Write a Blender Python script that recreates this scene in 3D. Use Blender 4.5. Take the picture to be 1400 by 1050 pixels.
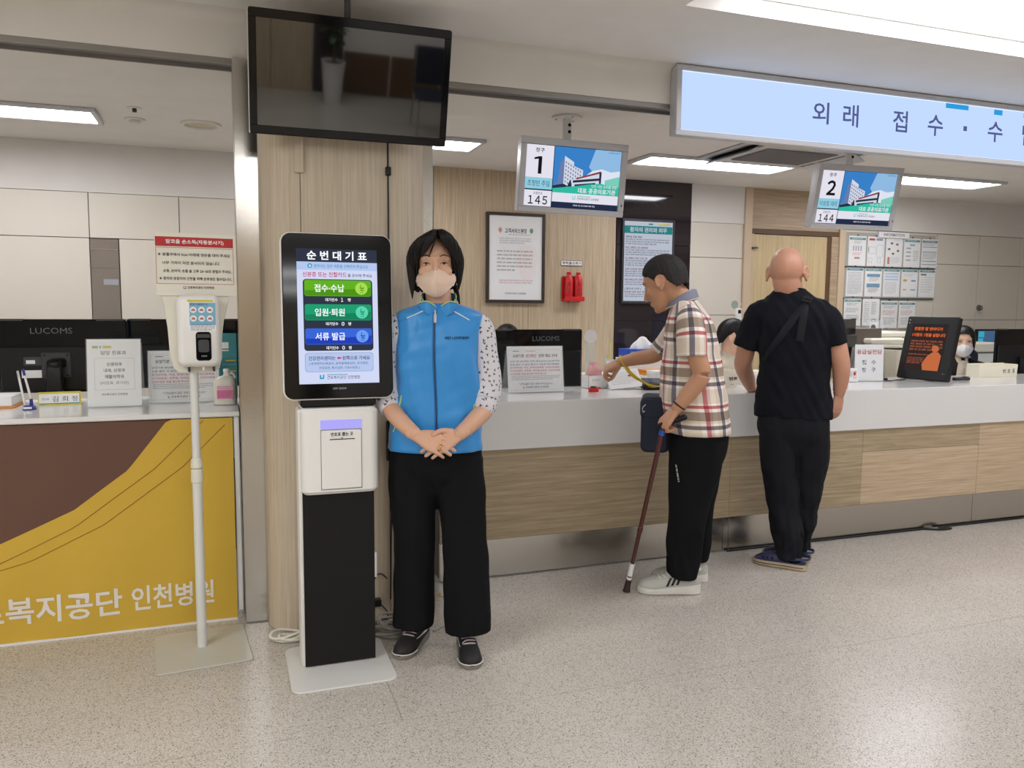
import bpy, bmesh, math, random
import numpy as np
from mathutils import Vector, Matrix

random.seed(7)
rng = np.random.default_rng(7)
for _o in list(bpy.data.objects):
    bpy.data.objects.remove(_o)
SC = bpy.context.scene
COL = SC.collection
PI = math.pi

# ------------------------------------------------------------------ camera, world, lights, exposure
cam_d = bpy.data.cameras.new('camera')
cam = bpy.data.objects.new('camera', cam_d)
COL.objects.link(cam)
cam_d.sensor_fit = 'HORIZONTAL'
cam_d.sensor_width = 36.0
cam_d.lens = 36.0 * 1090.0 / 1400.0
cam_d.clip_start, cam_d.clip_end = 0.05, 60
_ya, _pi, _ro = math.radians(19.6), math.radians(5.6), math.radians(0.45)
_f = Vector((math.sin(_ya) * math.cos(_pi), math.cos(_ya) * math.cos(_pi), -math.sin(_pi)))
_r = Vector((math.cos(_ya), -math.sin(_ya), 0))
_u = _r.cross(_f)
_r2 = math.cos(_ro) * _r + math.sin(_ro) * _u
_u2 = -math.sin(_ro) * _r + math.cos(_ro) * _u
cam.matrix_world = Matrix(((_r2.x, _u2.x, -_f.x, 0), (_r2.y, _u2.y, -_f.y, 0), (_r2.z, _u2.z, -_f.z, 1.36), (0, 0, 0, 1)))
SC.camera = cam

world = bpy.data.worlds.new('world')
SC.world = world
world.use_nodes = True
world.node_tree.nodes['Background'].inputs[0].default_value = (1, 0.97, 0.93, 1)
world.node_tree.nodes['Background'].inputs[1].default_value = 0.25

vs = SC.view_settings
vs.view_transform = 'Standard'
vs.look = 'None'
vs.gamma = 1.0
vs.use_curve_mapping = False
vs.exposure = 0.0
SC.display_settings.display_device = 'sRGB'
SC.cycles.use_denoising = True
SC.cycles.max_bounces = 8
SC.cycles.diffuse_bounces = 4
SC.cycles.glossy_bounces = 4
SC.cycles.sample_clamp_indirect = 6.0
SC.cycles.caustics_reflective = False
SC.cycles.caustics_refractive = False


def area_lamp(name, loc, sx, sy, watts, color=(0.97, 0.98, 1.0)):
    """An area lamp added out of view to brighten the lobby, shining straight down."""
    d = bpy.data.lights.new(name, 'AREA')
    d.shape = 'RECTANGLE'
    d.size, d.size_y = sx, sy
    d.energy = watts
    d.color = color
    o = bpy.data.objects.new(name, d)
    COL.objects.link(o)
    o.location = loc
    return o


LOBBY_W = 32.0
for _x, _y in ((-1.6, 1.5), (-1.6, -1.2), (0.5, -0.3), (0.5, -2.6), (3.2, -1.6), (6.2, 1.2), (6.2, -1.6), (-3.6, 0.6), (1.0, -3.6), (3.4, -3.6)):  # unseen fill lamps added to light the lobby, without fixtures
    area_lamp('lobby_fill_lamp', (_x, _y, 2.5), 1.2, 0.3, LOBBY_W * (0.6 if _x > 3 else 1.0))

# ------------------------------------------------------------------ materials


def L(c):
    return tuple(((v / 255.0) / 12.92 if v / 255.0 <= 0.04045 else ((v / 255.0 + 0.055) / 1.055) ** 2.4) for v in c)


def new_mat(name):
    m = bpy.data.materials.new(name)
    m.use_nodes = True
    nt = m.node_tree
    return m, nt, nt.nodes['Principled BSDF']


def N(nt, t, **kw):
    n = nt.nodes.new(t)
    for k, v in kw.items():
        setattr(n, k, v)
    return n


def mat(name, rgb, rough=0.5, metal=0.0, spec=0.5, var=0.05, scale=6.0, stretch=(1, 1, 1), bump=0.0, bscale=None, coat=0.0, sheen=0.0, sss=0.0, bdist=0.002):
    """Principled surface; its colour drifts a little with object-space noise."""
    m, nt, b = new_mat(name)
    c = L(rgb)
    tc = N(nt, 'ShaderNodeTexCoord')
    mp = N(nt, 'ShaderNodeMapping')
    mp.inputs['Scale'].default_value = stretch
    nt.links.new(tc.outputs['Object'], mp.inputs['Vector'])
    no = N(nt, 'ShaderNodeTexNoise')
    no.inputs['Scale'].default_value = scale
    no.inputs['Detail'].default_value = 4
    nt.links.new(mp.outputs[0], no.inputs['Vector'])
    mx = N(nt, 'ShaderNodeMix', data_type='RGBA')
    mx.inputs[6].default_value = tuple(v * (1 - var) for v in c) + (1,)
    mx.inputs[7].default_value = tuple(min(1, v * (1 + var)) for v in c) + (1,)
    nt.links.new(no.outputs['Fac'], mx.inputs[0])
    nt.links.new(mx.outputs[2], b.inputs['Base Color'])
    b.inputs['Roughness'].default_value = rough
    b.inputs['Metallic'].default_value = metal
    b.inputs['Specular IOR Level'].default_value = spec
    b.inputs['Coat Weight'].default_value = coat
    b.inputs['Sheen Weight'].default_value = sheen
    if sss:
        b.inputs['Subsurface Weight'].default_value = sss
        b.inputs['Subsurface Radius'].default_value = (0.01, 0.005, 0.003)
    if bump:
        n2 = N(nt, 'ShaderNodeTexNoise')
        n2.inputs['Scale'].default_value = bscale or scale * 8
        n2.inputs['Detail'].default_value = 3
        nt.links.new(mp.outputs[0], n2.inputs['Vector'])
        bp = N(nt, 'ShaderNodeBump')
        bp.inputs['Strength'].default_value = bump
        bp.inputs['Distance'].default_value = bdist
        nt.links.new(n2.outputs['Fac'], bp.inputs['Height'])
        nt.links.new(bp.outputs[0], b.inputs['Normal'])
    return m


def wood(name, c1, c2, stretch, rough=0.45, scale=3.0):
    m, nt, b = new_mat(name)
    tc = N(nt, 'ShaderNodeTexCoord')
    mp = N(nt, 'ShaderNodeMapping')
    mp.inputs['Scale'].default_value = stretch
    nt.links.new(tc.outputs['Object'], mp.inputs['Vector'])
    n1 = N(nt, 'ShaderNodeTexNoise')
    n1.inputs['Scale'].default_value = scale
    n1.inputs['Detail'].default_value = 6
    n1.inputs['Roughness'].default_value = 0.65
    n1.inputs['Distortion'].default_value = 0.3
    nt.links.new(mp.outputs[0], n1.inputs['Vector'])
    r = N(nt, 'ShaderNodeValToRGB')
    r.color_ramp.elements[0].position = 0.33
    r.color_ramp.elements[0].color = L(c1) + (1,)
    r.color_ramp.elements[1].position = 0.66
    r.color_ramp.elements[1].color = L(c2) + (1,)
    nt.links.new(n1.outputs['Fac'], r.inputs[0])
    nt.links.new(r.outputs[0], b.inputs['Base Color'])
    b.inputs['Roughness'].default_value = rough
    bp = N(nt, 'ShaderNodeBump')
    bp.inputs['Strength'].default_value = 0.08
    bp.inputs['Distance'].default_value = 0.001
    nt.links.new(n1.outputs['Fac'], bp.inputs['Height'])
    nt.links.new(bp.outputs[0], b.inputs['Normal'])
    return m


def glow(name, rgb, strength):
    m, nt, b = new_mat(name)
    nt.nodes.remove(b)
    e = N(nt, 'ShaderNodeEmission')
    e.inputs[0].default_value = L(rgb) + (1,)
    e.inputs[1].default_value = strength
    nt.links.new(e.outputs[0], nt.nodes['Material Output'].inputs[0])
    return m


def clear(name, rgb=(245, 250, 250), mixf=0.12, rough=0.03):
    """Thin clear plastic: mostly see-through with a glossy face."""
    m, nt, b = new_mat(name)
    b.inputs['Base Color'].default_value = L(rgb) + (1,)
    b.inputs['Roughness'].default_value = rough
    t = N(nt, 'ShaderNodeBsdfTransparent')
    mx = N(nt, 'ShaderNodeMixShader')
    mx.inputs[0].default_value = mixf
    nt.links.new(t.outputs[0], mx.inputs[1])
    nt.links.new(b.outputs[0], mx.inputs[2])
    nt.links.new(mx.outputs[0], nt.nodes['Material Output'].inputs[0])
    return m


def terrazzo():
    m, nt, b = new_mat('terrazzo_floor')
    tc = N(nt, 'ShaderNodeTexCoord')
    mp = N(nt, 'ShaderNodeMapping')
    mp.inputs['Scale'].default_value = (1.0, 1.0, 1.0)
    nt.links.new(tc.outputs['Object'], mp.inputs['Vector'])
    last = None
    base = N(nt, 'ShaderNodeTexNoise')
    base.inputs['Scale'].default_value = 1.3
    base.inputs['Detail'].default_value = 5
    nt.links.new(mp.outputs[0], base.inputs['Vector'])
    rmp = N(nt, 'ShaderNodeValToRGB')
    rmp.color_ramp.elements[0].position = 0.3
    rmp.color_ramp.elements[0].color = L((188, 182, 172)) + (1,)
    rmp.color_ramp.elements[1].position = 0.7
    rmp.color_ramp.elements[1].color = L((200, 194, 184)) + (1,)
    nt.links.new(base.outputs['Fac'], rmp.inputs[0])
    last = rmp.outputs[0]
    for sc, thr, dist, col in ((190, 0.82, 0.40, (140, 128, 115)), (280, 0.78, 0.45, (124, 112, 101)), (240, 0.72, 0.5, (214, 208, 200)), (150, 0.95, 0.32, (90, 78, 68))):
        v = N(nt, 'ShaderNodeTexVoronoi')
        v.inputs['Scale'].default_value = sc
        nt.links.new(mp.outputs[0], v.inputs['Vector'])
        sep = N(nt, 'ShaderNodeSeparateColor')
        nt.links.new(v.outputs['Color'], sep.inputs[0])
        g = N(nt, 'ShaderNodeMath', operation='GREATER_THAN')
        g.inputs[1].default_value = thr
        nt.links.new(sep.outputs[0], g.inputs[0])
        l = N(nt, 'ShaderNodeMath', operation='LESS_THAN')
        l.inputs[1].default_value = dist
        nt.links.new(v.outputs['Distance'], l.inputs[0])
        mu = N(nt, 'ShaderNodeMath', operation='MULTIPLY')
        nt.links.new(g.outputs[0], mu.inputs[0])
        nt.links.new(l.outputs[0], mu.inputs[1])
        mx = N(nt, 'ShaderNodeMix', data_type='RGBA')
        nt.links.new(mu.outputs[0], mx.inputs[0])
        nt.links.new(last, mx.inputs[6])
        mx.inputs[7].default_value = L(col) + (1,)
        last = mx.outputs[2]
    nt.links.new(last, b.inputs['Base Color'])
    b.inputs['Roughness'].default_value = 0.24
    b.inputs['Specular IOR Level'].default_value = 0.5
    return m


def steel(name, rgb=(176, 172, 165), rough=0.17, stretch=(2, 2, 120)):
    m = mat(name, rgb, rough, 1.0, 0.5, 0.06, 3.0, stretch, bump=0.05, bscale=6, bdist=0.001)
    m.node_tree.nodes['Principled BSDF'].inputs['Anisotropic'].default_value = 0.5
    return m


M = {}
M['white_wall'] = mat('white_painted_wall', (222, 218, 212), 0.6)
M['ceil'] = mat('white_ceiling', (236, 234, 230), 0.75)
M['ceil_in'] = mat('inner_ceiling', (230, 224, 216), 0.75)
M['tile'] = mat('cream_wall_panel', (217, 209, 196), 0.22, var=0.02)
M['joint'] = mat('dark_joint', (120, 112, 102), 0.8)
M['greige'] = mat('greige_glass', (134, 124, 114), 0.08)
M['floor'] = terrazzo()
M['steel'] = steel('brushed_steel')
M['kick'] = steel('kick_plate_steel', (196, 191, 184), 0.22, (90, 2, 2))
M['dark_metal'] = mat('dark_metal_track', (140, 136, 132), 0.4, 0.4)
M['wood_v'] = wood('vertical_oak', (172, 150, 122), (202, 184, 156), (24, 24, 0.8))
M['wood_col'] = wood('pale_column_oak', (186, 170, 148), (208, 195, 174), (30, 30, 0.8))
M['wood_h'] = wood('horizontal_walnut', (148, 130, 103), (186, 168, 138), (0.9, 10, 26))
M['wood_hl'] = wood('horizontal_pale_oak', (176, 152, 122), (208, 187, 158), (0.9, 10, 26))
M['wood_door'] = wood('door_oak', (194, 170, 128), (212, 190, 148), (14, 14, 0.8))
M['wood_tr'] = wood('transom_oak', (158, 136, 110), (190, 168, 140), (0.9, 10, 26))
M['frame_wood'] = mat('door_frame_beige', (206, 184, 156), 0.45)
M['brown'] = mat('brown_wood_edge', (98, 70, 46), 0.5, var=0.15, stretch=(1, 1, 8))
M['dark_panel'] = mat('dark_glossy_panel', (42, 34, 38), 0.06, var=0.05, coat=0.4)
M['counter'] = mat('white_solid_counter', (224, 223, 221), 0.12, var=0.01)
M['black_gloss'] = mat('black_glossy_plastic', (10, 10, 12), 0.08, spec=0.28)
M['black_glass'] = mat('black_screen_glass', (11, 10, 10), 0.03, spec=1.0, coat=0.6)
M['black'] = mat('black_plastic', (18, 18, 20), 0.38, spec=0.3)
M['black_matte'] = mat('black_matte_panel', (26, 25, 25), 0.6, spec=0.2)
M['dark_grey'] = mat('dark_grey_plastic', (52, 53, 56), 0.45)
M['white'] = mat('white_plastic', (232, 231, 228), 0.35, var=0.02)
M['off_white'] = mat('off_white_plastic', (222, 218, 204), 0.4, var=0.03)
M['beige_plastic'] = mat('beige_machine_plastic', (222, 214, 192), 0.45, var=0.03)
M['white_metal'] = mat('white_powder_coated', (216, 216, 212), 0.35, var=0.02)
M['grey_plate'] = mat('grey_painted_plate', (196, 194, 182), 0.3, var=0.04)
M['silver'] = mat('silver_grey_plastic', (196, 196, 200), 0.35, 0.1)
M['paper'] = mat('white_paper', (238, 238, 238), 0.55, var=0.01)
M['cream_paper'] = mat('cream_paper', (238, 232, 212), 0.6, var=0.02)
M['ink'] = mat('black_ink', (28, 28, 32), 0.6)
M['ink_grey'] = mat('grey_ink', (96, 98, 104), 0.6)
M['ink_lite'] = mat('pale_grey_ink', (160, 162, 168), 0.6)
M['ink_blue'] = mat('blue_ink', (44, 58, 130), 0.6)
M['ink_pink'] = mat('magenta_ink', (192, 48, 102), 0.6)
M['ink_red'] = mat('red_ink', (196, 44, 44), 0.6)
M['red'] = mat('red_print', (178, 34, 32), 0.5)
M['red_plastic'] = mat('red_plastic', (205, 32, 34), 0.35)
M['teal'] = mat('teal_print', (62, 140, 146), 0.5)
M['teal_lite'] = mat('pale_teal_print', (112, 178, 196), 0.5)
M['sky_label'] = mat('sky_blue_label', (120, 176, 206), 0.4)
M['yellow'] = mat('yellow_print', (212, 196, 60), 0.5)
M['orange'] = mat('orange_print', (226, 150, 60), 0.5)
M['green_print'] = mat('green_print', (150, 186, 84), 0.5)
M['purple'] = mat('purple_print', (78, 70, 160), 0.4)
M['pink'] = mat('pink_print', (218, 128, 166), 0.5)
M['blue_plastic'] = mat('blue_plastic', (40, 46, 140), 0.35)
M['blue_box'] = mat('blue_carton', (32, 84, 190), 0.4)
M['banner_y'] = mat('mustard_banner_cloth', (204, 168, 60), 0.8, var=0.04, bump=0.15, bscale=220)
M['banner_b'] = mat('brown_banner_cloth', (100, 70, 56), 0.8, var=0.04, bump=0.15, bscale=220)
M['banner_line'] = mat('banner_stitch_line', (150, 112, 40), 0.8)
M['banner_w'] = mat('banner_white_print', (226, 220, 212), 0.8)
M['clear'] = clear('clear_acrylic')
M['clear_face'] = clear('acrylic_front', mixf=0.06)
M['cream_lamp'] = mat('speaker_mesh', (206, 198, 172), 0.7)
M['cable_grey'] = mat('grey_cable', (176, 170, 160), 0.5)
M['cable_black'] = mat('black_cable', (20, 20, 20), 0.5)
M['lamp'] = glow('led_diffuser', (250, 250, 255), 17.0)
M['cove'] = glow('cove_led_diffuser', (250, 248, 255), 8.0)
M['navy_fabric'] = mat('navy_fabric', (28, 34, 52), 0.8)
M['leaf'] = mat('dark_leaf', (40, 74, 34), 0.4)
M['bark'] = mat('bark', (84, 66, 48), 0.8)
M['soil'] = mat('soil', (50, 40, 32), 0.9)

# ------------------------------------------------------------------ geometry helpers: a geo is (verts, faces)


def box(x0, x1, y0, y1, z0, z1, c=0.0):
    """A box, its edges chamfered by c."""
    if c <= 0:
        V = [(x, y, z) for z in (z0, z1) for y in (y0, y1) for x in (x0, x1)]
        F = [(0, 2, 3, 1), (4, 5, 7, 6), (0, 1, 5, 4), (2, 6, 7, 3), (0, 4, 6, 2), (1, 3, 7, 5)]
        return np.array(V, float), F
    c = min(c, (x1 - x0) * 0.49, (y1 - y0) * 0.49, (z1 - z0) * 0.49)
    V, idx = [], {}
    X, Y, Z = (x0, x1), (y0, y1), (z0, z1)
    for i in (0, 1):
        for j in (0, 1):
            for k in (0, 1):
                sx, sy, sz = (c, -c)[i], (c, -c)[j], (c, -c)[k]
                p = (X[i], Y[j], Z[k])
                idx[i, j, k, 'x'] = len(V); V.append((p[0], p[1] + sy, p[2] + sz))
                idx[i, j, k, 'y'] = len(V); V.append((p[0] + sx, p[1], p[2] + sz))
                idx[i, j, k, 'z'] = len(V); V.append((p[0] + sx, p[1] + sy, p[2]))
    F = []

    def q(*k):
        F.append(tuple(idx[a] for a in k))
    q((0,0,0,'x'),(0,0,1,'x'),(0,1,1,'x'),(0,1,0,'x')); q((1,0,0,'x'),(1,1,0,'x'),(1,1,1,'x'),(1,0,1,'x'))
    q((0,0,0,'y'),(1,0,0,'y'),(1,0,1,'y'),(0,0,1,'y')); q((0,1,0,'y'),(0,1,1,'y'),(1,1,1,'y'),(1,1,0,'y'))
    q((0,0,0,'z'),(0,1,0,'z'),(1,1,0,'z'),(1,0,0,'z')); q((0,0,1,'z'),(1,0,1,'z'),(1,1,1,'z'),(0,1,1,'z'))
    for a in (0, 1):
        for b in (0, 1):
            q((a,b,0,'x'),(a,b,1,'x'),(a,b,1,'y'),(a,b,0,'y'))
            q((a,0,b,'x'),(a,1,b,'x'),(a,1,b,'z'),(a,0,b,'z'))
            q((0,a,b,'y'),(1,a,b,'y'),(1,a,b,'z'),(0,a,b,'z'))
    for i in (0, 1):
        for j in (0, 1):
            for k in (0, 1):
                q((i,j,k,'x'),(i,j,k,'y'),(i,j,k,'z'))
    return np.array(V, float), F


def rrect(x0, x1, z0, z1, r, n=6):
    """Outline of a rounded rectangle, counter-clockwise in (x, z)."""
    out = []
    for cx, cz, a0 in ((x1 - r, z1 - r, 0), (x0 + r, z1 - r, PI / 2), (x0 + r, z0 + r, PI), (x1 - r, z0 + r, 1.5 * PI)):
        for i in range(n + 1):
            a = a0 + PI / 2 * i / n
            out.append((cx + r * math.cos(a), cz + r * math.sin(a)))
    return out


def prism(out, a0, a1, axis='y', c=0.0):
    """Extrude an outline (CCW) along an axis from a0 to a1; c rounds both rims inwards."""
    P = np.array(out, float)
    n = len(P)
    ctr = P.mean(0)

    def shrink(d):
        if d == 0:
            return P
        e = np.roll(P, -1, 0) - np.roll(P, 1, 0)
        nr = np.stack([-e[:, 1], e[:, 0]], 1)
        nr /= np.maximum(np.linalg.norm(nr, axis=1, keepdims=True), 1e-9)
        return P + nr * d
    if c:
        lv = [(a0, c), (a0 + c, 0), (a1 - c, 0), (a1, c)]
    else:
        lv = [(a0, 0), (a1, 0)]
    V = []
    for a, d in lv:
        for p in shrink(d):
            V.append({'y': (p[0], a, p[1]), 'z': (p[0], p[1], a), 'x': (a, p[0], p[1])}[axis])
    F = []
    for k in range(len(lv) - 1):
        for i in range(n):
            j = (i + 1) % n
            F.append((k * n + i, k * n + j, (k + 1) * n + j, (k + 1) * n + i))
    F.append(tuple(range(n - 1, -1, -1)))
    F.append(tuple(range((len(lv) - 1) * n, len(lv) * n)))
    if axis == 'y':
        F = [tuple(reversed(f)) for f in F]
    return np.array(V, float), F


def flat(out, y):
    """A flat polygon (x, z) facing -y at depth y."""
    V = [(p[0], y, p[1]) for p in out]
    return np.array(V, float), [tuple(range(len(V)))]


def rect(x0, x1, z0, z1, y):
    return flat(((x0, z0), (x1, z0), (x1, z1), (x0, z1)), y)


def disc(cx, cz, r, y, n=20, rz=None):
    rz = rz or r
    return flat([(cx + r * math.cos(2 * PI * i / n), cz + rz * math.sin(2 * PI * i / n)) for i in range(n)], y)


def crom(P, n):
    """Catmull-Rom through rows of P (any width), n samples."""
    P = np.array(P, float)
    k = len(P)
    if k < 3:
        t = np.linspace(0, 1, n)[:, None]
        return P[0] * (1 - t) + P[-1] * t
    Q = np.vstack([2 * P[0] - P[1], P, 2 * P[-1] - P[-2]])
    out = []
    for u in np.linspace(0, k - 1, n):
        i = min(int(u), k - 2)
        t = u - i
        a, b, c, d = Q[i], Q[i + 1], Q[i + 2], Q[i + 3]
        out.append(0.5 * ((2 * b) + (c - a) * t + (2 * a - 5 * b + 4 * c - d) * t * t + (3 * b - a - 3 * c + d) * t ** 3))
    return np.array(out)


def sweep(pts, rad, n=16, ref=(0, 0, 1), cap='round', smooth=None, ex=2.0):
    """Tube along pts; rad: one (ra, rb) or number per point (ra along ref)."""
    pts = np.array(pts, float)
    rad = np.array([(r, r) if np.isscalar(r) else tuple(r) for r in (rad if hasattr(rad, '__len__') else [rad] * len(pts))], float)
    if smooth:
        al = crom(np.hstack([pts, rad]), smooth)
        pts, rad = al[:, :3], np.maximum(al[:, 3:], 1e-4)
    k = len(pts)
    T = np.gradient(pts, axis=0) if k > 2 else np.repeat((pts[-1] - pts[0])[None], k, 0)
    T /= np.linalg.norm(T, axis=1, keepdims=True)
    th = np.linspace(0, 2 * PI, n, endpoint=False)
    co, si = np.cos(th), np.sin(th)
    co = np.sign(co) * np.abs(co) ** (2 / ex)
    si = np.sign(si) * np.abs(si) ** (2 / ex)
    ref = np.array(ref, float)
    R = []
    pa = None
    for i in range(k):
        a = ref - ref.dot(T[i]) * T[i]
        if np.linalg.norm(a) < 0.12:
            a = pa - pa.dot(T[i]) * T[i] if pa is not None else np.cross(T[i], (0.31, 0.83, 0.47))
        a /= np.linalg.norm(a)
        pa = a
        b = np.cross(T[i], a)
        R.append((pts[i], a, b, rad[i]))
    rows = []

    def ring(c, a, b, r, s):
        rows.append(c + s * (r[0] * co[:, None] * a + r[1] * si[:, None] * b))
    if cap == 'round':
        c, a, b, r = R[0]
        m = min(r)
        for deg in (75, 45, 20):
            ring(c - T[0] * m * math.sin(math.radians(deg)), a, b, r, math.cos(math.radians(deg)))
    for c, a, b, r in R:
        ring(c, a, b, r, 1.0)
    if cap == 'round':
        c, a, b, r = R[-1]
        m = min(r)
        for deg in (20, 45, 75):
            ring(c + T[-1] * m * math.sin(math.radians(deg)), a, b, r, math.cos(math.radians(deg)))
    return loft(rows, cap is not None)


def loft(rows, caps=True):
    n = len(rows[0])
    V = np.vstack(rows)
    F = []
    for k in range(len(rows) - 1):
        for i in range(n):
            j = (i + 1) % n
            F.append((k * n + i, k * n + j, (k + 1) * n + j, (k + 1) * n + i))
    if caps:
        F.append(tuple(range(n - 1, -1, -1)))
        F.append(tuple(range((len(rows) - 1) * n, len(rows) * n)))
    return V, F


def secs(S, n=48, m=None, ex=2.2, caps=True):
    """Loft of horizontal rings: S rows (cx, cy, z, rx, r_front, r_back); m resamples smoothly."""
    S = np.array(S, float)
    if m:
        S = crom(S, m)
    th = np.linspace(0, 2 * PI, n, endpoint=False)
    co, si = np.cos(th), np.sin(th)
    co = np.sign(co) * np.abs(co) ** (2 / ex)
    si = np.sign(si) * np.abs(si) ** (2 / ex)
    rows = []
    for cx, cy, z, rx, rf, rb in S:
        rows.append(np.stack([cx + rx * co, cy + np.where(si < 0, rf, rb) * si, np.full(n, z)], 1))
    return loft(rows, caps)


def ell(c, r, n=20, m=12, R=None):
    rows = []
    for i in range(1, m):
        t = PI * i / m
        th = np.linspace(0, 2 * PI, n, endpoint=False)
        rows.append(np.stack([r[0] * math.sin(t) * np.cos(th), r[1] * math.sin(t) * np.sin(th), np.full(n, -r[2] * math.cos(t))], 1))
    V, F = loft(rows)
    if R is not None:
        V = V @ np.array(R).T
    return V + np.array(c), F


def cyl(c, r, h, n=24, axis='z', r2=None, ch=0.0):
    """Cylinder from c along axis by h, radius r to r2."""
    r2 = r if r2 is None else r2
    th = np.linspace(0, 2 * PI, n, endpoint=False)
    lv = [(0, r), (h, r2)] if not ch else [(0, r - ch), (ch, r), (h - ch, r2), (h, r2 - ch)]
    rows = []
    for a, rr in lv:
        x, y, z = rr * np.cos(th), rr * np.sin(th), np.full(n, a)
        rows.append(np.stack({'z': (x, y, z), 'y': (x, z, -y), 'x': (z, x, y)}[axis], 1) + np.array(c))
    V, F = loft(rows)
    return V, F


def tube_ring(c, R, r, n=28, m=8, axis='z', sx=1.0, sy=1.0):
    rows = []
    for i in range(n + 1):
        a = 2 * PI * i / n
        rows.append((sx * R * math.cos(a), sy * R * math.sin(a), 0))
    V, F = sweep(rows, r, m, ref=(0, 0, 1), cap=None)
    if axis == 'y':
        V = V[:, [0, 2, 1]]
    return V + np.array(c), F


def xf(g, Mx=None, loc=(0, 0, 0)):
    V, F = g
    V = np.array(V, float)
    if Mx is not None:
        V = V @ np.array(Mx).T
    return V + np.array(loc, float), F


def rotz(a):
    c, s = math.cos(a), math.sin(a)
    return np.array([[c, -s, 0], [s, c, 0], [0, 0, 1]])


def rotx(a):
    c, s = math.cos(a), math.sin(a)
    return np.array([[1, 0, 0], [0, c, -s], [0, s, c]])


def roty(a):
    c, s = math.cos(a), math.sin(a)
    return np.array([[c, 0, s], [0, 1, 0], [-s, 0, c]])


def join(gs):
    V, F, o = [], [], 0
    for v, f in gs:
        V.append(np.asarray(v, float))
        F += [tuple(int(i) + o for i in q) for q in f]
        o += len(v)
    return np.vstack(V), F


def mesh_of(name, gs, material=None, smooth=38):
    V, F = join(gs if isinstance(gs, list) else [gs])
    me = bpy.data.meshes.new(name)
    me.from_pydata(V.tolist(), [], F)
    me.update()
    if material is not None:
        me.materials.append(material)
    if smooth:
        me.polygons.foreach_set('use_smooth', [True] * len(me.polygons))
        if smooth < 179:
            me.set_sharp_from_angle(angle=math.radians(smooth))
    return me


def part(name, gs, material, parent=None, smooth=38, label=None, loc=None, kind=None):
    me = gs if isinstance(gs, bpy.types.Mesh) else mesh_of(name, gs, material, smooth)
    if isinstance(gs, bpy.types.Mesh) and material is not None and not me.materials:
        me.materials.append(material)
    o = bpy.data.objects.new(name, me)
    COL.objects.link(o)
    if parent is not None:
        o.parent = parent
    if loc is not None:
        o.location = loc
    if label:
        o['label'] = label
    if kind:
        o['kind'] = kind
    return o


def thing(name, label, cat, loc=(0, 0, 0), rz=0.0, tilt=0.0, roll=0.0, group=None):
    o = bpy.data.objects.new(name, None)
    o.empty_display_size = 0.1
    COL.objects.link(o)
    o.location = loc
    o.rotation_mode = 'YXZ'
    o.rotation_euler = (tilt, roll, rz)
    o['label'] = label
    o['category'] = cat
    if group:
        o['group'] = group
    return o


def tag(o, label, cat, group=None):
    o['label'] = label
    o['category'] = cat
    if group:
        o['group'] = group
    return o


def struct(o):
    o['kind'] = 'structure'
    return o


_tc = bpy.data.curves.new('lettering_source', 'FONT')
_to = bpy.data.objects.new('lettering_source', _tc)


def text_geo(s, bold=0.0, res=2, space=1.0):
    _tc.body = s
    _tc.resolution_u = res
    _tc.offset = bold
    _tc.space_character = space
    _tc.size = 1.0
    _tc.align_x = 'CENTER'
    me = bpy.data.meshes.new_from_object(_to)
    n = len(me.vertices)
    co = np.empty(n * 3)
    me.vertices.foreach_get('co', co)
    co = co.reshape(n, 3)[:, :2]
    F = [tuple(p.vertices) for p in me.polygons]
    bpy.data.meshes.remove(me)
    return co, F


def txt(parent, s, x0, x1, z0, z1, y, material, bold=0.01, space=1.0, name='lettering', slant=0.0, keep=False, make=True):
    """Lettering fitted into the rectangle x0..x1, z0..z1 of its parent's face at depth y. keep: keeps the proportions, left-aligned."""
    co, F = text_geo(s, bold, space=space)
    mn, mx = co.min(0), co.max(0)
    sz = (z1 - z0) / max(mx[1] - mn[1], 1e-6)
    sx = sz if keep else (x1 - x0) / max(mx[0] - mn[0], 1e-6)
    X = x0 + (co[:, 0] - mn[0]) * sx
    Z = z0 + (co[:, 1] - mn[1]) * sz
    g = (np.stack([X + slant * (Z - z0), np.full(len(X), y), Z], 1), F)
    if not make:
        return g
    return part(name, g, material, parent, smooth=0)


def print_rows(x0, x1, z0, z1, rows, y, fill=0.62, seed=0, last=0.6, start=0.0):
    """Small print too fine to read: rows of short strokes of unequal width, as one geo."""
    r = random.Random(seed)
    gs = []
    dz = (z1 - z0) / rows
    for i in range(rows):
        zt = z1 - dz * i
        zb = zt - dz * fill
        x = x0
        xe = x1 if i < rows - 1 else x0 + (x1 - x0) * last
        u = (zt - zb)
        while x < xe - u * 0.5:
            nc = r.randint(2, 5)
            for _ in range(nc):
                w = u * r.uniform(0.55, 0.85)
                if x + w > xe:
                    break
                k = r.random()
                if k < 0.5:
                    gs.append(rect(x, x + w * 0.72, zt - u * 0.28, zt, y))
                    gs.append(rect(x + w * 0.1, x + w * 0.62, zb, zb + u * 0.3, y))
                    gs.append(rect(x + w * 0.82, x + w, zb, zt, y))
                else:
                    gs.append(rect(x, x + w, zt - u * 0.25, zt, y))
                    gs.append(rect(x + w * 0.35, x + w * 0.6, zb, zt - u * 0.25, y))
                    gs.append(rect(x, x + w, zb + u * 0.28, zb + u * 0.48, y))
                x += w * 1.18
            x += u * 0.55
    return join(gs)


def frame_lines(x0, x1, z0, z1, t, y):
    return join([rect(x0, x1, z1 - t, z1, y), rect(x0, x1, z0, z0 + t, y), rect(x0, x0 + t, z0 + t, z1 - t, y), rect(x1 - t, x1, z0 + t, z1 - t, y)])


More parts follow.
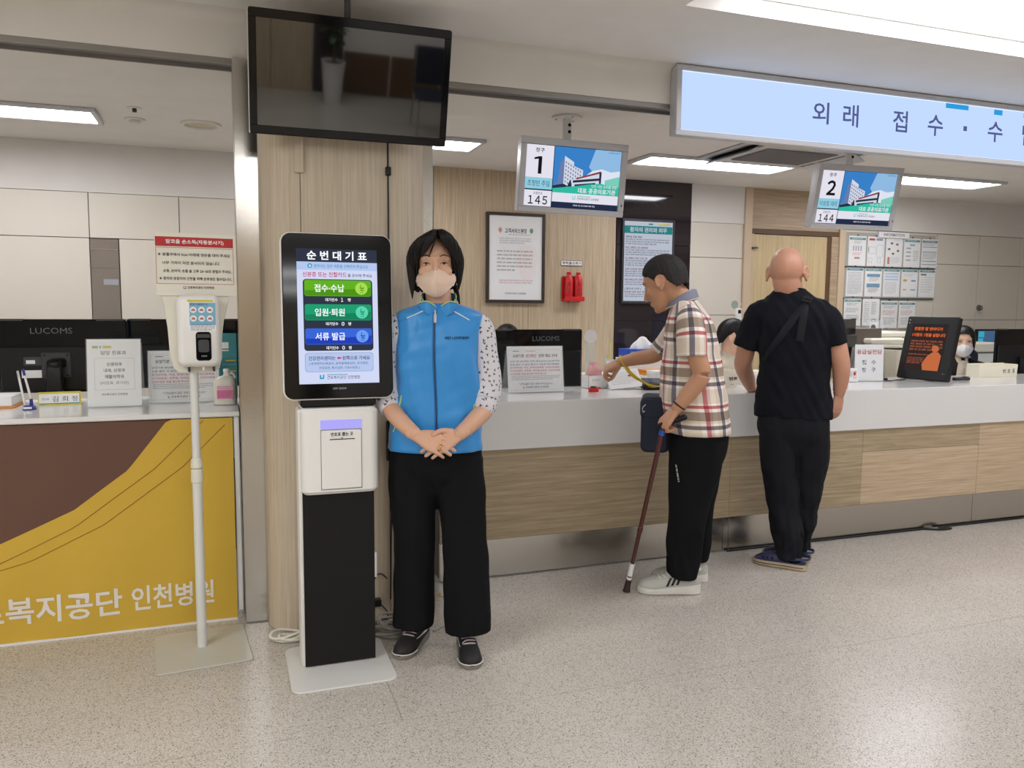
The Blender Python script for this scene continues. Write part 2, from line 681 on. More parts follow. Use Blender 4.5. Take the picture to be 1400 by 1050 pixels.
def fuse(gs, voxel=0.005, it=3, fac=0.5, name='body', material=None):
    """Fuse overlapping closed shapes into one continuous surface."""
    me = mesh_of(name, gs, None, 0)
    o = bpy.data.objects.new(name, me)
    COL.objects.link(o)
    m = o.modifiers.new('r', 'REMESH')
    m.mode = 'VOXEL'
    m.voxel_size = voxel
    s = o.modifiers.new('s', 'SMOOTH')
    s.factor = fac
    s.iterations = it
    dg = bpy.context.evaluated_depsgraph_get()
    out = bpy.data.meshes.new_from_object(o.evaluated_get(dg))
    bpy.data.objects.remove(o)
    bpy.data.meshes.remove(me)
    out.name = name
    out.polygons.foreach_set('use_smooth', [True] * len(out.polygons))
    if material is not None:
        out.materials.append(material)
    return out


def geo_of(me):
    n = len(me.vertices)
    co = np.empty(n * 3)
    me.vertices.foreach_get('co', co)
    return co.reshape(n, 3), [tuple(p.vertices) for p in me.polygons]


def set_co(me, co):
    me.vertices.foreach_set('co', np.asarray(co, float).ravel())
    me.update()


def vnoise(P, f, seed=0):
    """Cheap smooth noise in [-1, 1] at points P (n,3)."""
    r = np.random.default_rng(seed)
    out = np.zeros(len(P))
    for k in range(5):
        d = r.normal(size=3) * f
        out += np.sin(P @ d + r.uniform(0, 6.28)) / 5 * 1.6
    return out


def outward(g):
    """Normals helper: per-vertex normals of a geo."""
    V, F = g
    nr = np.zeros_like(V)
    for f in F:
        a, b, c = V[f[0]], V[f[1]], V[f[2]]
        n = np.cross(b - a, c - a)
        for i in f:
            nr[i] += n
    return nr / np.maximum(np.linalg.norm(nr, axis=1, keepdims=True), 1e-9)

# ================================================================== THE SETTING
ZC, ZI, YB, YF = 2.515, 2.37, 5.80, 3.50      # lobby ceiling, inner ceiling, back wall, fascia

fl = struct(part('floor', box(-4.2, 10.2, -4.6, 6.0, -0.12, -0.004), M['joint']))
for y0, y1 in ((-4.5, -1.521), (-1.519, 0.475), (0.477, 2.473), (2.475, 4.473), (4.475, 5.9)):
    for x0, x1 in (((-4.1, 0.509), (0.5105, 10.1)) if 2.4 < y0 < 3 else ((-4.1, 10.1),)):
        part('floor_sheet', box(x0, x1, y0, y1, -0.01, 0.0), M['floor'], fl)

# lobby ceiling with the recessed cove at the right
CX0, CX1, CY0, CY1 = 1.69, 6.4, 0.9, 2.79
c1 = struct(part('ceiling', [box(-4.2, 10.2, CY1, YF + 0.02, ZC, ZC + 0.2), box(-4.2, CX0, CY0, CY1, ZC, ZC + 0.2), box(CX1, 10.2, CY0, CY1, ZC, ZC + 0.2),
                             box(-4.2, 10.2, -4.6, CY0, ZC, ZC + 0.2), box(CX0, CX1, CY0, CY1, ZC + 0.085, ZC + 0.2)], M['ceil'], smooth=0))
cv = thing('cove_light', 'bright recessed cove light in the lobby ceiling above the big sign', 'light', (0, 0, 0))
part('diffuser', box(CX0 + 0.22, CX1 - 0.2, CY1 - 0.48, CY1 - 0.012, ZC + 0.07, ZC + 0.084), M['cove'], cv)
part('frame', [box(CX0 + 0.205, CX1 - 0.185, CY1 - 0.012, CY1 - 0.001, ZC + 0.066, ZC + 0.084), box(CX0 + 0.205, CX1 - 0.185, CY1 - 0.495, CY1 - 0.48, ZC + 0.066, ZC + 0.084)], M['white_metal'], cv)
c2 = struct(part('ceiling', box(-4.2, 10.2, YF + 0.02, 6.0, ZI, ZI + 0.14), M['ceil_in']))
# fascia over the counters, its shutter track, and the coved corner to the ceiling
out = [(YF, 2.34), (YF + 0.14, 2.34), (YF + 0.14, 2.56), (YF - 0.06, 2.56), (YF - 0.06, ZC - 0.0005), (YF - 0.035, ZC - 0.004), (YF - 0.012, ZC - 0.017), (YF - 0.003, ZC - 0.04)]
struct(part('trim_1', prism(out, -4.2, 10.2, 'x'), M['white_wall'], smooth=60))
tr = struct(part('trim_2', [box(-4.2, 0.045, YF + 0.005, YF + 0.016, 2.318, 2.34), box(-4.2, 0.045, YF + 0.11, YF + 0.12, 2.318, 2.34), box(-4.2, 0.045, YF + 0.016, YF + 0.11, 2.332, 2.34),
                            box(0.86, 10.2, YF + 0.005, YF + 0.016, 2.318, 2.34), box(0.86, 10.2, YF + 0.11, YF + 0.12, 2.318, 2.34), box(0.86, 10.2, YF + 0.016, YF + 0.11, 2.332, 2.34)], M['dark_metal']))

# back wall
wb = struct(part('wall_back', box(-4.2, 10.2, YB + 0.02, YB + 0.2, 0, 2.6), M['joint']))
part('bulkhead', box(-4.2, 1.44, YB - 0.004, YB + 0.02, 2.062, ZI, 0.001), M['white_wall'], wb)
part('bulkhead', box(3.618, 4.138, YB - 0.004, YB + 0.02, 2.064, ZI, 0.001), M['white_wall'], wb)
part('bulkhead', box(5.206, 10.2, YB - 0.02, YB + 0.02, 2.064, ZI, 0.001), M['white_wall'], wb)


def tile(x0, x1, z0, z1):
    part('wall_panel', box(x0 + 0.0022, x1 - 0.0022, YB, YB + 0.02, z0 + 0.0022, z1 - 0.0022, 0.0015), M['tile'], wb)


xs = [-4.1, -3.51, -2.97, -2.43, -1.89, -1.36, -0.823, -0.287, 0.25, 0.79, 1.44]
for a, b in zip(xs[:-1], xs[1:]):
    tile(a, b, 1.773, 2.062)
for a, b in ((-4.1, -3.3), (-3.3, -2.2), (-2.2, -0.825), (-0.655, 0.42), (0.42, 1.44)):
    tile(a, b, 0.0, 1.25)
    tile(a, b, 1.25, 1.773)
for a, b in ((3.618, 4.138),):
    for z0, z1 in ((0.75, 1.295), (1.295, 1.775), (1.775, 2.064)):
        tile(a, b, z0, z1)
xr = [5.206, 5.74, 6.281, 6.819, 7.367, 7.91, 8.45, 9.0, 9.6, 10.2]
for a, b in zip(xr[:-1], xr[1:]):
    for z0, z1 in ((0.0, 0.72), (0.72, 1.26), (1.26, 1.782), (1.782, 2.064)):
        tile(a, b, z0, z1)
gl = part('glass_strip', box(-0.822, -0.658, YB - 0.004, YB + 0.02, 0.0, 1.768, 0.002), M['greige'], wb)
part('metal_band', box(-0.821, -0.659, YB - 0.007, YB - 0.004, 1.70, 1.705), M['steel'], gl)
part('metal_band', box(-0.821, -0.659, YB - 0.007, YB - 0.004, 1.585, 1.592), M['steel'], gl)
part('name_strip', box(-0.752, -0.665, YB - 0.007, YB - 0.004, 1.475, 1.512), M['ink_lite'], gl)
for a, b in ((1.442, 2.19), (2.19, 2.93)):
    part('wood_panel', box(a + 0.0008, b - 0.0008, YB - 0.01, YB + 0.02, 0, ZI, 0.001), M['wood_v'], wb)
for z0, z1 in ((0.0, 0.62), (0.62, 1.25), (1.25, 1.86), (1.86, ZI)):
    part('dark_glass_panel', box(2.934, 3.614, YB - 0.016, YB + 0.02, z0 + 0.0012, z1 - 0.0012, 0.002), M['dark_panel'], wb)

# door in the back wall
d1 = struct(part('door_1', box(4.25, 5.02, YB + 0.005, YB + 0.018, 0, 1.985), M['wood_door']))
part('door_frame', box(4.14, 4.212, YB - 0.02, YB + 0.019, 0, ZI, 0.003), M['frame_wood'], d1)
part('door_frame', box(5.138, 5.204, YB - 0.02, YB + 0.019, 0, ZI, 0.003), M['frame_wood'], d1)
part('door_frame', box(4.213, 5.137, YB - 0.008, YB + 0.019, 1.99, 2.028), M['brown'], d1)
part('door_frame', box(5.02, 5.06, YB + 0.0, YB + 0.019, 0, 1.99), M['brown'], d1)
part('door_frame', box(5.06, 5.137, YB - 0.008, YB + 0.019, 0, 1.99), M['wood_tr'], d1)
part('door_frame', box(4.213, 4.25, YB - 0.002, YB + 0.019, 0, 1.99), M['frame_wood'], d1)
part('transom_panel', box(4.214, 5.136, YB - 0.004, YB + 0.019, 2.03, ZI, 0.002), M['wood_tr'], d1)
dh = part('door_closer', box(4.22, 4.27, YB - 0.03, YB - 0.002, 1.86, 1.875, 0.002), M['steel'], d1)
hd = part('handle', [sweep([(4.95, YB - 0.04, 0.98), (4.84, YB - 0.04, 0.98)], 0.009, 10), cyl((4.95, YB - 0.04, 0.98), 0.009, 0.045, 10, 'y')], M['steel'], d1)

# side walls and the wall behind the photographer (seen mirrored in the black screen)
struct(part('wall_left', box(-4.3, -4.1, -4.6, 6.0, 0, 2.7), M['tile']))
struct(part('wall_right', box(10.1, 10.3, -4.6, 6.0, 0, 2.7), M['tile']))
wf = struct(part('wall_front', box(-4.2, 10.2, -4.62, -4.45, 0, 2.7), M['white_wall']))
for a, b in ((-1.1, -0.35), (-0.35, 0.37), (0.37, 0.86)):
    part('wood_panel', box(a + 0.003, b - 0.003, -4.45, -4.38, 0, ZC, 0.003), M['wood_v'], wf)
part('dark_glass_panel', box(0.88, 1.24, -4.45, -4.43, 0.0, 2.1), M['dark_panel'], wf)
for a, b in ((1.26, 1.83), (1.86, 2.5), (2.53, 3.2), (3.23, 4.0)):
    part('dado_panel', box(a, b, -4.45, -4.42, 0.02, 0.53, 0.004), M['brown'], wf)

# ------------------------------------------------------------------ the column between the counters
co = struct(part('column', box(0.10, 0.80, 3.505, 3.84, 0, 2.5), M['joint']))
part('steel_plate', box(0.042, 0.142, 3.476, 3.50, 0.004, 2.338, 0.001), M['steel'], co)
part('steel_plate', box(0.80, 0.862, 3.476, 3.50, 0.004, 2.338, 0.001), M['steel'], co)
part('steel_plate', box(0.04, 0.048, 3.50, 3.86, 0.004, 2.338), M['steel'], co)
part('steel_plate', box(0.856, 0.864, 3.50, 3.86, 0.004, 2.338), M['steel'], co)


def arc(cx, cy, r, a0, a1, n=8):
    return [(cx + r * math.cos(math.radians(a0 + (a1 - a0) * i / n)), cy + r * math.sin(math.radians(a0 + (a1 - a0) * i / n))) for i in range(n + 1)]


YK = 3.312
oL = [(0.131, 3.50)] + arc(0.275, YK + 0.144, 0.144, 180, 270) + [(0.2815, YK), (0.2815, 3.50)]
oM = [(0.2845, YK), (0.6295, YK), (0.6295, 3.50), (0.2845, 3.50)]
oR = [(0.6325, 3.50), (0.6325, YK), (0.665, YK)] + arc(0.665, YK + 0.144, 0.144, 270, 360) + [(0.809, 3.50)]
part('wood_panel', prism(oL, 0.003, 2.36, 'z'), M['wood_col'], co)
part('wood_panel', prism(oM, 0.003, 2.36, 'z'), M['wood_col'], co)
part('wood_panel', prism(oR, 0.003, 2.36, 'z'), M['wood_col'], co)
part('seam_strip', box(0.280, 0.286, YK + 0.004, 3.45, 0.003, 2.355), M['brown'], co)
part('seam_strip', box(0.628, 0.634, YK + 0.004, 3.45, 0.003, 2.355), M['brown'], co)
rw = tag(part('cable_raceway', [box(0.262, 0.298, YK - 0.016, YK - 0.001, 1.875, 2.12, 0.004)], M['wood_col']), 'short beige cable raceway stuck on the wooden column below the black screen', 'raceway')
pc = tag(part('power_cable', [sweep([(0.632, YK - 0.006, 2.12), (0.632, YK - 0.006, 1.2), (0.636, YK - 0.006, 0.5), (0.63, YK - 0.006, 0.1)], 0.0035, 8)], M['cable_black']), 'thin black cable running down the seam of the wooden column', 'cable')
part('inline_connector', box(0.621, 0.643, YK - 0.02, YK - 0.001, 1.885, 1.92, 0.003), M['black'], pc)
ic = thing('wall_intercom', 'small black framed intercom on the column, half behind the woman\'s hip', 'intercom', (0.66, YK - 0.001, 0.79))
part('body', box(-0.045, 0.05, -0.022, 0.0, -0.085, 0.085, 0.006), M['black'], ic)
part('screen', box(-0.026, 0.034, -0.024, -0.022, -0.06, 0.05, 0.001), M['paper'], ic)
part('button', cyl((0.004, -0.022, -0.07), 0.006, -0.004, 12, 'y'), M['dark_grey'], ic)

# ------------------------------------------------------------------ ceiling fittings of the inner office


def led_panel(x0, x1, y0, y1, label):
    t = thing('ceiling_light', label, 'light', ((x0 + x1) / 2, (y0 + y1) / 2, ZI), group='long led panels of the office ceiling')
    w, d = (x1 - x0) / 2, (y1 - y0) / 2
    b = 0.028
    for q in (box(-w, w, -d, -d + b, -0.022, 0.0, 0.004), box(-w, w, d - b, d, -0.022, 0.0, 0.004), box(-w, -w + b, -d + b, d - b, -0.022, 0.0, 0.004), box(w - b, w, -d + b, d - b, -0.022, 0.0, 0.004)):
        part('frame', q, M['silver'], t)
    part('diffuser', box(-w + b, w - b, -d + b, d - b, -0.013, -0.008), M['lamp'], t)


led_panel(-1.83, -0.625, 4.76, 5.1, 'long bright ceiling panel over the left counter, beside the downlights')
led_panel(0.32, 1.52, 4.76, 5.1, 'long bright ceiling panel partly hidden behind the black screen')
led_panel(2.65, 3.85, 4.76, 5.1, 'long bright ceiling panel between the two number screens')
led_panel(4.7, 5.86, 4.76, 5.1, 'long bright ceiling panel at the far right, under the big sign')

dl = thing('downlight', 'round cream speaker grille in the ceiling next to the steel column edge', 'speaker', (-0.115, 4.96, ZI))
part('ring', tube_ring((0, 0, -0.003), 0.098, 0.012, 32, 8), M['ceil_in'], dl)
part('mesh_face', cyl((0, 0, -0.002), 0.088, 0.002, 32), M['cream_lamp'], dl)
dt = thing('smoke_detector', 'small round white detector in the ceiling left of the speaker grille', 'detector', (-0.455, 4.96, ZI))
part('base', cyl((0, 0, -0.008), 0.055, 0.008, 28, ch=0.002), M['white_wall'], dt)
part('cap', cyl((0, 0, -0.024), 0.028, 0.016, 24, ch=0.004), M['white_wall'], dt)
sp = thing('sprinkler', 'tiny ceiling sprinkler with dark centre behind the round detector', 'sprinkler', (-0.43, 4.68, ZI))
part('plate', cyl((0, 0, -0.004), 0.035, 0.004, 24), M['white_wall'], sp)
part('nozzle', cyl((0, 0, -0.022), 0.011, 0.02, 12), M['dark_grey'], sp)

ac = thing('air_conditioner', 'grey ceiling cassette air conditioner above the counter, half behind the big sign', 'air conditioner', (3.48, 4.475, ZI))
part('panel', [box(-0.47, 0.47, -0.33, 0.33, -0.018, 0, 0.006)], M['silver'], ac)
part('grille', [box(-0.27, 0.27, -0.2 + 0.02 * i, -0.19 + 0.02 * i, -0.026, -0.018) for i in range(20)], mat('grey_filter_grille', (126, 122, 124), 0.6), ac)
for sx in (-1, 1):
    part('vent_slot', box(sx * 0.385 - 0.045, sx * 0.385 + 0.045, -0.26, 0.26, -0.0185, -0.014), M['black'], ac)
    part('flap', xf(box(-0.045, 0.045, -0.25, 0.25, -0.004, 0.004, 0.002), roty(sx * 0.5), (sx * 0.405, 0, -0.036)), M['silver'], ac)
tb = tag(part('cable_tie', sweep([(3.93, 3.98, 2.368), (3.95, 3.96, 2.33), (4.0, 3.95, 2.322), (4.06, 3.95, 2.345)], 0.006, 8, smooth=14), M['white']), 'scrap of white tape hanging from the ceiling by the second number screen', 'tape')

# ================================================================== RIGHT COUNTER
YR, ZR = 3.70, 0.888
rc = thing('reception_counter', 'long white and wood reception counter where the two men stand', 'counter', (0, 0, 0))
part('worktop', box(0.95, 7.2, YR - 0.015, 4.30, 0.648, ZR, 0.004), M['counter'], rc)
for x0, x1, z0, z1, m in ((0.95, 2.6075, 0.195, 0.648, 'wood_h'), (2.6085, 3.5275, 0.195, 0.648, 'wood_h'), (3.5285, 4.4505, 0.513, 0.648, 'wood_h'),
                          (3.5285, 4.4445, 0.195, 0.512, 'wood_hl'), (4.4515, 5.9, 0.195, 0.648, 'wood_hl'), (5.901, 7.2, 0.195, 0.648, 'wood_hl')):
    part('wood_panel', box(x0, x1, YR, YR + 0.02, z0, z1 - 0.001, 0.0008), M[m], rc)
part('wood_panel', box(4.4455, 4.4505, YR + 0.002, YR + 0.02, 0.195, 0.512), M['wood_hl'], rc)
for x0, x1 in ((0.95, 2.575), (2.578, 2.612), (2.615, 4.433), (4.436, 7.2)):
    part('kick_plate', box(x0, x1, YR + 0.004, YR + 0.02, 0.005, 0.194, 0.001), M['kick'], rc)
part('carcass', box(0.96, 7.2, YR + 0.02, 4.28, 0.0, 0.648), M['joint'], rc)
gc = tag(part('floor_cable', sweep([(2.6, YR - 0.012, 0.007), (3.3, YR - 0.01, 0.007), (4.0, YR - 0.012, 0.007), (4.02, YR - 0.012, 0.007), (4.12, YR - 0.06, 0.007), (4.2, YR - 0.055, 0.007), (4.16, YR - 0.014, 0.007), (4.6, YR - 0.01, 0.007), (7.2, YR - 0.01, 0.007)], 0.006, 6, smooth=90), M['cable_black']), 'black cable along the foot of the steel kick plate with a small loop', 'cable')
dk = thing('office_desk', 'long white staff desk behind the right counter', 'desk', (0, 0, 0))
part('desk_top', box(0.95, 7.2, 4.301, 4.95, 0.70, 0.73, 0.003), M['counter'], dk)
part('front_panel', box(0.96, 7.2, 4.301, 4.32, 0.0, 0.70), M['white'], dk)
for x in (0.98, 3.0, 5.0, 7.1):
    part('leg', box(x - 0.02, x + 0.02, 4.88, 4.92, 0, 0.70), M['silver'], dk)
bd = thing('back_desk', 'low white side desk along the back wall carrying the printers', 'desk', (0, 0, 0))
part('desk_top', box(4.6, 7.4, 5.07, 5.76, 0.715, 0.74, 0.003), M['counter'], bd)
for x in (4.62, 5.9, 7.3):
    part('side_panel', box(x, x + 0.025, 5.10, 5.74, 0, 0.715), M['white'], bd)
cd = thing('storage_cabinet', 'low white cabinet at the foot of the wood wall', 'cabinet', (0, 0, 0))
part('body', box(2.1, 3.56, 5.3, 5.77, 0.0, 0.84, 0.003), M['white'], cd)
for i in range(3):
    part('cabinet_door', box(2.11 + i * 0.483, 2.585 + i * 0.483, 5.285, 5.3, 0.03, 0.83, 0.002), M['off_white'], cd)

# ================================================================== LEFT COUNTER
YL, ZL = 3.555, 0.907
lc = thing('reception_counter', 'white topped reception counter at left, hung with a mustard and brown banner', 'counter', (0, 0, 0))
part('worktop', box(-2.6, 0.038, YL - 0.02, 4.12, ZL - 0.022, ZL, 0.004), M['counter'], lc)
part('front_panel', box(-2.6, -0.005, YL + 0.012, YL + 0.03, 0.0, ZL - 0.022), M['brown'], lc)
part('end_trim', box(0.012, 0.034, YL - 0.004, YL + 0.02, 0.035, ZL - 0.022, 0.002), M['white'], lc)
part('end_panel', box(0.0, 0.038, YL + 0.03, 4.1, 0.7, ZL - 0.022), M['white'], lc)
part('end_panel', box(0.0, 0.036, YL + 0.035, 4.1, 0.30, 0.70), M['brown'], lc)
part('end_panel', box(0.0, 0.037, YL + 0.032, 4.1, 0.0, 0.30), M['kick'], lc)
ld = thing('office_desk', 'staff desk behind the left counter under the black monitors', 'desk', (0, 0, 0))
part('desk_top', box(-2.6, 0.038, 4.121, 4.8, 0.82, 0.845, 0.003), M['counter'], ld)
part('front_panel', box(-2.6, 0.03, 4.122, 4.14, 0, 0.82), M['white'], ld)
for x in (-2.5, -0.05):
    part('leg', box(x - 0.02, x + 0.02, 4.7, 4.74, 0, 0.82), M['silver'], ld)

# banner: a thin cloth with soft waves; brown field above a curve, mustard below
bn = thing('banner', 'mustard and brown cloth banner with white lettering covering the left counter', 'banner', (0, YL, 0))
BX0, BX1, BZ0, BZ1 = -2.58, 0.008, 0.004, ZL - 0.026


def wav(x, z):
    return -0.012 - 0.004 * np.sin(x * 9 + z * 5) - 0.003 * np.sin(x * 17 - z * 9) * (1 - z)


def curve_z(x):
    """Lower edge of the brown field."""
    return np.interp(x, [-2.6, -1.6, -1.2, -0.868, -0.60, -0.40, -0.242, -0.12], [0.22, 0.27, 0.33, 0.412, 0.53, 0.68, 0.885, 1.05])


nx, nz = 120, 40
X = np.linspace(BX0, BX1, nx)
for nm, lo, hi, m in (('mustard_field', lambda x: BZ0 + 0 * x, lambda x: np.minimum(curve_z(x), BZ1), 'banner_y'), ('brown_field', lambda x: np.minimum(curve_z(x), BZ1), lambda x: BZ1 + 0 * x, 'banner_b')):
    fr, bk = [], []
    for k in range(nz + 1):
        z = lo(X) + (hi(X) - lo(X)) * k / nz
        y = wav(X, z)
        fr.append(np.stack([X, y, z], 1))
        bk.append(np.stack([X, y + 0.0015, z], 1))
    rows = [np.vstack([a, b[::-1]]) for a, b in zip(fr, bk)]
    part(nm, loft(rows), M[m], bn, smooth=60)
for dx, w in ((0.0, 0.0016), (0.105, 0.0016)):
    pts = []
    for x in np.linspace(-2.5, 0.005, 90):
        z = float(np.interp(x - dx, [-2.6, -1.6, -1.2, -0.868, -0.6, -0.3, -0.12, 0.0], [0.14, 0.19, 0.25, 0.335, 0.46, 0.68, 0.86, 0.99]))
        if BZ0 < z < BZ1 - 0.004:
            pts.append((x, float(wav(x, z)) - 0.0006, z))
    part('stitch_line', sweep(pts, w, 6, cap=None), M['banner_line'], bn)
part('hem', [box(BX0, BX1, -0.018, -0.007, 0.0005, 0.008)], M['white'], bn)


def banner_text(s, x0, x1, z0, z1):
    V, F = txt(None, s, x0, x1, z0, z1, 0, None, 0.02, make=False)
    V = V.copy()
    V[:, 1] = wav(V[:, 0], V[:, 2]) - 0.0016
    part('lettering', (V, F), M['banner_w'], bn, smooth=0)


banner_text('근로복지공단', -1.07, -0.44, 0.078, 0.190)
banner_text('인천병원', -0.405, -0.085, 0.084, 0.188)

# ================================================================== BLACK SCREEN ON THE COLUMN
tv = thing('display_screen', 'black switched-off display tilted down from the top of the wooden column', 'screen', (0.468, 3.15, 2.205), math.radians(-0.8), math.radians(15))
part('housing', prism(rrect(-0.375, 0.375, -0.2165, 0.2165, 0.012), -0.012, 0.04, 'y', 0.004), M['black'], tv)
part('rim', prism(rrect(-0.3765, -0.371, -0.215, 0.215, 0.002, 2), -0.010, 0.02, 'y'), M['silver'], tv)
part('bezel', [box(-0.372, 0.372, -0.0165, -0.012, 0.184, 0.2135, 0.001), box(-0.372, 0.372, -0.0165, -0.012, -0.2135, -0.184, 0.001), box(-0.372, -0.346, -0.0165, -0.012, -0.184, 0.184, 0.001), box(0.346, 0.372, -0.0165, -0.012, -0.184, 0.184, 0.001)], M['black_gloss'], tv)
part('screen_glass', box(-0.346, 0.346, -0.0155, -0.012, -0.184, 0.184), M['black_glass'], tv)
part('bracket', [box(-0.1, 0.1, 0.04, 0.06, -0.1, 0.1, 0.003), xf(box(-0.06, 0.06, 0.05, 0.1, -0.02, 0.02), None), box(-0.03, 0.03, 0.06, 0.155, -0.03, 0.01)], M['dark_grey'], tv)
part('ceiling_stay', sweep([(-0.02, 0.02, 0.2), (-0.02, 0.03, 0.31)], 0.012, 10), M['dark_grey'], tv)

# ================================================================== TICKET KIOSK
kk = thing('ticket_kiosk', 'white and black queue ticket kiosk with a touch screen beside the woman', 'kiosk', (0.365, 2.95, 0))
part('base_plate', prism([(x, y) for x, y in rrect(-0.187, 0.189, -0.193, 0.202, 0.04)], 0.0, 0.008, 'z', 0.002), M['white_metal'], kk)
part('post', box(-0.136, 0.139, 0.005, 0.11, 0.008, 0.98, 0.006), M['white'], kk)
part('front_panel', box(-0.124, 0.137, -0.004, 0.005, 0.012, 0.672, 0.001), M['black_matte'], kk)
part('side_box', box(0.139, 0.15, 0.02, 0.07, 0.32, 0.42, 0.002), M['white'], kk)
px = prism([(x, y) for x, y in rrect(-0.129, 0.152, -0.035, 0.15, 0.035)], 0.668, 0.985, 'z', 0.012)
part('printer_housing', px, M['white'], kk)
pd = part('ticket_cover', prism(rrect(-0.058, 0.086, 0.69, 0.905, 0.004, 3), -0.041, -0.034, 'y', 0.002), M['white'], kk)
part('ticket_slot', box(-0.028, 0.062, -0.0425, -0.0395, 0.898 - 0.027, 0.874, 0.0005), M['black'], pd)
txt(pd, '번호표 뽑는 곳', -0.024, 0.056, 0.884, 0.898, -0.0418, M['ink'], 0.02)
part('arrow_mark', flat([(0.011, 0.878), (0.021, 0.878), (0.016, 0.8742)][::-1], -0.0418), M['ink'], pd)
part('groove', frame_lines(-0.060, 0.088, 0.686, 0.908, 0.002, -0.0357), M['ink_grey'], kk)
part('light_strip', prism(rrect(-0.06, 0.088, 0.91, 0.943, 0.003, 3), -0.039, -0.034, 'y', 0.001), glow('violet_light_strip', (176, 170, 250), 1.0), kk)
part('neck', box(-0.125, 0.148, 0.0, 0.11, 0.985, 1.03, 0.008), M['black'], kk)
hdm = rotx(math.radians(4.2))
hx = bpy.data.objects.new('screen_head', None)
COL.objects.link(hx)
hx.parent = kk
hx.location = (0.0145, 0.004, 1.316)
hx.rotation_euler = (math.radians(-4.2), 0, 0)
part('rim', prism(rrect(-0.199, 0.199, -0.301, 0.301, 0.036, 8), 0.0, 0.045, 'y', 0.006), M['white'], hx)
part('bezel', prism(rrect(-0.195, 0.195, -0.297, 0.297, 0.033, 8), -0.006, 0.0, 'y', 0.003), M['black_gloss'], hx)
SX0, SX1, SZ0, SZ1 = -0.144, 0.143, -0.243, 0.243
E_bg = glow('screen_pale_lilac', (214, 222, 250), 0.95)
E_dk = glow('screen_slate', (52, 58, 74), 0.9)
E_wh = glow('screen_white', (250, 250, 255), 1.1)
E_g1 = glow('screen_lime', (104, 186, 38), 0.9)
E_g1b = glow('screen_lime_low', (84, 160, 28), 0.85)
E_g1c = glow('screen_lime_disc', (172, 226, 84), 0.95)
E_t1 = glow('screen_emerald', (36, 166, 118), 0.9)
E_t1b = glow('screen_emerald_low', (28, 142, 100), 0.85)
E_t1c = glow('screen_emerald_disc', (92, 220, 182), 0.95)
E_b1 = glow('screen_blue', (62, 108, 226), 0.9)
E_b1b = glow('screen_blue_low', (40, 70, 200), 0.85)
E_b1c = glow('screen_blue_disc', (112, 164, 248), 0.95)
E_ib = glow('screen_ink', (62, 72, 112), 0.8)
E_ir = glow('screen_crimson', (206, 44, 92), 0.9)
E_cy = glow('screen_cyan', (48, 160, 204), 0.9)
E_pale = glow('screen_pale_blue', (186, 204, 244), 0.95)


def layer(o, gs, m, name='screen_shape'):
    return part(name, gs, m, o, smooth=0)


scr = hx
yy = -0.0065
layer(scr, rect(SX0, SX1, SZ0, SZ1, yy), E_bg, 'screen')
layer(scr, rect(SX0, SX1, 0.196, SZ1, yy - 0.0004), E_dk, 'title_bar')
txt(scr, '순 번 대 기 표', -0.108, 0.106, 0.203, 0.236, yy - 0.0008, E_wh, 0.025)
layer(scr, rect(SX0, SX1, 0.167, 0.196, yy - 0.0003), E_pale, 'hint_bar')
layer(scr, disc(-0.098, 0.182, 0.0085, yy - 0.0006, 16), E_cy, 'hint_mark')
layer(scr, [rect(-0.1005, -0.0985, 0.178, 0.187, yy - 0.0009), rect(-0.0985, -0.094, 0.178, 0.180, yy - 0.0009), rect(-0.0955, -0.094, 0.178, 0.185, yy - 0.0009)], E_wh, 'hint_mark')
txt(scr, '원하시는 업무 버튼을 선택하여 주십시오', -0.084, 0.110, 0.175, 0.188, yy - 0.0008, E_cy, 0.012)
txt(scr, '신분증 또는 진찰카드', -0.124, 0.032, 0.142, 0.160, yy - 0.0008, E_ir, 0.014)
txt(scr, '를 준비해 주세요', 0.036, 0.124, 0.143, 0.155, yy - 0.0008, E_ib, 0.008)
layer(scr, flat(rrect(-0.124, 0.124, -0.124, 0.134, 0.012), yy - 0.0004), E_dk, 'button_panel')
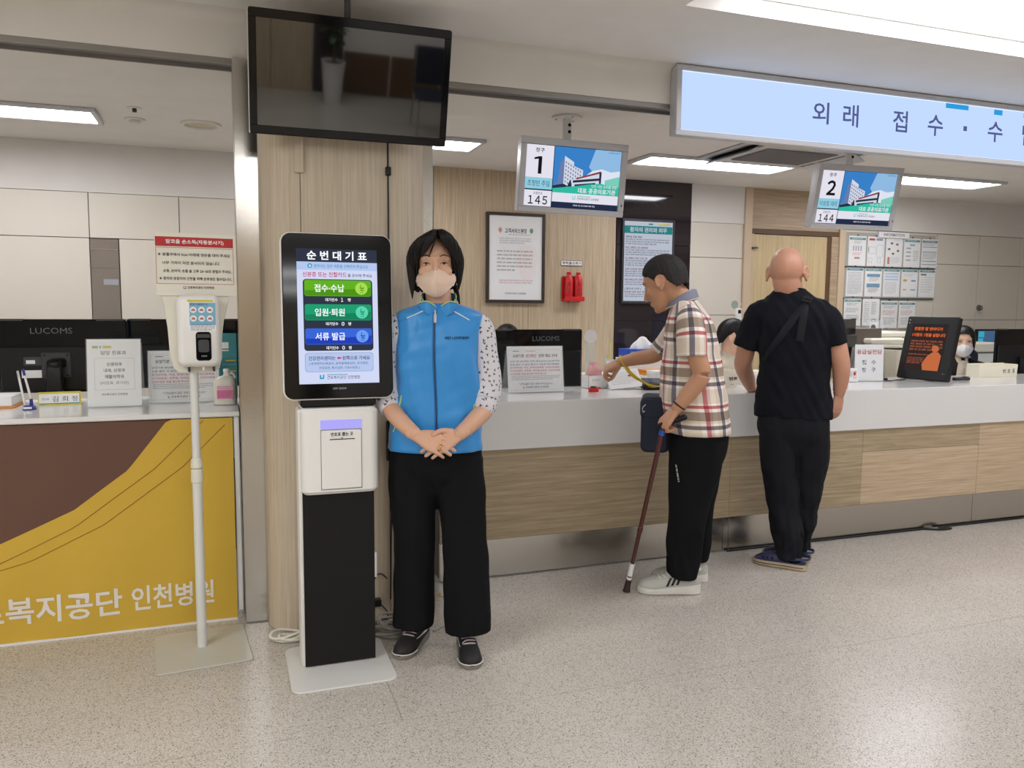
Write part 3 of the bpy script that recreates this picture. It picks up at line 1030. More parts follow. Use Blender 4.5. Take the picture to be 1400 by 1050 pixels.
for zt, s, cnt, m1, m2, m3 in ((0.131, '접수·수납', '1', E_g1, E_g1b, E_g1c), (0.044, '입원·퇴원', '0', E_t1, E_t1b, E_t1c), (-0.043, '서류 발급', '0', E_b1, E_b1b, E_b1c)):
    layer(scr, flat(rrect(-0.119, 0.119, zt - 0.058, zt, 0.007), yy - 0.0008), m1, 'button')
    layer(scr, flat([(-0.117, zt - 0.056), (0.117, zt - 0.056), (0.118, zt - 0.026), (0.06, zt - 0.031), (-0.02, zt - 0.036), (-0.118, zt - 0.037)], yy - 0.0011), m2, 'button')
    txt(scr, s, -0.084, 0.022, zt - 0.043, zt - 0.015, yy - 0.0015, E_wh, 0.012)
    layer(scr, disc(0.084, zt - 0.029, 0.0225, yy - 0.0014, 28), m3, 'button_disc')
    gd = layer(scr, [rect(0.080, 0.0825, zt - 0.03, zt - 0.015, yy - 0.0018), rect(0.0825, 0.093, zt - 0.03, zt - 0.026, yy - 0.0018), rect(0.091, 0.093, zt - 0.026, zt - 0.022, yy - 0.0018), rect(0.077, 0.08, zt - 0.028, zt - 0.0255, yy - 0.0018), rect(0.08, 0.0925, zt - 0.037, zt - 0.033, yy - 0.0018)], m2, 'hand_mark')
    txt(scr, '선택', 0.078, 0.091, zt - 0.047, zt - 0.0405, yy - 0.0018, m2, 0.01)
    txt(scr, '대기인수', -0.046, -0.002, zt - 0.0765, zt - 0.0645, yy - 0.0009, E_wh, 0.015)
    txt(scr, '１' if cnt == '1' else '０', 0.010, 0.017 if cnt == '1' else 0.020, zt - 0.0775, zt - 0.0635, yy - 0.0009, E_wh, 0.02)
    txt(scr, '명', 0.034, 0.044, zt - 0.0765, zt - 0.0645, yy - 0.0009, E_wh, 0.012)
layer(scr, flat(rrect(-0.122, 0.122, -0.200, -0.131, 0.010), yy - 0.0004), E_ib, 'note_box')
layer(scr, flat(rrect(-0.1212, 0.1212, -0.1992, -0.1318, 0.0095), yy - 0.0007), E_pale, 'note_box')
txt(scr, '건강관리센터는', -0.110, -0.015, -0.158, -0.143, yy - 0.0011, E_ib, 0.016)
layer(scr, flat([(-0.010, -0.1505), (-0.002, -0.156), (-0.002, -0.153), (0.006, -0.153), (0.006, -0.148), (-0.002, -0.148), (-0.002, -0.145)], yy - 0.0011), E_ir, 'arrow_mark')
txt(scr, '왼쪽으로 가세요', 0.010, 0.110, -0.158, -0.143, yy - 0.0011, E_ib, 0.016)
txt(scr, '( 운전면허신체검사, 공무원채용검진, 국가검진,', -0.108, 0.104, -0.176, -0.165, yy - 0.0011, E_ib, 0.004)
txt(scr, '건강검진, 특수검진, 기숙사검진 )', -0.074, 0.072, -0.192, -0.181, yy - 0.0011, E_ib, 0.004)
layer(scr, rect(-0.046, 0.028, -0.2115, -0.209, yy - 0.0007), E_cy, 'logo_bar')
layer(scr, [flat([(-0.072, -0.226), (-0.058, -0.226), (-0.056, -0.222), (-0.056, -0.210), (-0.061, -0.210), (-0.061, -0.221), (-0.067, -0.221), (-0.067, -0.212), (-0.072, -0.210)], yy - 0.0007)], E_cy, 'logo')
txt(scr, '근로복지공단 인천병원', -0.046, 0.072, -0.227, -0.214, yy - 0.0007, E_ib, 0.006)
part('maker_mark', print_rows(-0.026, 0.026, -0.266, -0.258, 1, -0.0066, 0.8, 3, 1.0), M['ink_lite'], hx, smooth=0)

# ================================================================== SANITISER STAND
ds = thing('sanitiser_stand', 'white hand sanitiser stand on a pole in front of the mustard banner', 'dispenser stand', (-0.128, 3.285, 0))
part('base_plate', prism([(x, y) for x, y in rrect(-0.172, 0.172, -0.205, 0.17, 0.014)], 0.0, 0.006, 'z', 0.002), M['grey_plate'], ds)
ds.rotation_euler = (0, 0, math.radians(5))
part('lower_pole', cyl((0, 0, 0.006), 0.0185, 0.68, 20), M['white_metal'], ds)
part('upper_pole', cyl((0, 0, 0.686), 0.0155, 0.46, 20), M['white_metal'], ds)
part('collar', [cyl((0, 0, 0.665), 0.0225, 0.055, 12, ch=0.004), cyl((0, 0, 0.722), 0.0225, 0.04, 12, 'z', 0.0205, ch=0.004)], M['off_white'], ds)
bo = [(-0.108, 1.395), (-0.098, 1.345), (-0.088, 1.27), (-0.082, 1.16), (-0.07, 1.115), (-0.05, 1.098), (0.07, 1.098), (0.092, 1.112), (0.102, 1.15), (0.104, 1.23), (0.112, 1.29), (0.124, 1.34), (0.136, 1.395)]
part('back_board', prism(bo[::-1][::-1], -0.020, -0.006, 'y', 0.003), M['off_white'], ds)
sb = part('sign_board', prism(rrect(-0.124, 0.162, 1.388, 1.622, 0.004, 3), -0.026, -0.018, 'y', 0.001), M['off_white'], ds)
ys = -0.0265
part('red_band', rect(-0.121, 0.152, 1.571, 1.606, ys - 0.0005), M['red'], sb, smooth=0)
txt(sb, '알코올 손소독(자동분사기)', -0.085, 0.118, 1.579, 1.597, ys - 0.001, M['paper'], 0.02)
part('red_outline', frame_lines(-0.120, 0.152, 1.432, 1.567, 0.0014, ys - 0.0005), M['red'], sb, smooth=0)
for z, x0, x1, s in ((1.535, -0.114, 0.140, '★ 분출구에서 5cm 아래에 양손을 대어 주세요'), (1.504, -0.098, 0.104, '너무 가까이 하면 분사되지 않습니다.'),
                     (1.474, -0.096, 0.144, '손등, 손바닥, 손톱 을 고루 20~30초 문질러 주세요.'), (1.446, -0.111, 0.144, '★ 환자와 방문자의 안전을 위해 손위생은 필수입니다.')):
    txt(sb, s, x0, x1, z, z + 0.0125, ys - 0.001, M['ink'], 0.012)
txt(sb, '근로복지공단 인천병원', -0.014, 0.080, 1.4145, 1.4245, ys - 0.001, M['ink'], 0.012)
part('logo', [rect(-0.028, -0.026, 1.4135, 1.4245, ys - 0.001), rect(-0.026, -0.019, 1.4135, 1.4155, ys - 0.001), rect(-0.021, -0.019, 1.4155, 1.4245, ys - 0.001)], M['ink_blue'], sb, smooth=0)
dz = part('dispenser_body', prism(rrect(-0.056, 0.096, 1.122, 1.392, 0.03, 8), -0.085, -0.018, 'y', 0.018), M['white'], ds, smooth=60)
part('yellow_tape', box(-0.02, 0.07, -0.0875, -0.083, 1.366, 1.373), M['yellow'], dz)
part('blue_label', rect(-0.013, 0.078, 1.279, 1.362, -0.0856), M['sky_label'], dz, smooth=0)
part('label_print', [print_rows(-0.01, 0.05, 1.352, 1.360, 1, -0.0862, 0.9, 1, 1), print_rows(-0.008, 0.074, 1.279, 1.283, 1, -0.0862, 0.7, 2, 0.9)], M['ink_blue'], dz, smooth=0)
part('label_disc', [disc(-0.0 + 0.029 * i, z, 0.0115, -0.0862, 18) for i in range(3) for z in (1.336, 1.304)], M['paper'], dz, smooth=0)
part('hand_drawing', [flat([(-0.007 + 0.029 * i, z - 0.004), (0.007 + 0.029 * i, z - 0.005), (0.006 + 0.029 * i, z + 0.002), (0.001 + 0.029 * i, z + 0.005), (-0.006 + 0.029 * i, z + 0.002)], -0.0868) for i in range(3) for z in (1.336, 1.304)], mat('label_skin_print', (176, 120, 104), 0.6), dz, smooth=0)
part('white_label', rect(-0.013, 0.078, 1.256, 1.279, -0.0856), M['paper'], dz, smooth=0)
part('label_print', print_rows(-0.010, 0.074, 1.257, 1.277, 3, -0.0862, 0.6, 4, 0.9), M['ink_grey'], dz, smooth=0)
wn = part('sensor_window', prism(rrect(0.006, 0.060, 1.146, 1.254, 0.012, 6), -0.0895, -0.08, 'y', 0.003), M['black_gloss'], dz)
part('sensor_window_band', rect(0.01, 0.056, 1.232, 1.246, -0.0898), M['dark_grey'], dz, smooth=0)
part('sensor_lens', prism(rrect(0.014, 0.052, 1.178, 1.225, 0.008, 4), -0.0905, -0.089, 'y'), M['dark_grey'], dz)
part('auto_mark', print_rows(0.024, 0.046, 1.160, 1.166, 1, -0.09, 0.9, 5, 1), M['ink_lite'], dz, smooth=0)
part('nozzle', cyl((0.032, -0.06, 1.108), 0.004, 0.02, 10), M['white'], ds)
for x in (-0.018, 0.07):
    part('clip', box(x - 0.004, x + 0.004, -0.055, -0.02, 1.102, 1.126, 0.002), M['dark_grey'], ds)

# ================================================================== BIG LIGHT SIGN
ls = thing('light_sign', 'long backlit pale blue department sign hanging under the ceiling over the right counter', 'sign', (2.045, 3.44, 2.185))
SL = 4.4
E_sign = glow('sign_pale_blue', (186, 209, 249), 1.12)
E_edge = glow('sign_bright_edge', (216, 230, 255), 1.25)
E_sgn_t = glow('sign_slate_print', (96, 104, 160), 0.8)
E_sgn_c = glow('sign_cyan_print', (48, 164, 232), 0.9)
E_sgn_y = glow('sign_amber_print', (240, 190, 70), 0.9)
part('box', box(0, SL, 0.0, 0.055, 0, 0.322, 0.003), M['silver'], ls)
for q in (box(-0.004, SL + 0.004, -0.016, 0.006, 0.3, 0.326, 0.003), box(-0.004, SL + 0.004, -0.016, 0.006, -0.004, 0.022, 0.003), box(-0.004, 0.024, -0.016, 0.006, 0.022, 0.3, 0.003), box(SL - 0.024, SL + 0.004, -0.016, 0.006, 0.022, 0.3, 0.003)):
    part('frame', q, M['silver'], ls)
part('light_panel', rect(0.024, SL - 0.024, 0.022, 0.3, -0.006), E_sign, ls, smooth=0)
part('bright_edge', frame_lines(0.024, SL - 0.024, 0.022, 0.3, 0.004, -0.0065), E_edge, ls, smooth=0)
for s, x0, x1, z0, z1 in (('외', 0.795, 0.898, 0.117, 0.226), ('래', 0.988, 1.088, 0.117, 0.230), ('접', 1.318, 1.418, 0.117, 0.228), ('수', 1.56, 1.668, 0.115, 0.226), ('수', 1.998, 2.11, 0.115, 0.226), ('납', 2.262, 2.372, 0.113, 0.228)):
    txt(ls, s, x0, x1, z0, z1, -0.0075, E_sgn_t, 0.012)
part('lettering', rect(1.816, 1.842, 0.158, 0.184, -0.0075), E_sgn_t, ls, smooth=0)
part('cyan_block', rect(1.68, 1.845, 0.27, 0.296, -0.0072), E_sgn_c, ls, smooth=0)
part('cyan_block', rect(2.036, 2.1, 0.264, 0.292, -0.0072), E_sgn_c, ls, smooth=0)
part('amber_block', rect(2.26, 2.40, 0.266, 0.292, -0.0072), E_sgn_y, ls, smooth=0)
for x in (0.5, 2.6):
    part('hanger', box(x - 0.02, x + 0.02, 0.03, 0.07, 0.32, 0.332), M['dark_metal'], ls)

# ================================================================== NUMBER SCREENS
T_sky = glow('advert_sky', (62, 138, 214), 0.85)
T_sky2 = glow('advert_sky_pale', (150, 194, 236), 0.9)
T_cl = glow('advert_cloud', (226, 232, 246), 0.95)
T_w = glow('number_white', (232, 230, 242), 0.95)
T_k = glow('number_black', (28, 28, 34), 0.8)
T_cy = glow('name_cyan', (150, 212, 232), 0.9)
T_gn = glow('advert_emerald', (52, 196, 168), 0.9)
T_gn2 = glow('advert_emerald_pale', (128, 214, 194), 0.9)
T_nv = glow('advert_navy', (40, 50, 78), 0.85)
T_bd = glow('advert_building', (214, 218, 232), 0.95)
T_bs = glow('advert_building_side', (112, 134, 184), 0.85)
T_wn = glow('advert_window', (120, 138, 178), 0.8)
T_dk = glow('advert_dark', (44, 56, 82), 0.8)
T_br = glow('advert_roof', (150, 72, 68), 0.8)


def number_screen(loc, rz, tilt, roll, num, name, count, label, pole):
    t = thing('number_screen', label, 'screen', loc, rz, tilt, roll, group='counter number screens')
    w, h = 0.30, 0.19
    part('housing', prism(rrect(-w, w, -h, h, 0.008, 4), 0.0, 0.05, 'y', 0.004), M['silver'], t)
    for q in (box(-w, w, -0.012, 0.004, h - 0.035, h, 0.003), box(-w, w, -0.012, 0.004, -h, -h + 0.030, 0.003), box(-w, -w + 0.032, -0.012, 0.004, -h + 0.03, h - 0.035, 0.003), box(w - 0.034, w, -0.012, 0.004, -h + 0.03, h - 0.035, 0.003)):
        part('bezel', q, M['silver'], t)
    part('maker_mark', print_rows(-0.02, 0.02, -h + 0.012, -h + 0.016, 1, -0.0125, 0.9, 2, 1), M['ink_lite'], t, smooth=0)
    part('power_button', box(w - 0.018, w - 0.013, -0.0135, -0.012, -0.135, -0.122), M['black'], t)
    x0, x1, z0, z1 = -w + 0.032, w - 0.034, -h + 0.030, h - 0.035
    s = part('screen', rect(x0, x1, z0, z1, -0.001), T_k, t, smooth=0)
    W, H = x1 - x0, z1 - z0

    def u(a, b=None):
        return x0 + W * a if b is None else (x0 + W * a, z1 - H * b)

    def r(a0, a1, b0, b1, d, m, nm='screen_shape'):
        return part(nm, rect(x0 + W * a0, x0 + W * a1, z1 - H * b1, z1 - H * b0, -0.001 - d), m, s, smooth=0)

    def t_(st, a0, a1, b0, b1, m, bold=0.015, d=0.0022, space=1.0):
        txt(s, st, x0 + W * a0, x0 + W * a1, z1 - H * b1, z1 - H * b0, -0.001 - d, m, bold, space)

    def p_(pts, d, m, nm='advert_picture'):
        part(nm, flat([u(a, b) for a, b in pts][::-1], -0.001 - d), m, s, smooth=0)
    r(0.004, 0.285, 0.008, 0.53, 0.0005, T_w, 'number_panel')
    r(0.004, 0.285, 0.53, 0.715, 0.0005, T_cy, 'name_panel')
    r(0.004, 0.285, 0.735, 0.992, 0.0005, T_w, 'count_panel')
    r(0.292, 0.998, 0.008, 0.75, 0.0005, T_sky, 'advert')
    r(0.292, 0.998, 0.75, 0.90, 0.0007, T_w, 'advert')
    r(0.292, 0.998, 0.90, 0.992, 0.0007, T_nv, 'advert')
    t_('창구', 0.095, 0.185, 0.055, 0.125, T_k)
    if num == '1':
        p_([(0.085, 0.245), (0.085, 0.215), (0.135, 0.19), (0.165, 0.19), (0.165, 0.47), (0.128, 0.47), (0.128, 0.232)], 0.0022, T_k, 'lettering')
    else:
        t_('２', 0.085, 0.205, 0.19, 0.47, T_k, 0.03)
    t_(name, 0.028, 0.255, 0.575, 0.67, T_dk, 0.0)
    t_('호출번호', 0.095, 0.19, 0.76, 0.805, T_dk, 0.0)
    t_(count, 0.045, 0.245, 0.825, 0.965, T_k, 0.018, space=0.66)
    # advert: pale sky, clouds, the hospital, a green slope
    p_([(0.72, 0.008), (0.998, 0.008), (0.998, 0.62), (0.80, 0.55), (0.66, 0.30)], 0.0007, T_sky2)
    p_([(0.62, 0.46), (0.70, 0.36), (0.80, 0.32), (0.90, 0.36), (0.998, 0.33), (0.998, 0.75), (0.62, 0.75)], 0.0009, T_cl)
    p_([(0.292, 0.64), (0.34, 0.56), (0.36, 0.26), (0.40, 0.17), (0.40, 0.66), (0.292, 0.70)], 0.0010, T_bs)
    p_([(0.40, 0.15), (0.50, 0.24), (0.50, 0.30), (0.60, 0.36), (0.60, 0.62), (0.40, 0.66)], 0.0011, T_bd)
    g = []
    for i in range(7):
        for k in range(6):
            a, b = 0.412 + i * 0.026, 0.235 + i * 0.022 + k * 0.062
            if b < 0.58:
                g.append(flat([u(a, b + 0.03), u(a + 0.012, b + 0.036), u(a + 0.012, b + 0.006), u(a, b)], -0.001 - 0.0014))
    part('advert_windows', g, T_wn, s, smooth=0, kind='stuff')
    p_([(0.46, 0.60), (0.50, 0.52), (0.78, 0.38), (0.80, 0.56), (0.60, 0.62), (0.46, 0.66)], 0.0015, T_bd)
    p_([(0.50, 0.535), (0.78, 0.47), (0.78, 0.51), (0.50, 0.575)], 0.0018, T_dk)
    p_([(0.52, 0.60), (0.74, 0.55), (0.74, 0.575), (0.52, 0.63)], 0.0018, T_dk)
    p_([(0.52, 0.50), (0.79, 0.355), (0.80, 0.385), (0.54, 0.515)], 0.0019, T_br)
    p_([(0.775, 0.37), (0.80, 0.37), (0.80, 0.60), (0.78, 0.60)], 0.0019, T_dk)
    p_([(0.45, 0.60), (0.475, 0.52), (0.49, 0.62), (0.49, 0.70), (0.44, 0.70)], 0.0019, T_dk)
    p_([(0.292, 0.64), (0.40, 0.60), (0.46, 0.64), (0.292, 0.70)], 0.0019, T_dk)
    p_([(0.84, 0.50), (0.998, 0.42), (0.998, 0.75), (0.84, 0.75)], 0.0017, T_gn2)
    p_([(0.292, 0.685), (0.54, 0.625), (0.80, 0.555), (0.998, 0.64), (0.998, 0.75), (0.292, 0.75)], 0.0020, T_gn)
    p_([(0.292, 0.75), (0.292, 0.70), (0.70, 0.575), (0.998, 0.60), (0.998, 0.75)], 0.0021, T_gn)
    t_('인천 시민 모두를 위한', 0.70, 0.975, 0.585, 0.635, T_w, 0.008, 0.0026)
    t_('대표 공공의료기관', 0.56, 0.965, 0.65, 0.735, T_w, 0.025, 0.0026)
    t_('근로복지공단', 0.86, 0.98, 0.03, 0.055, T_dk, 0.0, 0.0026)
    r(0.56, 0.70, 0.785, 0.795, 0.0012, T_gn, 'logo_bar')
    p_([(0.505, 0.79), (0.515, 0.79), (0.515, 0.835), (0.53, 0.835), (0.53, 0.785), (0.54, 0.785), (0.54, 0.845), (0.52, 0.855), (0.505, 0.84)], 0.0012, T_cy, 'logo')
    t_('근로복지공단 인천병원', 0.555, 0.79, 0.81, 0.85, T_dk, 0.004, 0.0014)
    part('date_line', print_rows(x0 + W * 0.52, x0 + W * 0.76, z1 - H * 0.958, z1 - H * 0.934, 1, -0.0024, 0.9, 5, 1), T_w, s, smooth=0)
    # bracket arm, pole and ceiling plate: upright whatever the tilt
    inv = np.array((Matrix.Rotation(rz, 3, 'Z') @ Matrix.Rotation(tilt, 3, 'X') @ Matrix.Rotation(roll, 3, 'Y')).inverted())
    P = np.array(pole) - np.array(loc)

    def up(gs):
        V, F = join(gs)
        return V @ inv.T, F
    zt = ZI - loc[2]
    part('pole', up([cyl((P[0], P[1], -0.02), 0.024, zt + 0.016, 20)]), M['white_metal'], t)
    part('ceiling_plate', up([cyl((P[0], P[1], zt - 0.010), 0.082, 0.0095, 32, ch=0.002)]), M['white_metal'], t)
    for a in (0, 1, 2):
        part('screw', up([cyl((P[0] + 0.06 * math.cos(a * 2.1 + 0.6), P[1] + 0.06 * math.sin(a * 2.1 + 0.6), zt - 0.0125), 0.005, 0.003, 8)]), M['dark_grey'], t)
    for k in (0, 1):
        part('cable_hole', up([cyl((P[0] + 0.004, P[1] - 0.022, zt - 0.045 - 0.035 * k), 0.009, -0.004, 14, 'y')]), M['black'], t)
    part('bracket', up([box(P[0] - 0.03, P[0] + 0.03, 0.045, P[1] + 0.02, -0.05, 0.03, 0.004)]), M['dark_grey'], t)
    return t


number_screen((1.743, 3.955, 2.038), math.radians(-3.0), math.radians(6.9), math.radians(1.1), '1', '조정민 주임', '１４５', 'ceiling-hung screen showing window number one, above the framed charter', (1.745, 4.05, 0))
number_screen((3.623, 3.955, 2.03), math.radians(-3.9), math.radians(12.0), math.radians(0.1), '2', '이상호 대리', '１４４', 'ceiling-hung screen showing window number two, under the big sign', (3.65, 4.06, 0))

# ================================================================== ON THE BACK WALL
YWD = YB - 0.011
fp = thing('framed_charter', 'customer charter in a dark brown frame on the wood wall', 'picture', (2.077, YWD, 1.722))
fw_, fh_ = 0.236, 0.338
for q in (box(-fw_, fw_, -0.03, 0, fh_ - 0.022, fh_, 0.003), box(-fw_, fw_, -0.03, 0, -fh_, -fh_ + 0.022, 0.003), box(-fw_, -fw_ + 0.022, -0.03, 0, -fh_ + 0.022, fh_ - 0.022, 0.003), box(fw_ - 0.022, fw_, -0.03, 0, -fh_ + 0.022, fh_ - 0.022, 0.003)):
    part('frame', q, mat('dark_brown_frame', (58, 46, 40), 0.4), fp)
pp = part('paper', box(-fw_ + 0.02, fw_ - 0.02, -0.018, -0.002, -fh_ + 0.02, fh_ - 0.02), M['paper'], fp)
txt(pp, '고객서비스헌장', -0.088, 0.088, 0.185, 0.222, -0.0186, M['ink'], 0.02)
part('underline', rect(-0.06, 0.12, 0.174, 0.176, -0.0186), M['ink_grey'], pp, smooth=0)
part('emblem', [disc(-0.126, 0.212, 0.014, -0.0186), flat([(-0.142, 0.205), (-0.11, 0.205), (-0.126, 0.182)][::-1], -0.0187)], mat('faded_red_print', (214, 150, 140), 0.6), pp, smooth=0)
part('emblem', [disc(0.126, 0.212, 0.014, -0.0186), flat([(0.108, 0.205), (0.144, 0.205), (0.126, 0.184)][::-1], -0.0187)], mat('faded_green_print', (120, 160, 130), 0.6), pp, smooth=0)
part('pale_rose_mark', [disc(0.09, 0.0, 0.10, -0.0182, 36), disc(0.10, -0.1, 0.07, -0.0183, 30)], mat('watermark_print', (240, 232, 230), 0.6), pp, smooth=0)
part('small_print', print_rows(-0.13, 0.13, 0.10, 0.15, 3, -0.0188, 0.5, 11, 0.8), M['ink_lite'], pp, smooth=0)
part('small_print', print_rows(-0.15, 0.14, -0.115, 0.055, 6, -0.0188, 0.38, 12, 0.5), M['ink_grey'], pp, smooth=0)
part('small_print', print_rows(-0.13, 0.14, -0.20, -0.165, 2, -0.0188, 0.5, 13, 1.0), mat('faded_rose_ink', (206, 140, 146), 0.6), pp, smooth=0)
txt(pp, '근로복지공단 인천병원', -0.085, 0.085, -0.275, -0.26, -0.0188, M['ink_grey'], 0.008)

ps = thing('poster_display', 'lit patients\' rights poster in a thin black frame on the dark glass wall', 'poster', (3.213, YB - 0.017, 1.724))
for q in (box(-0.236, 0.236, -0.022, 0, 0.317, 0.337, 0.002), box(-0.236, 0.236, -0.022, 0, -0.337, -0.317, 0.002), box(-0.236, -0.22, -0.022, 0, -0.317, 0.317, 0.002), box(0.22, 0.236, -0.022, 0, -0.317, 0.317, 0.002)):
    part('frame', q, M['dark_grey'], ps)
P_w = glow('poster_backlight', (214, 220, 236), 0.7)
P_t = glow('poster_teal', (52, 148, 150), 0.7)
P_k = glow('poster_ink', (70, 76, 96), 0.6)
P_r = glow('poster_red_ink', (150, 72, 72), 0.6)
sh = part('lit_sheet', box(-0.222, 0.222, -0.012, -0.003, -0.32, 0.32), P_w, ps)
part('teal_band', rect(-0.218, 0.218, 0.222, 0.282, -0.0125), P_t, sh, smooth=0)
txt(sh, '환자의 권리와 의무', -0.168, 0.168, 0.232, 0.272, -0.013, P_w, 0.03)
part('logo', rect(-0.0, 0.04, 0.293, 0.304, -0.0125), P_t, sh, smooth=0)
part('logo', rect(0.09, 0.2, 0.293, 0.304, -0.0125), M['yellow'], sh, smooth=0)
z = 0.20
for i, (hd_, n) in enumerate(((P_k, 3), (P_r, 3), (P_r, 3), (P_r, 3), (P_r, 2))):
    part('small_print', print_rows(-0.205, 0.0 if i else -0.05, z - 0.016, z, 1, -0.013, 0.9, i, 1), hd_, sh, smooth=0)
    part('small_print', print_rows(-0.205, 0.2, z - 0.024 - 0.017 * n, z - 0.022, n, -0.013, 0.55, 20 + i, 0.7), P_k, sh, smooth=0)
    z -= 0.034 + 0.017 * n
txt(sh, '[ 환자의 의무 ]', -0.205, -0.06, z - 0.022, z - 0.002, -0.013, P_k, 0.012)
part('small_print', print_rows(-0.205, -0.02, z - 0.046, z - 0.03, 1, -0.013, 0.9, 41, 1), P_r, sh, smooth=0)
part('small_print', print_rows(-0.205, 0.2, z - 0.085, z - 0.052, 2, -0.013, 0.55, 42, 0.8), P_k, sh, smooth=0)

fs = thing('extinguisher_sign', 'small white sign on the wood wall above the red throwable extinguishers', 'sign', (2.548, YWD, 1.696))
part('plate', box(-0.092, 0.092, -0.006, 0, -0.021, 0.021, 0.001), M['paper'], fs)
part('border', frame_lines(-0.092, 0.092, -0.021, 0.021, 0.004, -0.0065), M['ink_grey'], fs, smooth=0)
txt(fs, '투척용소화기', -0.08, 0.08, -0.011, 0.011, -0.0068, M['ink'], 0.02)
fe = thing('extinguisher_holder', 'red wall holder with two red throwable extinguishers under the small sign', 'fire extinguisher', (2.55, YWD, 1.40))
part('holder', [box(-0.085, 0.082, -0.075, 0, 0.0, 0.02, 0.004), box(-0.085, 0.082, -0.012, 0, 0.0, 0.19, 0.003), box(-0.085, 0.082, -0.078, -0.07, 0.0, 0.035, 0.003)], M['red_plastic'], fe)
for i in (-1, 1):
    b = part('extinguisher_bottle', sweep([(i * 0.04, -0.04, 0.024), (i * 0.04, -0.04, 0.165), (i * 0.04, -0.04, 0.185), (i * 0.04, -0.04, 0.2)], [0.034, 0.034, 0.026, 0.016], 16, ex=2.6), M['red_plastic'], fe, label='red bottle')
    part('bottle_cap', cyl((i * 0.04, -0.04, 0.208), 0.018, 0.016, 14, ch=0.003), M['red_plastic'], b)
    part('bottle_print', [print_rows(i * 0.04 - 0.018, i * 0.04 + 0.018, 0.11, 0.145, 2, -0.0752, 0.7, 8, 1), print_rows(i * 0.04 - 0.02, i * 0.04 + 0.02, 0.045, 0.1, 5, -0.0752, 0.6, 9, 1)], M['ink'], b, smooth=0, kind='stuff')

# information board: clear pockets with paper sheets
YP = YB - 0.001
ib = thing('information_board', 'grey clear pocket board on the tiled wall under the information plate', 'notice board', (5.74, YP, 1.6))
part('backing', box(-0.55, 0.52, -0.004, 0, -0.145, 0.44, 0.001), mat('grey_clear_backing', (176, 172, 164), 0.25), ib)
part('rail', box(-0.55, 0.52, -0.016, -0.004, 0.128, 0.138, 0.001), M['dark_grey'], ib)
part('rail', box(-0.55, 0.52, -0.016, -0.004, -0.152, -0.142, 0.001), M['dark_grey'], ib)
part('side_rail', box(-0.56, -0.535, -0.012, 0, -0.43, 0.16, 0.001), M['dark_metal'], ib)
ip = thing('information_plate', 'small white plate lettered INFORMATION above the pocket board', 'sign', (5.745, YB - 0.062, 2.034))
ip.location = (5.745, YB - 0.016, 2.030)
part('plate', box(-0.178, 0.178, -0.008, 0.015, -0.028, 0.026, 0.001), M['paper'], ip)
txt(ip, 'INFORMATION', -0.12, 0.12, -0.013, 0.013, -0.0085, M['ink_grey'], 0.01)
Q = M
SHEETS = [
    (0, 0, 'sheet with a teal heading and grey figures, first in the top row', 'fig'), (0, 1, 'sheet with red and blue headings over a flow chart', 'flow'),
    (0, 2, 'sheet with a ring of brown icons and an orange block', 'ring'), (0, 3, 'sheet with a dark teal heading and two columns of boxes', 'cols'),
    (0, 4, 'sheet with dark teal heading and blue bars, last in the top row', 'bars'),
    (1, 0, 'sheet of close grey print, first in the middle row', 'text'), (1, 1, 'sheet with two teal blocks of print', 'blocks'),
    (1, 2, 'sheet with pale blue tables in the middle of the board', 'table'), (1, 3, 'sheet with small yellow and blue pictures, fourth in the middle row', 'pics'),
    (1, 4, 'sheet of sparse print, last in the middle row', 'sparse'),
    (2, 0, 'sheet with a teal heading and arrows, first in the bottom row', 'arrows'), (2, 1, 'sheet with a dark heart drawing at its foot', 'heart'),
    (2, 2, 'sheet with a dark teal heading and red lines, third in the bottom row', 'lines'), (2, 3, 'sheet with dark teal heading, last in the bottom row', 'lines2')]
tints = {'steel_blue': mat('steel_blue_print', (96, 146, 176), 0.5), 'brown': mat('brown_print', (126, 84, 76), 0.5), 'navy': mat('slate_print', (112, 124, 164), 0.5), 'pale_b': mat('pale_blue_print', (184, 206, 232), 0.5), 'orange_red': mat('orange_red_print', (206, 112, 84), 0.5)}
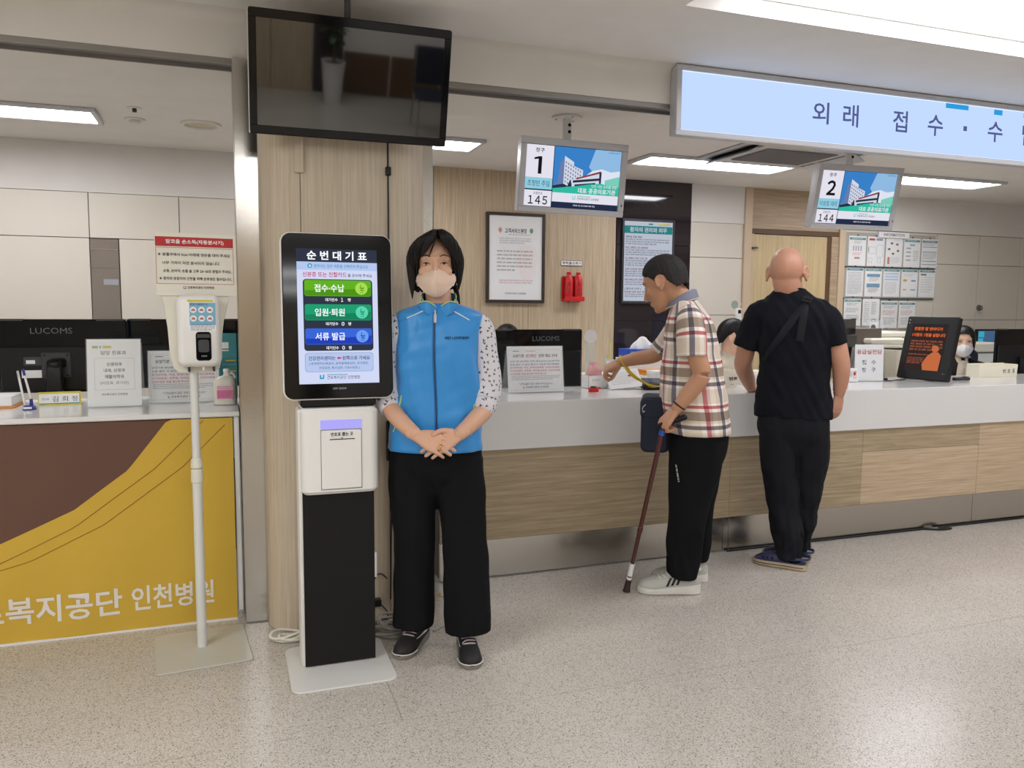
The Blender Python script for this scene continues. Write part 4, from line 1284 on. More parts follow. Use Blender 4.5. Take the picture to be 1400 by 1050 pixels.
for row, c, lab, kind in SHEETS:
    x = 5.345 + 0.2115 * c + (-0.012 if row == 1 else -0.03 if row == 2 else 0)
    zc = (1.876, 1.602, 1.33)[row]
    w, h = 0.096, (0.132, 0.132, 0.124)[row]
    if row == 2 and c >= 2:
        zc -= 0.022
    s = thing('notice_sheet', 'A4 ' + lab, 'notice', (x, YP - (0.005 if row < 2 else 0.013), zc), group='notices in the pocket board')
    part('paper', box(-w, w, -0.003, -0.001, -h, h), M['paper'], s)
    part('clear_pocket', box(-w - 0.004, w + 0.004, -0.0065, -0.0045, -h - 0.004, h + 0.004), M['clear_face'], s)
    part('clip', box(-0.006, 0.006, -0.008, 0.0, h + 0.002, h + 0.012, 0.001), M['dark_grey'], s)
    y = -0.0036
    sd = row * 10 + c

    def pr(x0, x1, z0, z1, n, m='ink_grey', f=0.5, last=0.8):
        part('small_print', print_rows(x0, x1, z0, z1, n, y - 0.0003, f, sd + n, last), M[m], s, smooth=0)

    def rc_(x0, x1, z0, z1, m):
        part('printed_block', rect(x0, x1, z0, z1, y), m if not isinstance(m, str) else M[m], s, smooth=0)
    if kind not in ('flow', 'ring', 'heart'):
        rc_(-w + 0.006, w - 0.006, h - 0.034, h - 0.014, 'teal')
        part('heading_print', print_rows(-0.06, 0.06, h - 0.029, h - 0.019, 1, y - 0.0003, 0.9, sd, 1), M['paper'], s, smooth=0)
    if kind == 'fig':
        pr(-0.04, 0.05, 0.06, 0.09, 3)
        for i in range(4):
            rc_(-0.05 + i * 0.028, -0.036 + i * 0.028, 0.0, 0.045, 'ink_lite')
        pr(-0.05, 0.05, -0.045, -0.015, 2, 'ink_red')
        rc_(-0.03, 0.03, -0.07, -0.055, tints['orange_red'])
    elif kind == 'flow':
        rc_(-0.08, -0.015, 0.098, 0.116, 'red')
        rc_(0.0, 0.075, 0.098, 0.116, tints['navy'])
        for a, b, c_, d in ((-0.08, 0.0, -0.02, 0.04), (0.01, 0.08, -0.05, 0.06), (-0.08, -0.04, -0.1, -0.06), (0.02, 0.06, -0.1, -0.06)):
            part('printed_frame', frame_lines(a, b, c_, d, 0.0025, y), M['ink_lite'], s, smooth=0)
        rc_(-0.088, -0.083, -0.01, 0.04, 'ink')
    elif kind == 'ring':
        for i in range(5):
            a = i * 1.2566 + 0.8
            part('printed_icon', disc(-0.005 + 0.055 * math.cos(a), 0.035 + 0.05 * math.sin(a), 0.017, y, 6, 0.012), tints['brown'], s, smooth=0)
        rc_(-0.075, -0.048, -0.11, -0.045, tints['orange_red'])
        pr(-0.035, 0.07, -0.105, -0.045, 5, 'ink_lite')
        pr(-0.01, 0.08, 0.098, 0.108, 1, 'ink_lite')
    elif kind == 'cols':
        rc_(-0.03, 0.03, 0.062, 0.078, 'teal_lite')
        for k in range(4):
            rc_(-0.07, -0.015, 0.035 - k * 0.036, 0.047 - k * 0.036, 'ink_lite')
        pr(0.015, 0.08, -0.08, 0.02, 6)
    elif kind == 'bars':
        for zz in (0.055, 0.01, -0.075, -0.105):
            rc_(-0.085, 0.085, zz, zz + 0.006, tints['navy'])
        pr(-0.08, 0.08, -0.06, -0.0, 4)
        pr(-0.08, 0.08, 0.068, 0.09, 2)
    elif kind == 'text':
        pr(-0.08, 0.08, -0.115, 0.085, 15)
    elif kind == 'blocks':
        rc_(-0.075, 0.075, 0.045, 0.072, tints['steel_blue'])
        pr(-0.05, 0.06, 0.0, 0.04, 3)
        rc_(-0.075, 0.075, -0.05, -0.015, tints['steel_blue'])
        pr(-0.06, 0.06, -0.1, -0.06, 3, 'ink')
    elif kind == 'table':
        for k in range(3):
            rc_(-0.08 + 0.0 * k, 0.08, 0.07 - k * 0.026, 0.085 - k * 0.026, tints['pale_b'])
        pr(-0.075, 0.06, -0.11, 0.0, 8, 'ink_lite')
    elif kind == 'pics':
        rc_(-0.075, -0.03, 0.01, 0.03, 'orange')
        rc_(0.02, 0.075, 0.01, 0.025, tints['steel_blue'])
        rc_(-0.075, -0.035, -0.07, -0.058, 'orange')
        rc_(0.015, 0.075, -0.07, -0.06, tints['steel_blue'])
        pr(-0.07, 0.06, 0.05, 0.08, 2, 'ink_lite')
    elif kind == 'sparse':
        rc_(-0.08, -0.01, 0.07, 0.085, 'ink_grey')
        pr(-0.075, 0.07, -0.1, 0.055, 7, 'ink_lite', 0.35)
    elif kind == 'heart':
        pr(-0.08, -0.02, -0.1, 0.09, 10, 'ink_lite')
        pr(0.005, 0.06, -0.03, 0.09, 7)
        hp = []
        for i in range(24):
            a = 2 * PI * i / 24
            hp.append((0.035 + 0.0016 * 16 * math.sin(a) ** 3 * 0.9, 0, -0.08 + 0.0014 * (13 * math.cos(a) - 5 * math.cos(2 * a) - 2 * math.cos(3 * a) - math.cos(4 * a))))
        V, F = sweep(hp + hp[:1], 0.0018, 6, cap=None, ref=(0, 1, 0))
        part('heart_drawing', (V + np.array((0, y - 0.0003, 0)), F), M['ink'], s)
    else:
        pr(-0.07, 0.07, 0.05, 0.08, 2)
        pr(-0.075, 0.07, -0.01, 0.035, 3, 'ink_red' if kind != 'arrows' else 'ink_grey')
        pr(-0.07, 0.07, -0.1, -0.03, 4)

th = thing('wall_thermometer', 'small white thermometer unit on the pale wall panel left of the door', 'thermometer', (4.105, YB - 0.001, 1.30))
part('body', prism(rrect(-0.026, 0.026, -0.11, 0.055, 0.006, 4), -0.028, 0, 'y', 0.003), M['white'], th)
part('display', box(-0.014, 0.014, -0.0295, -0.028, 0.01, 0.04), M['black'], th)
rd = thing('round_sticker', 'round grey-green disc stuck on the wall above the thermometer', 'disc', (4.075, YB - 0.001, 1.385))
part('plate', cyl((0, -0.0, 0), 0.036, 0.012, 24, 'y', ch=0.002), mat('grey_green_plastic', (150, 164, 158), 0.4), rd)
rd2 = thing('round_sticker', 'little white round hook right of the grey-green disc', 'hook', (4.152, YB - 0.001, 1.39))
part('plate', cyl((0, -0.0, 0), 0.018, 0.012, 20, 'y', ch=0.003), M['white'], rd2)
part('pin', cyl((0, -0.012, 0), 0.006, 0.008, 12, 'y'), M['dark_grey'], rd2)
wo = thing('wall_outlet', 'round grey fitting on the tiled wall right of the notices', 'wall fitting', (6.86, YB - 0.001, 1.375))
part('body', cyl((0, 0, 0), 0.036, 0.02, 24, 'y', ch=0.004), mat('grey_metal_cap', (132, 132, 130), 0.35, 0.5), wo)
part('bracket_foot', box(-0.012, 0.012, -0.02, 0, -0.05, -0.03, 0.003), M['silver'], wo)
part('inner_ring', tube_ring((0, -0.021, 0), 0.02, 0.004, 20, 6, 'y'), M['dark_grey'], wo)

# ================================================================== ITEMS ON THE LEFT COUNTER


def monitor(loc, w, h, zfoot, label, rz=0.0, brand=False, plate=True, neck=0.0, stickers=False, tilt=0.0):
    """A monitor seen from its back: origin at its foot; zfoot is where the stand touches."""
    t = thing('monitor', label, 'monitor', loc, rz)
    z0 = zfoot
    part('back_shell', prism(rrect(-w / 2, w / 2, z0, z0 + h, 0.012, 4), 0.0, 0.022, 'y', 0.005), M['black_gloss'], t)
    part('back_bulge', prism(rrect(-w / 2 + 0.01, w / 2 - 0.01, z0 + 0.005, z0 + h * 0.64, 0.01, 4), -0.014, 0.002, 'y', 0.008), M['black'], t)
    part('top_trim', [box(-w / 2 + 0.012, -w / 2 + 0.11, -0.002, 0.018, z0 + h - 0.008, z0 + h + 0.002, 0.001), box(w / 2 - 0.13, w / 2 - 0.012, -0.002, 0.018, z0 + h - 0.008, z0 + h + 0.002, 0.001)], M['dark_grey'], t)
    part('screen_side', box(-w / 2 + 0.006, w / 2 - 0.006, 0.022, 0.0235, z0 + 0.012, z0 + h - 0.012), glow('desktop_glow', (120, 160, 190), 0.5), t)
    if brand:
        txt(t, 'LUCOMS', -0.105 + neck, 0.07 + neck, z0 + h * 0.805, z0 + h * 0.885, -0.0012, M['ink_grey'], 0.0)
    if plate:
        part('vesa_plate', box(neck - 0.062, neck + 0.062, -0.021, -0.013, z0 + 0.07, z0 + 0.19, 0.003), M['dark_grey'], t)
        for sx in (-1, 1):
            for sz in (0.082, 0.178):
                part('screw', cyl((neck + sx * 0.047, -0.021, z0 + sz), 0.005, -0.003, 10, 'y'), M['black'], t)
        part('stand_neck', [sweep([(neck, -0.075, 0.02), (neck, -0.07, z0 + 0.06), (neck, -0.066, z0 + 0.12)], [(0.022, 0.034)] * 3, 14, ref=(0, 1, 0), ex=4), sweep([(neck, -0.066, z0 + 0.135), (neck + 0.01, -0.018, z0 + 0.14)], [(0.025, 0.034)] * 2, 12, ex=4)], M['black'], t)
    else:
        part('stand_neck', box(neck - 0.03, neck + 0.03, -0.035, 0.0, 0.01, z0 + 0.12, 0.006), M['black'], t)
    part('stand_base', prism([(x, y) for x, y in rrect(neck - 0.12, neck + 0.12, -0.12, 0.08, 0.04)], 0.0, 0.012, 'z', 0.003), M['black'], t)
    if stickers:
        a = part('spec_label', rect(-0.165, -0.075, z0 + 0.13, z0 + 0.17, -0.0146), M['dark_grey'], t, smooth=0)
        part('label_print', rect(-0.155, -0.118, z0 + 0.138, z0 + 0.155, -0.0149), M['paper'], a, smooth=0)
        part('white_sticker', rect(-0.175, -0.075, z0 + 0.072, z0 + 0.108, -0.0146), M['paper'], t, smooth=0)
    return t


monitor((-0.735, 4.26, 0.845), 0.545, 0.345, 0.09, 'black monitor with a pale maker name, seen from behind at far left', brand=True, neck=-0.03, stickers=True)
monitor((-0.195, 4.36, 0.845), 0.555, 0.345, 0.09, 'black monitor behind the sanitiser stand, beside the first monitor', plate=False)


def acrylic(loc, w, h, label, rz=0.0, lean=0.12, name='sign_holder', cat='sign'):
    """Slanted acrylic stand with a printed sheet; returns the sheet holder (its own slanted frame)."""
    t = thing(name, label, cat, loc, rz)
    s = bpy.data.objects.new('front_sheet', mesh_of('front_sheet', [box(-w / 2, w / 2, -0.001, 0.001, 0, h)], M['paper'], 0))
    COL.objects.link(s)
    s.parent = t
    s.rotation_euler = (-lean, 0, 0)
    s.location = (0, 0, 0.004)
    part('acrylic_face', box(-w / 2 - 0.004, w / 2 + 0.004, -0.0045, -0.002, -0.003, h + 0.003, 0.0005), M['clear'], s)
    part('acrylic_back', xf(box(-w / 2 - 0.004, w / 2 + 0.004, -0.0015, 0.0015, 0, h * 0.98, 0.0005), rotx(0.28), (0, 0.30 * h + 0.125 * h, 0.002)), M['clear'], t)
    part('foot', box(-w / 2 - 0.004, w / 2 + 0.004, -0.006, h * 0.43, 0.0, 0.003), M['clear'], t)
    return t, s


a1, s1 = acrylic((-0.472, 3.83, ZL), 0.212, 0.292, 'white sheet in a clear stand naming the departments on the left counter')
part('logo', rect(-0.085, -0.062, 0.253, 0.264, -0.0015), M['green_print'], s1, smooth=0)
part('logo', rect(-0.057, -0.05, 0.253, 0.264, -0.0015), M['ink_lite'], s1, smooth=0)
part('logo', rect(-0.043, -0.01, 0.253, 0.264, -0.0015), M['yellow'], s1, smooth=0)
txt(s1, '담당 진료과', -0.052, 0.048, 0.224, 0.242, -0.0015, M['ink'], 0.01)
part('border', frame_lines(-0.078, 0.08, 0.072, 0.21, 0.001, -0.0015), M['ink_lite'], s1, smooth=0)
for z, x0, x1, s_, bl in ((0.175, -0.03, 0.03, '신경외과', 0.02), (0.148, -0.042, 0.042, '내과, 신경과', 0.02), (0.121, -0.038, 0.038, '재활의학과', 0.02), (0.093, -0.056, 0.056, '(이강표, 조이찬)', 0.0)):
    txt(s1, s_, x0, x1, z, z + 0.016, -0.0015, M['ink'], bl)
txt(s1, '근로복지공단 인천병원', -0.052, 0.05, 0.047, 0.057, -0.0015, M['ink'], 0.012)


def notice(loc, w, h, label, seed):
    t, s = acrylic(loc, w, h, label, lean=0.14)
    y = -0.0015
    part('border', frame_lines(-w / 2 + 0.008, w / 2 - 0.008, 0.012, h - 0.018, 0.0008, y), M['ink_lite'], s, smooth=0)
    part('logo', rect(-w * 0.40, -w * 0.29, h - 0.028, h - 0.0245, y - 0.0003), M['ink_blue'], s, smooth=0)
    part('logo', rect(-w * 0.16, w * 0.01, h - 0.028, h - 0.0245, y - 0.0003), M['orange'], s, smooth=0)
    u = h / 0.26
    txt(s, '요양기관', -w * 0.40, -w * 0.20, 0.197 * u, 0.216 * u, y, M['ink'], 0.025)
    txt(s, '본인확인', -w * 0.17, 0.02 * w, 0.197 * u, 0.216 * u, y, M['ink_pink'], 0.025)
    txt(s, '강화 제도 안내', 0.06 * w, w * 0.40, 0.197 * u, 0.216 * u, y, M['ink'], 0.025)
    for k, (m, s_) in enumerate((('ink_blue', '요양기관 본인확인 강화 제도(2024.5.20.)에 따라'), ('ink_blue', '진료 접수 시 본인 확인이 가능한 주민등록증,'), ('ink_pink', '운전면허증, 여권, 장애인등록증, 외국인등록증,'), ('ink_pink', '국가보훈증, 영주증, 모바일신분증, 건강보험증'), ('ink_pink', '건강보험증 등을 제시해 주셔야 합니다.'))):
        zz = (0.168 - 0.0175 * k) * u
        txt(s, s_, -w * 0.455, w * (0.445 if k < 4 else 0.2), zz, zz + 0.0125 * u, y, M[m], 0.016)
    part('small_print', print_rows(-w * 0.44, w * 0.44, 0.064 * u, 0.093 * u, 3, y, 0.5, seed, 0.85), M['ink'], s, smooth=0)
    txt(s, '"고객님들의 많은 양해 부탁드립니다."', -w * 0.31, w * 0.31, 0.040 * u, 0.053 * u, y, M['ink_blue'], 0.012)
    txt(s, '근로복지공단 인천병원', -w * 0.19, w * 0.22, 0.022 * u, 0.034 * u, y, M['ink'], 0.016)
    part('logo', [rect(-w * 0.235, -w * 0.225, 0.022 * u, 0.034 * u, y), rect(-w * 0.225, -w * 0.205, 0.022 * u, 0.025 * u, y)], M['ink'], s, smooth=0)
    return t


notice((-0.195, 3.91, ZL), 0.298, 0.235, 'identity check notice in a clear stand behind the sanitiser pole', 3)
notice((1.583, 4.045, ZR), 0.325, 0.25, 'identity check notice in a clear stand in front of the black monitor by the woman', 4)

n1 = thing('name_plate', 'yellow edged name plate on the left counter in front of the monitor', 'name plate', (-0.71, 3.99, ZL), math.radians(6))
nb = part('block', prism([(-0.02, 0), (0.02, 0), (0.0, 0.058)], -0.085, 0.08, 'x'), M['yellow'], n1)
fm = rotx(-0.33)
part('white_face', xf(box(-0.082, 0.074, -0.001, 0.0, 0.006, 0.052), fm, (0, -0.0205, 0.0)), M['paper'], nb)


def slant_txt(par, s, x0, x1, z0, z1, m, b):
    V, F = txt(None, s, x0, x1, z0, z1, -0.0016, None, b, make=False)
    part('lettering', (V @ fm.T + np.array((0, -0.0205, 0)), F), M[m], par, smooth=0)


slant_txt(nb, '안내', -0.07, -0.045, 0.024, 0.034, 'ink_blue', 0.0)
slant_txt(nb, '김', -0.03, -0.008, 0.016, 0.04, 'ink', 0.0)
slant_txt(nb, '희', 0.007, 0.03, 0.016, 0.04, 'ink', 0.0)
slant_txt(nb, '정', 0.045, 0.066, 0.016, 0.04, 'ink', 0.0)
part('teal_line', xf(box(-0.082, 0.074, -0.0013, -0.001, 0.006, 0.010), fm, (0, -0.0205, 0)), M['teal'], nb)

ph = thing('pen_stand', 'blue desk pen holder at the front of the left counter', 'pen stand', (-0.80, 3.835, ZL))
part('base', [cyl((0, 0, 0), 0.027, 0.018, 24, 'z', 0.022, ch=0.003), cyl((0.008, 0, 0.018), 0.008, 0.028, 12, 'z', 0.006)], M['blue_plastic'], ph)
part('white_label', box(-0.018, 0.014, -0.0262, -0.024, 0.006, 0.014), M['paper'], ph)
pa = thing('pen', 'white pen with blue tip standing in the blue holder', 'pen', (-0.792, 3.835, ZL + 0.042), math.radians(10))
part('barrel', sweep([(0, 0, 0), (-0.022, 0.01, 0.115)], 0.0045, 10), M['white'], pa)
part('cap', sweep([(-0.020, 0.009, 0.105), (-0.0235, 0.011, 0.125)], 0.0052, 10), M['blue_plastic'], pa)
pb = thing('pen', 'plain white pen leaning left of the blue holder', 'pen', (-0.83, 3.85, ZL + 0.004), 0)
part('barrel', sweep([(0.012, 0, 0.004), (-0.014, 0.02, 0.155)], 0.0045, 10), M['white'], pb)
part('clip', sweep([(-0.012, 0.012, 0.13), (-0.0145, 0.013, 0.158)], 0.0018, 6), M['silver'], pb)
dc = thing('document_tray', 'white papers on an orange-edged tray at the far left of the left counter', 'tray', (-1.02, 4.0, ZL))
part('tray', box(-0.18, 0.15, -0.1, 0.1, 0.0, 0.008, 0.002), M['orange'], dc)
part('papers', box(-0.17, 0.14, -0.095, 0.095, 0.0085, 0.05, 0.002), M['paper'], dc)
jg = thing('sanitiser_jug', 'translucent white refill jug with a pink label beside the steel column edge', 'jug', (-0.02, 3.80, ZL))
part('bottle', secs([(0, 0, 0.0, 0.044, 0.03, 0.03), (0, 0, 0.004, 0.05, 0.036, 0.036), (0, 0, 0.085, 0.05, 0.036, 0.036), (0, 0, 0.11, 0.045, 0.032, 0.032), (0.004, 0, 0.125, 0.03, 0.024, 0.024), (0.008, 0, 0.132, 0.014, 0.014, 0.014), (0.008, 0, 0.145, 0.012, 0.012, 0.012)], 28, None, 3.2), mat('milky_plastic', (222, 218, 206), 0.35, sss=0.2), jg)
part('cap', cyl((0.008, 0, 0.145), 0.014, 0.016, 18, ch=0.002), M['white'], jg)
part('jug_handle', sweep([(0.014, 0.0, 0.138), (0.034, 0.0, 0.14), (0.044, 0, 0.122), (0.042, 0, 0.105)], 0.006, 10, smooth=12), M['off_white'], jg)
lb = part('pink_label', [rect(-0.034, 0.034, 0.03, 0.068, -0.0375)], M['pink'], jg, smooth=0)
part('pale_label', rect(-0.034, 0.034, 0.068, 0.088, -0.0374), mat('pale_pink_print', (232, 190, 206), 0.5), lb, smooth=0)
part('label_print', print_rows(-0.03, 0.03, 0.034, 0.085, 6, -0.0379, 0.4, 4, 0.8), M['ink_pink'], lb, smooth=0)
tl = thing('brochure_stand', 'teal upright information card beside the steel column, behind the jug', 'brochure', (0.0, 4.02, ZL))
tc_ = part('card', xf(box(-0.06, 0.036, -0.002, 0.002, 0, 0.31, 0.0005), rotx(-0.06), (0, 0, 0.003)), M['teal'], tl)
part('foot', box(-0.06, 0.036, -0.01, 0.05, 0, 0.004, 0.001), M['clear'], tl)
part('printed_icon', [rect(-0.03, 0.0, 0.24, 0.27, 0.0105), rect(-0.03, 0.0, 0.228, 0.234, 0.0105)], M['paper'], tc_, smooth=0)
for z in (0.18, 0.13, 0.08):
    part('printed_line', rect(-0.015, 0.03, z, z + 0.006, -0.0022 + z * 0.06 - 0.001), M['yellow'], tc_, smooth=0)
    part('printed_line', rect(-0.03, 0.03, z - 0.02, z - 0.014, -0.0022 + z * 0.06 - 0.001), M['teal_lite'], tc_, smooth=0)

# ================================================================== ITEMS ON THE RIGHT COUNTER
monitor((1.765, 4.47, 0.73), 0.565, 0.355, 0.135, 'black monitor with a pale maker name behind the identity notice by the woman', brand=True, neck=0.06, plate=False)
tp = thing('tape_dispenser', 'small red tape dispenser on the white counter', 'tape', (1.905, 4.0, ZR))
part('body', prism([(x, y) for x, y in rrect(-0.027, 0.03, -0.017, 0.017, 0.012)], 0, 0.022, 'z', 0.003), M['red_plastic'], tp)
part('tape_roll', tube_ring((-0.0, 0, 0.026), 0.014, 0.005, 20, 8), M['dark_grey'], tp)
part('cutter', box(0.028, 0.042, -0.008, 0.008, 0.014, 0.026, 0.002), M['red_plastic'], tp)
hb = thing('plastic_box', 'clear plastic box with a white label and a pink pouch inside', 'box', (2.005, 4.2, ZR))
part('box_wall', [box(-0.06, 0.06, -0.05, -0.048, 0, 0.075), box(-0.06, 0.06, 0.048, 0.05, 0, 0.075), box(-0.06, -0.058, -0.05, 0.05, 0, 0.075), box(0.058, 0.06, -0.05, 0.05, 0, 0.075), box(-0.06, 0.06, -0.05, 0.05, 0, 0.003)], M['white'], hb)
part('label_print', print_rows(-0.035, 0.01, 0.04, 0.055, 2, -0.0506, 0.5, 3, 1), M['ink_grey'], hb, smooth=0)
pk = thing('pouch', 'crumpled pale pink pouch sticking out of the clear box', 'pouch', (2.005, 4.2, ZR + 0.006))
V, F = ell((0, 0, 0.08), (0.045, 0.036, 0.06), 24, 16)
V = V + 0.006 * np.stack([vnoise(V, 60, 1), vnoise(V, 60, 2), vnoise(V, 60, 3)], 1)
V[:, 2] = np.maximum(V[:, 2], 0.0)
part('bag', (V, F), mat('pink_plastic_film', (216, 160, 158), 0.25), pk)
part('bag_seal', box(-0.035, 0.035, -0.002, 0.002, 0.13, 0.148, 0.001), mat('pink_plastic_edge', (222, 176, 172), 0.25), pk)
fn = thing('paper_fan', 'white round-headed paper fan standing behind the black monitor', 'fan', (2.15, 4.6, 0.73))
part('handle', box(-0.02, 0.045, -0.002, 0.002, 0.0, 0.40, 0.0008), M['off_white'], fn)
part('fan_head', cyl((0.018, 0.002, 0.44), 0.044, 0.004, 28, 'y'), M['white'], fn)
part('foot', box(-0.04, 0.06, -0.03, 0.03, 0, 0.012, 0.002), M['white'], fn)
sy = thing('hanging_strap', 'thin yellow strap hanging on a white stick beside the paper fan', 'strap', (2.275, 4.55, 0.73))
part('stick', sweep([(0, 0, 0), (0.004, 0, 0.40)], 0.004, 8), M['white'], sy)
part('strap', sweep([(-0.012, -0.006, 0.22), (-0.008, -0.006, 0.33), (0.002, -0.006, 0.405), (0.012, -0.006, 0.41), (0.008, -0.006, 0.33), (0.0, -0.006, 0.23)], [(0.0025, 0.0012)] * 6, 8, smooth=24), M['yellow'], sy)
part('foot', cyl((0, 0, 0), 0.03, 0.012, 20), M['white'], sy)
ds2 = thing('document_stand', 'tilted clear document holder on the counter by the plaid man\'s hand', 'stand', (2.17, 4.24, ZR), math.radians(16))
p_ = bpy.data.objects.new('tilted_plate', mesh_of('tilted_plate', [box(-0.07, 0.08, -0.002, 0.002, 0, 0.155, 0.0005)], mat('pale_grey_acrylic', (196, 206, 204), 0.1)))
COL.objects.link(p_); p_.parent = ds2; p_.rotation_euler = (-0.35, 0.12, 0); p_.location = (0, 0, 0.012)
part('paper', box(-0.062, 0.07, -0.004, -0.0025, 0.008, 0.14), M['paper'], p_)
part('printed_band', rect(-0.05, 0.06, 0.115, 0.128, -0.0045), M['ink_lite'], p_, smooth=0)
part('small_print', print_rows(-0.05, 0.06, 0.03, 0.1, 6, -0.0045, 0.4, 9, 0.6), M['ink_lite'], p_, smooth=0)
part('base', box(-0.075, 0.085, -0.02, 0.06, 0, 0.012, 0.002), M['clear'], ds2)
form = thing('form_sheet', 'white application form sloping on the counter under the plaid man\'s hand', 'form', (2.13, 4.03, ZR), math.radians(-8))
fo = bpy.data.objects.new('paper', mesh_of('paper', [box(-0.1, 0.1, -0.0008, 0.0008, 0, 0.13)], M['paper'], 0))
COL.objects.link(fo); fo.parent = form; fo.rotation_euler = (-0.75, -0.1, 0); fo.location = (0, 0, 0.014)
part('small_print', print_rows(-0.08, 0.08, 0.02, 0.11, 7, -0.0012, 0.3, 14, 0.7), M['ink_lite'], fo, smooth=0)
part('red_stamp', rect(0.03, 0.055, 0.075, 0.088, -0.0014), M['red'], fo, smooth=0)
part('wedge', prism([(0.005, 0.0), (0.115, 0.0), (0.11, 0.085)], -0.09, 0.09, 'x'), M['clear'], form)
cr = thing('signature_pad', 'black signature pad on the counter in front of the plaid man', 'card reader', (2.36, 4.04, ZR), math.radians(-14))
cb = bpy.data.objects.new('body', mesh_of('body', [prism([(x, y) for x, y in rrect(-0.13, 0.13, -0.075, 0.075, 0.015)], 0, 0.032, 'z', 0.006)], M['black']))
COL.objects.link(cb); cb.parent = cr; cb.rotation_euler = (0.16, 0, 0); cb.location = (0, 0, 0.014)
part('pad_screen', box(-0.06, 0.08, -0.05, 0.05, 0.032, 0.0335, 0.001), M['dark_grey'], cb)
part('button_strip', box(-0.115, -0.075, -0.05, 0.05, 0.032, 0.035, 0.002), M['black_gloss'], cb)
part('foot', box(-0.11, 0.11, -0.06, 0.06, 0, 0.02, 0.002), M['black'], cr)
wbx = thing('carton', 'plain white carton standing behind the signature pad', 'box', (2.53, 4.24, ZR))
part('box_body', box(-0.13, 0.13, -0.05, 0.05, 0, 0.085, 0.002), M['white'], wbx)
part('lid_edge', box(-0.132, 0.132, -0.052, 0.052, 0.07, 0.088, 0.002), M['paper'], wbx)
oe = thing('envelope_stack', 'orange-brown envelopes stacked on a white folder behind the carton', 'envelopes', (2.56, 4.455, 0.73))
part('folder', box(-0.2, 0.15, -0.1, 0.1, 0, 0.205, 0.003), M['off_white'], oe)
for i in range(3):
    part('envelope', box(-0.12 + 0.01 * i, 0.16, -0.09, 0.085 - 0.004 * i, 0.206 + 0.010 * i, 0.214 + 0.010 * i, 0.001), M['orange'], oe)
pb2 = thing('paper_stack', 'stack of white papers under the blue tissue box', 'papers', (2.585, 4.70, 0.73))
for i in range(4):
    part('paper_ream', xf(box(-0.14, 0.14, -0.1, 0.1, 0, 0.073, 0.002), rotz(0.06 * (i % 2) - 0.03), (0, 0, 0.0735 * i)), M['paper'], pb2)
ts = thing('tissue_box', 'blue tissue box with a white tissue on top in front of the dark wall', 'tissue box', (2.59, 4.70, 1.0245))
bx_ = part('carton', box(-0.14, 0.14, -0.07, 0.07, 0, 0.06, 0.003), M['blue_box'], ts)
part('printed_label', rect(-0.125, -0.075, 0.018, 0.045, -0.0706), M['sky_label'], bx_, smooth=0)
part('printed_mark', [disc(0.04, 0.03, 0.009, -0.0708), disc(0.06, 0.027, 0.011, -0.0709), rect(0.015, 0.085, 0.018, 0.026, -0.071)], M['paper'], bx_, smooth=0)
th_ = np.linspace(0, 2 * PI, 24, endpoint=False)
rows = []
for z, r in ((0, 0.075), (0.02, 0.07), (0.045, 0.055), (0.07, 0.035), (0.09, 0.022), (0.1, 0.008)):
    q = r * (1 + 0.22 * np.sin(5 * th_ + z * 30))
    rows.append(np.stack([q * np.cos(th_) * 1.0, 0.6 * q * np.sin(th_), np.full(24, 0.06 + z * 0.8)], 1))
part('tissue', loft(rows), M['paper'], ts)

bi = thing('number_bin', 'small open white ticket return bin between the two men', 'bin', (2.80, 4.02, ZR))
ot = rrect(-0.045, 0.045, -0.04, 0.04, 0.008, 3)


def open_cup(r0, r1, h, t=0.003, w=None):
    """A tapering square cup, open on top."""
    o0 = np.array(rrect(-r0, r0, -r0 * 0.85, r0 * 0.85, 0.008, 3))
    o1 = np.array(rrect(-r1, r1, -r1 * 0.85, r1 * 0.85, 0.008, 3))
    lv = [(o0, 0), (o1, h), (o1 * (1 - t / r1), h), (o0 * (1 - t / r0), t)]
    return loft([np.stack([o[:, 0], o[:, 1], np.full(len(o), z)], 1) for o, z in lv])


part('cup', open_cup(0.036, 0.052, 0.105), M['cream_paper'], bi)
txt(bi, '번호', -0.028, 0.032, 0.045, 0.065, -0.045, M['ink'], 0.03)
part('label_line', rect(-0.012, 0.01, 0.018, 0.022, -0.037), M['ink_lite'], bi, smooth=0)
fl2 = thing('folder_box', 'cream file box on the counter in front of the male clerk', 'box', (3.07, 4.19, ZR))
part('box_body', box(-0.13, 0.14, -0.045, 0.045, 0.0, 0.075, 0.002), M['off_white'], fl2)
part('lid_edge', box(-0.132, 0.142, -0.047, 0.047, 0.055, 0.08, 0.002), M['cream_paper'], fl2)
fm2 = thing('form_sheet', 'white paper lying on the counter under the bald man\'s left hand', 'form', (3.06, 3.98, ZR + 0.001), math.radians(-20))
part('paper', box(-0.12, 0.13, -0.075, 0.075, 0, 0.002), M['paper'], fm2)
part('small_print', xf(print_rows(-0.1, 0.1, -0.06, 0.06, 7, 0, 0.3, 21, 0.7), rotx(-PI / 2), (0, 0, 0.0026)), M['ink_lite'], fm2, smooth=0)

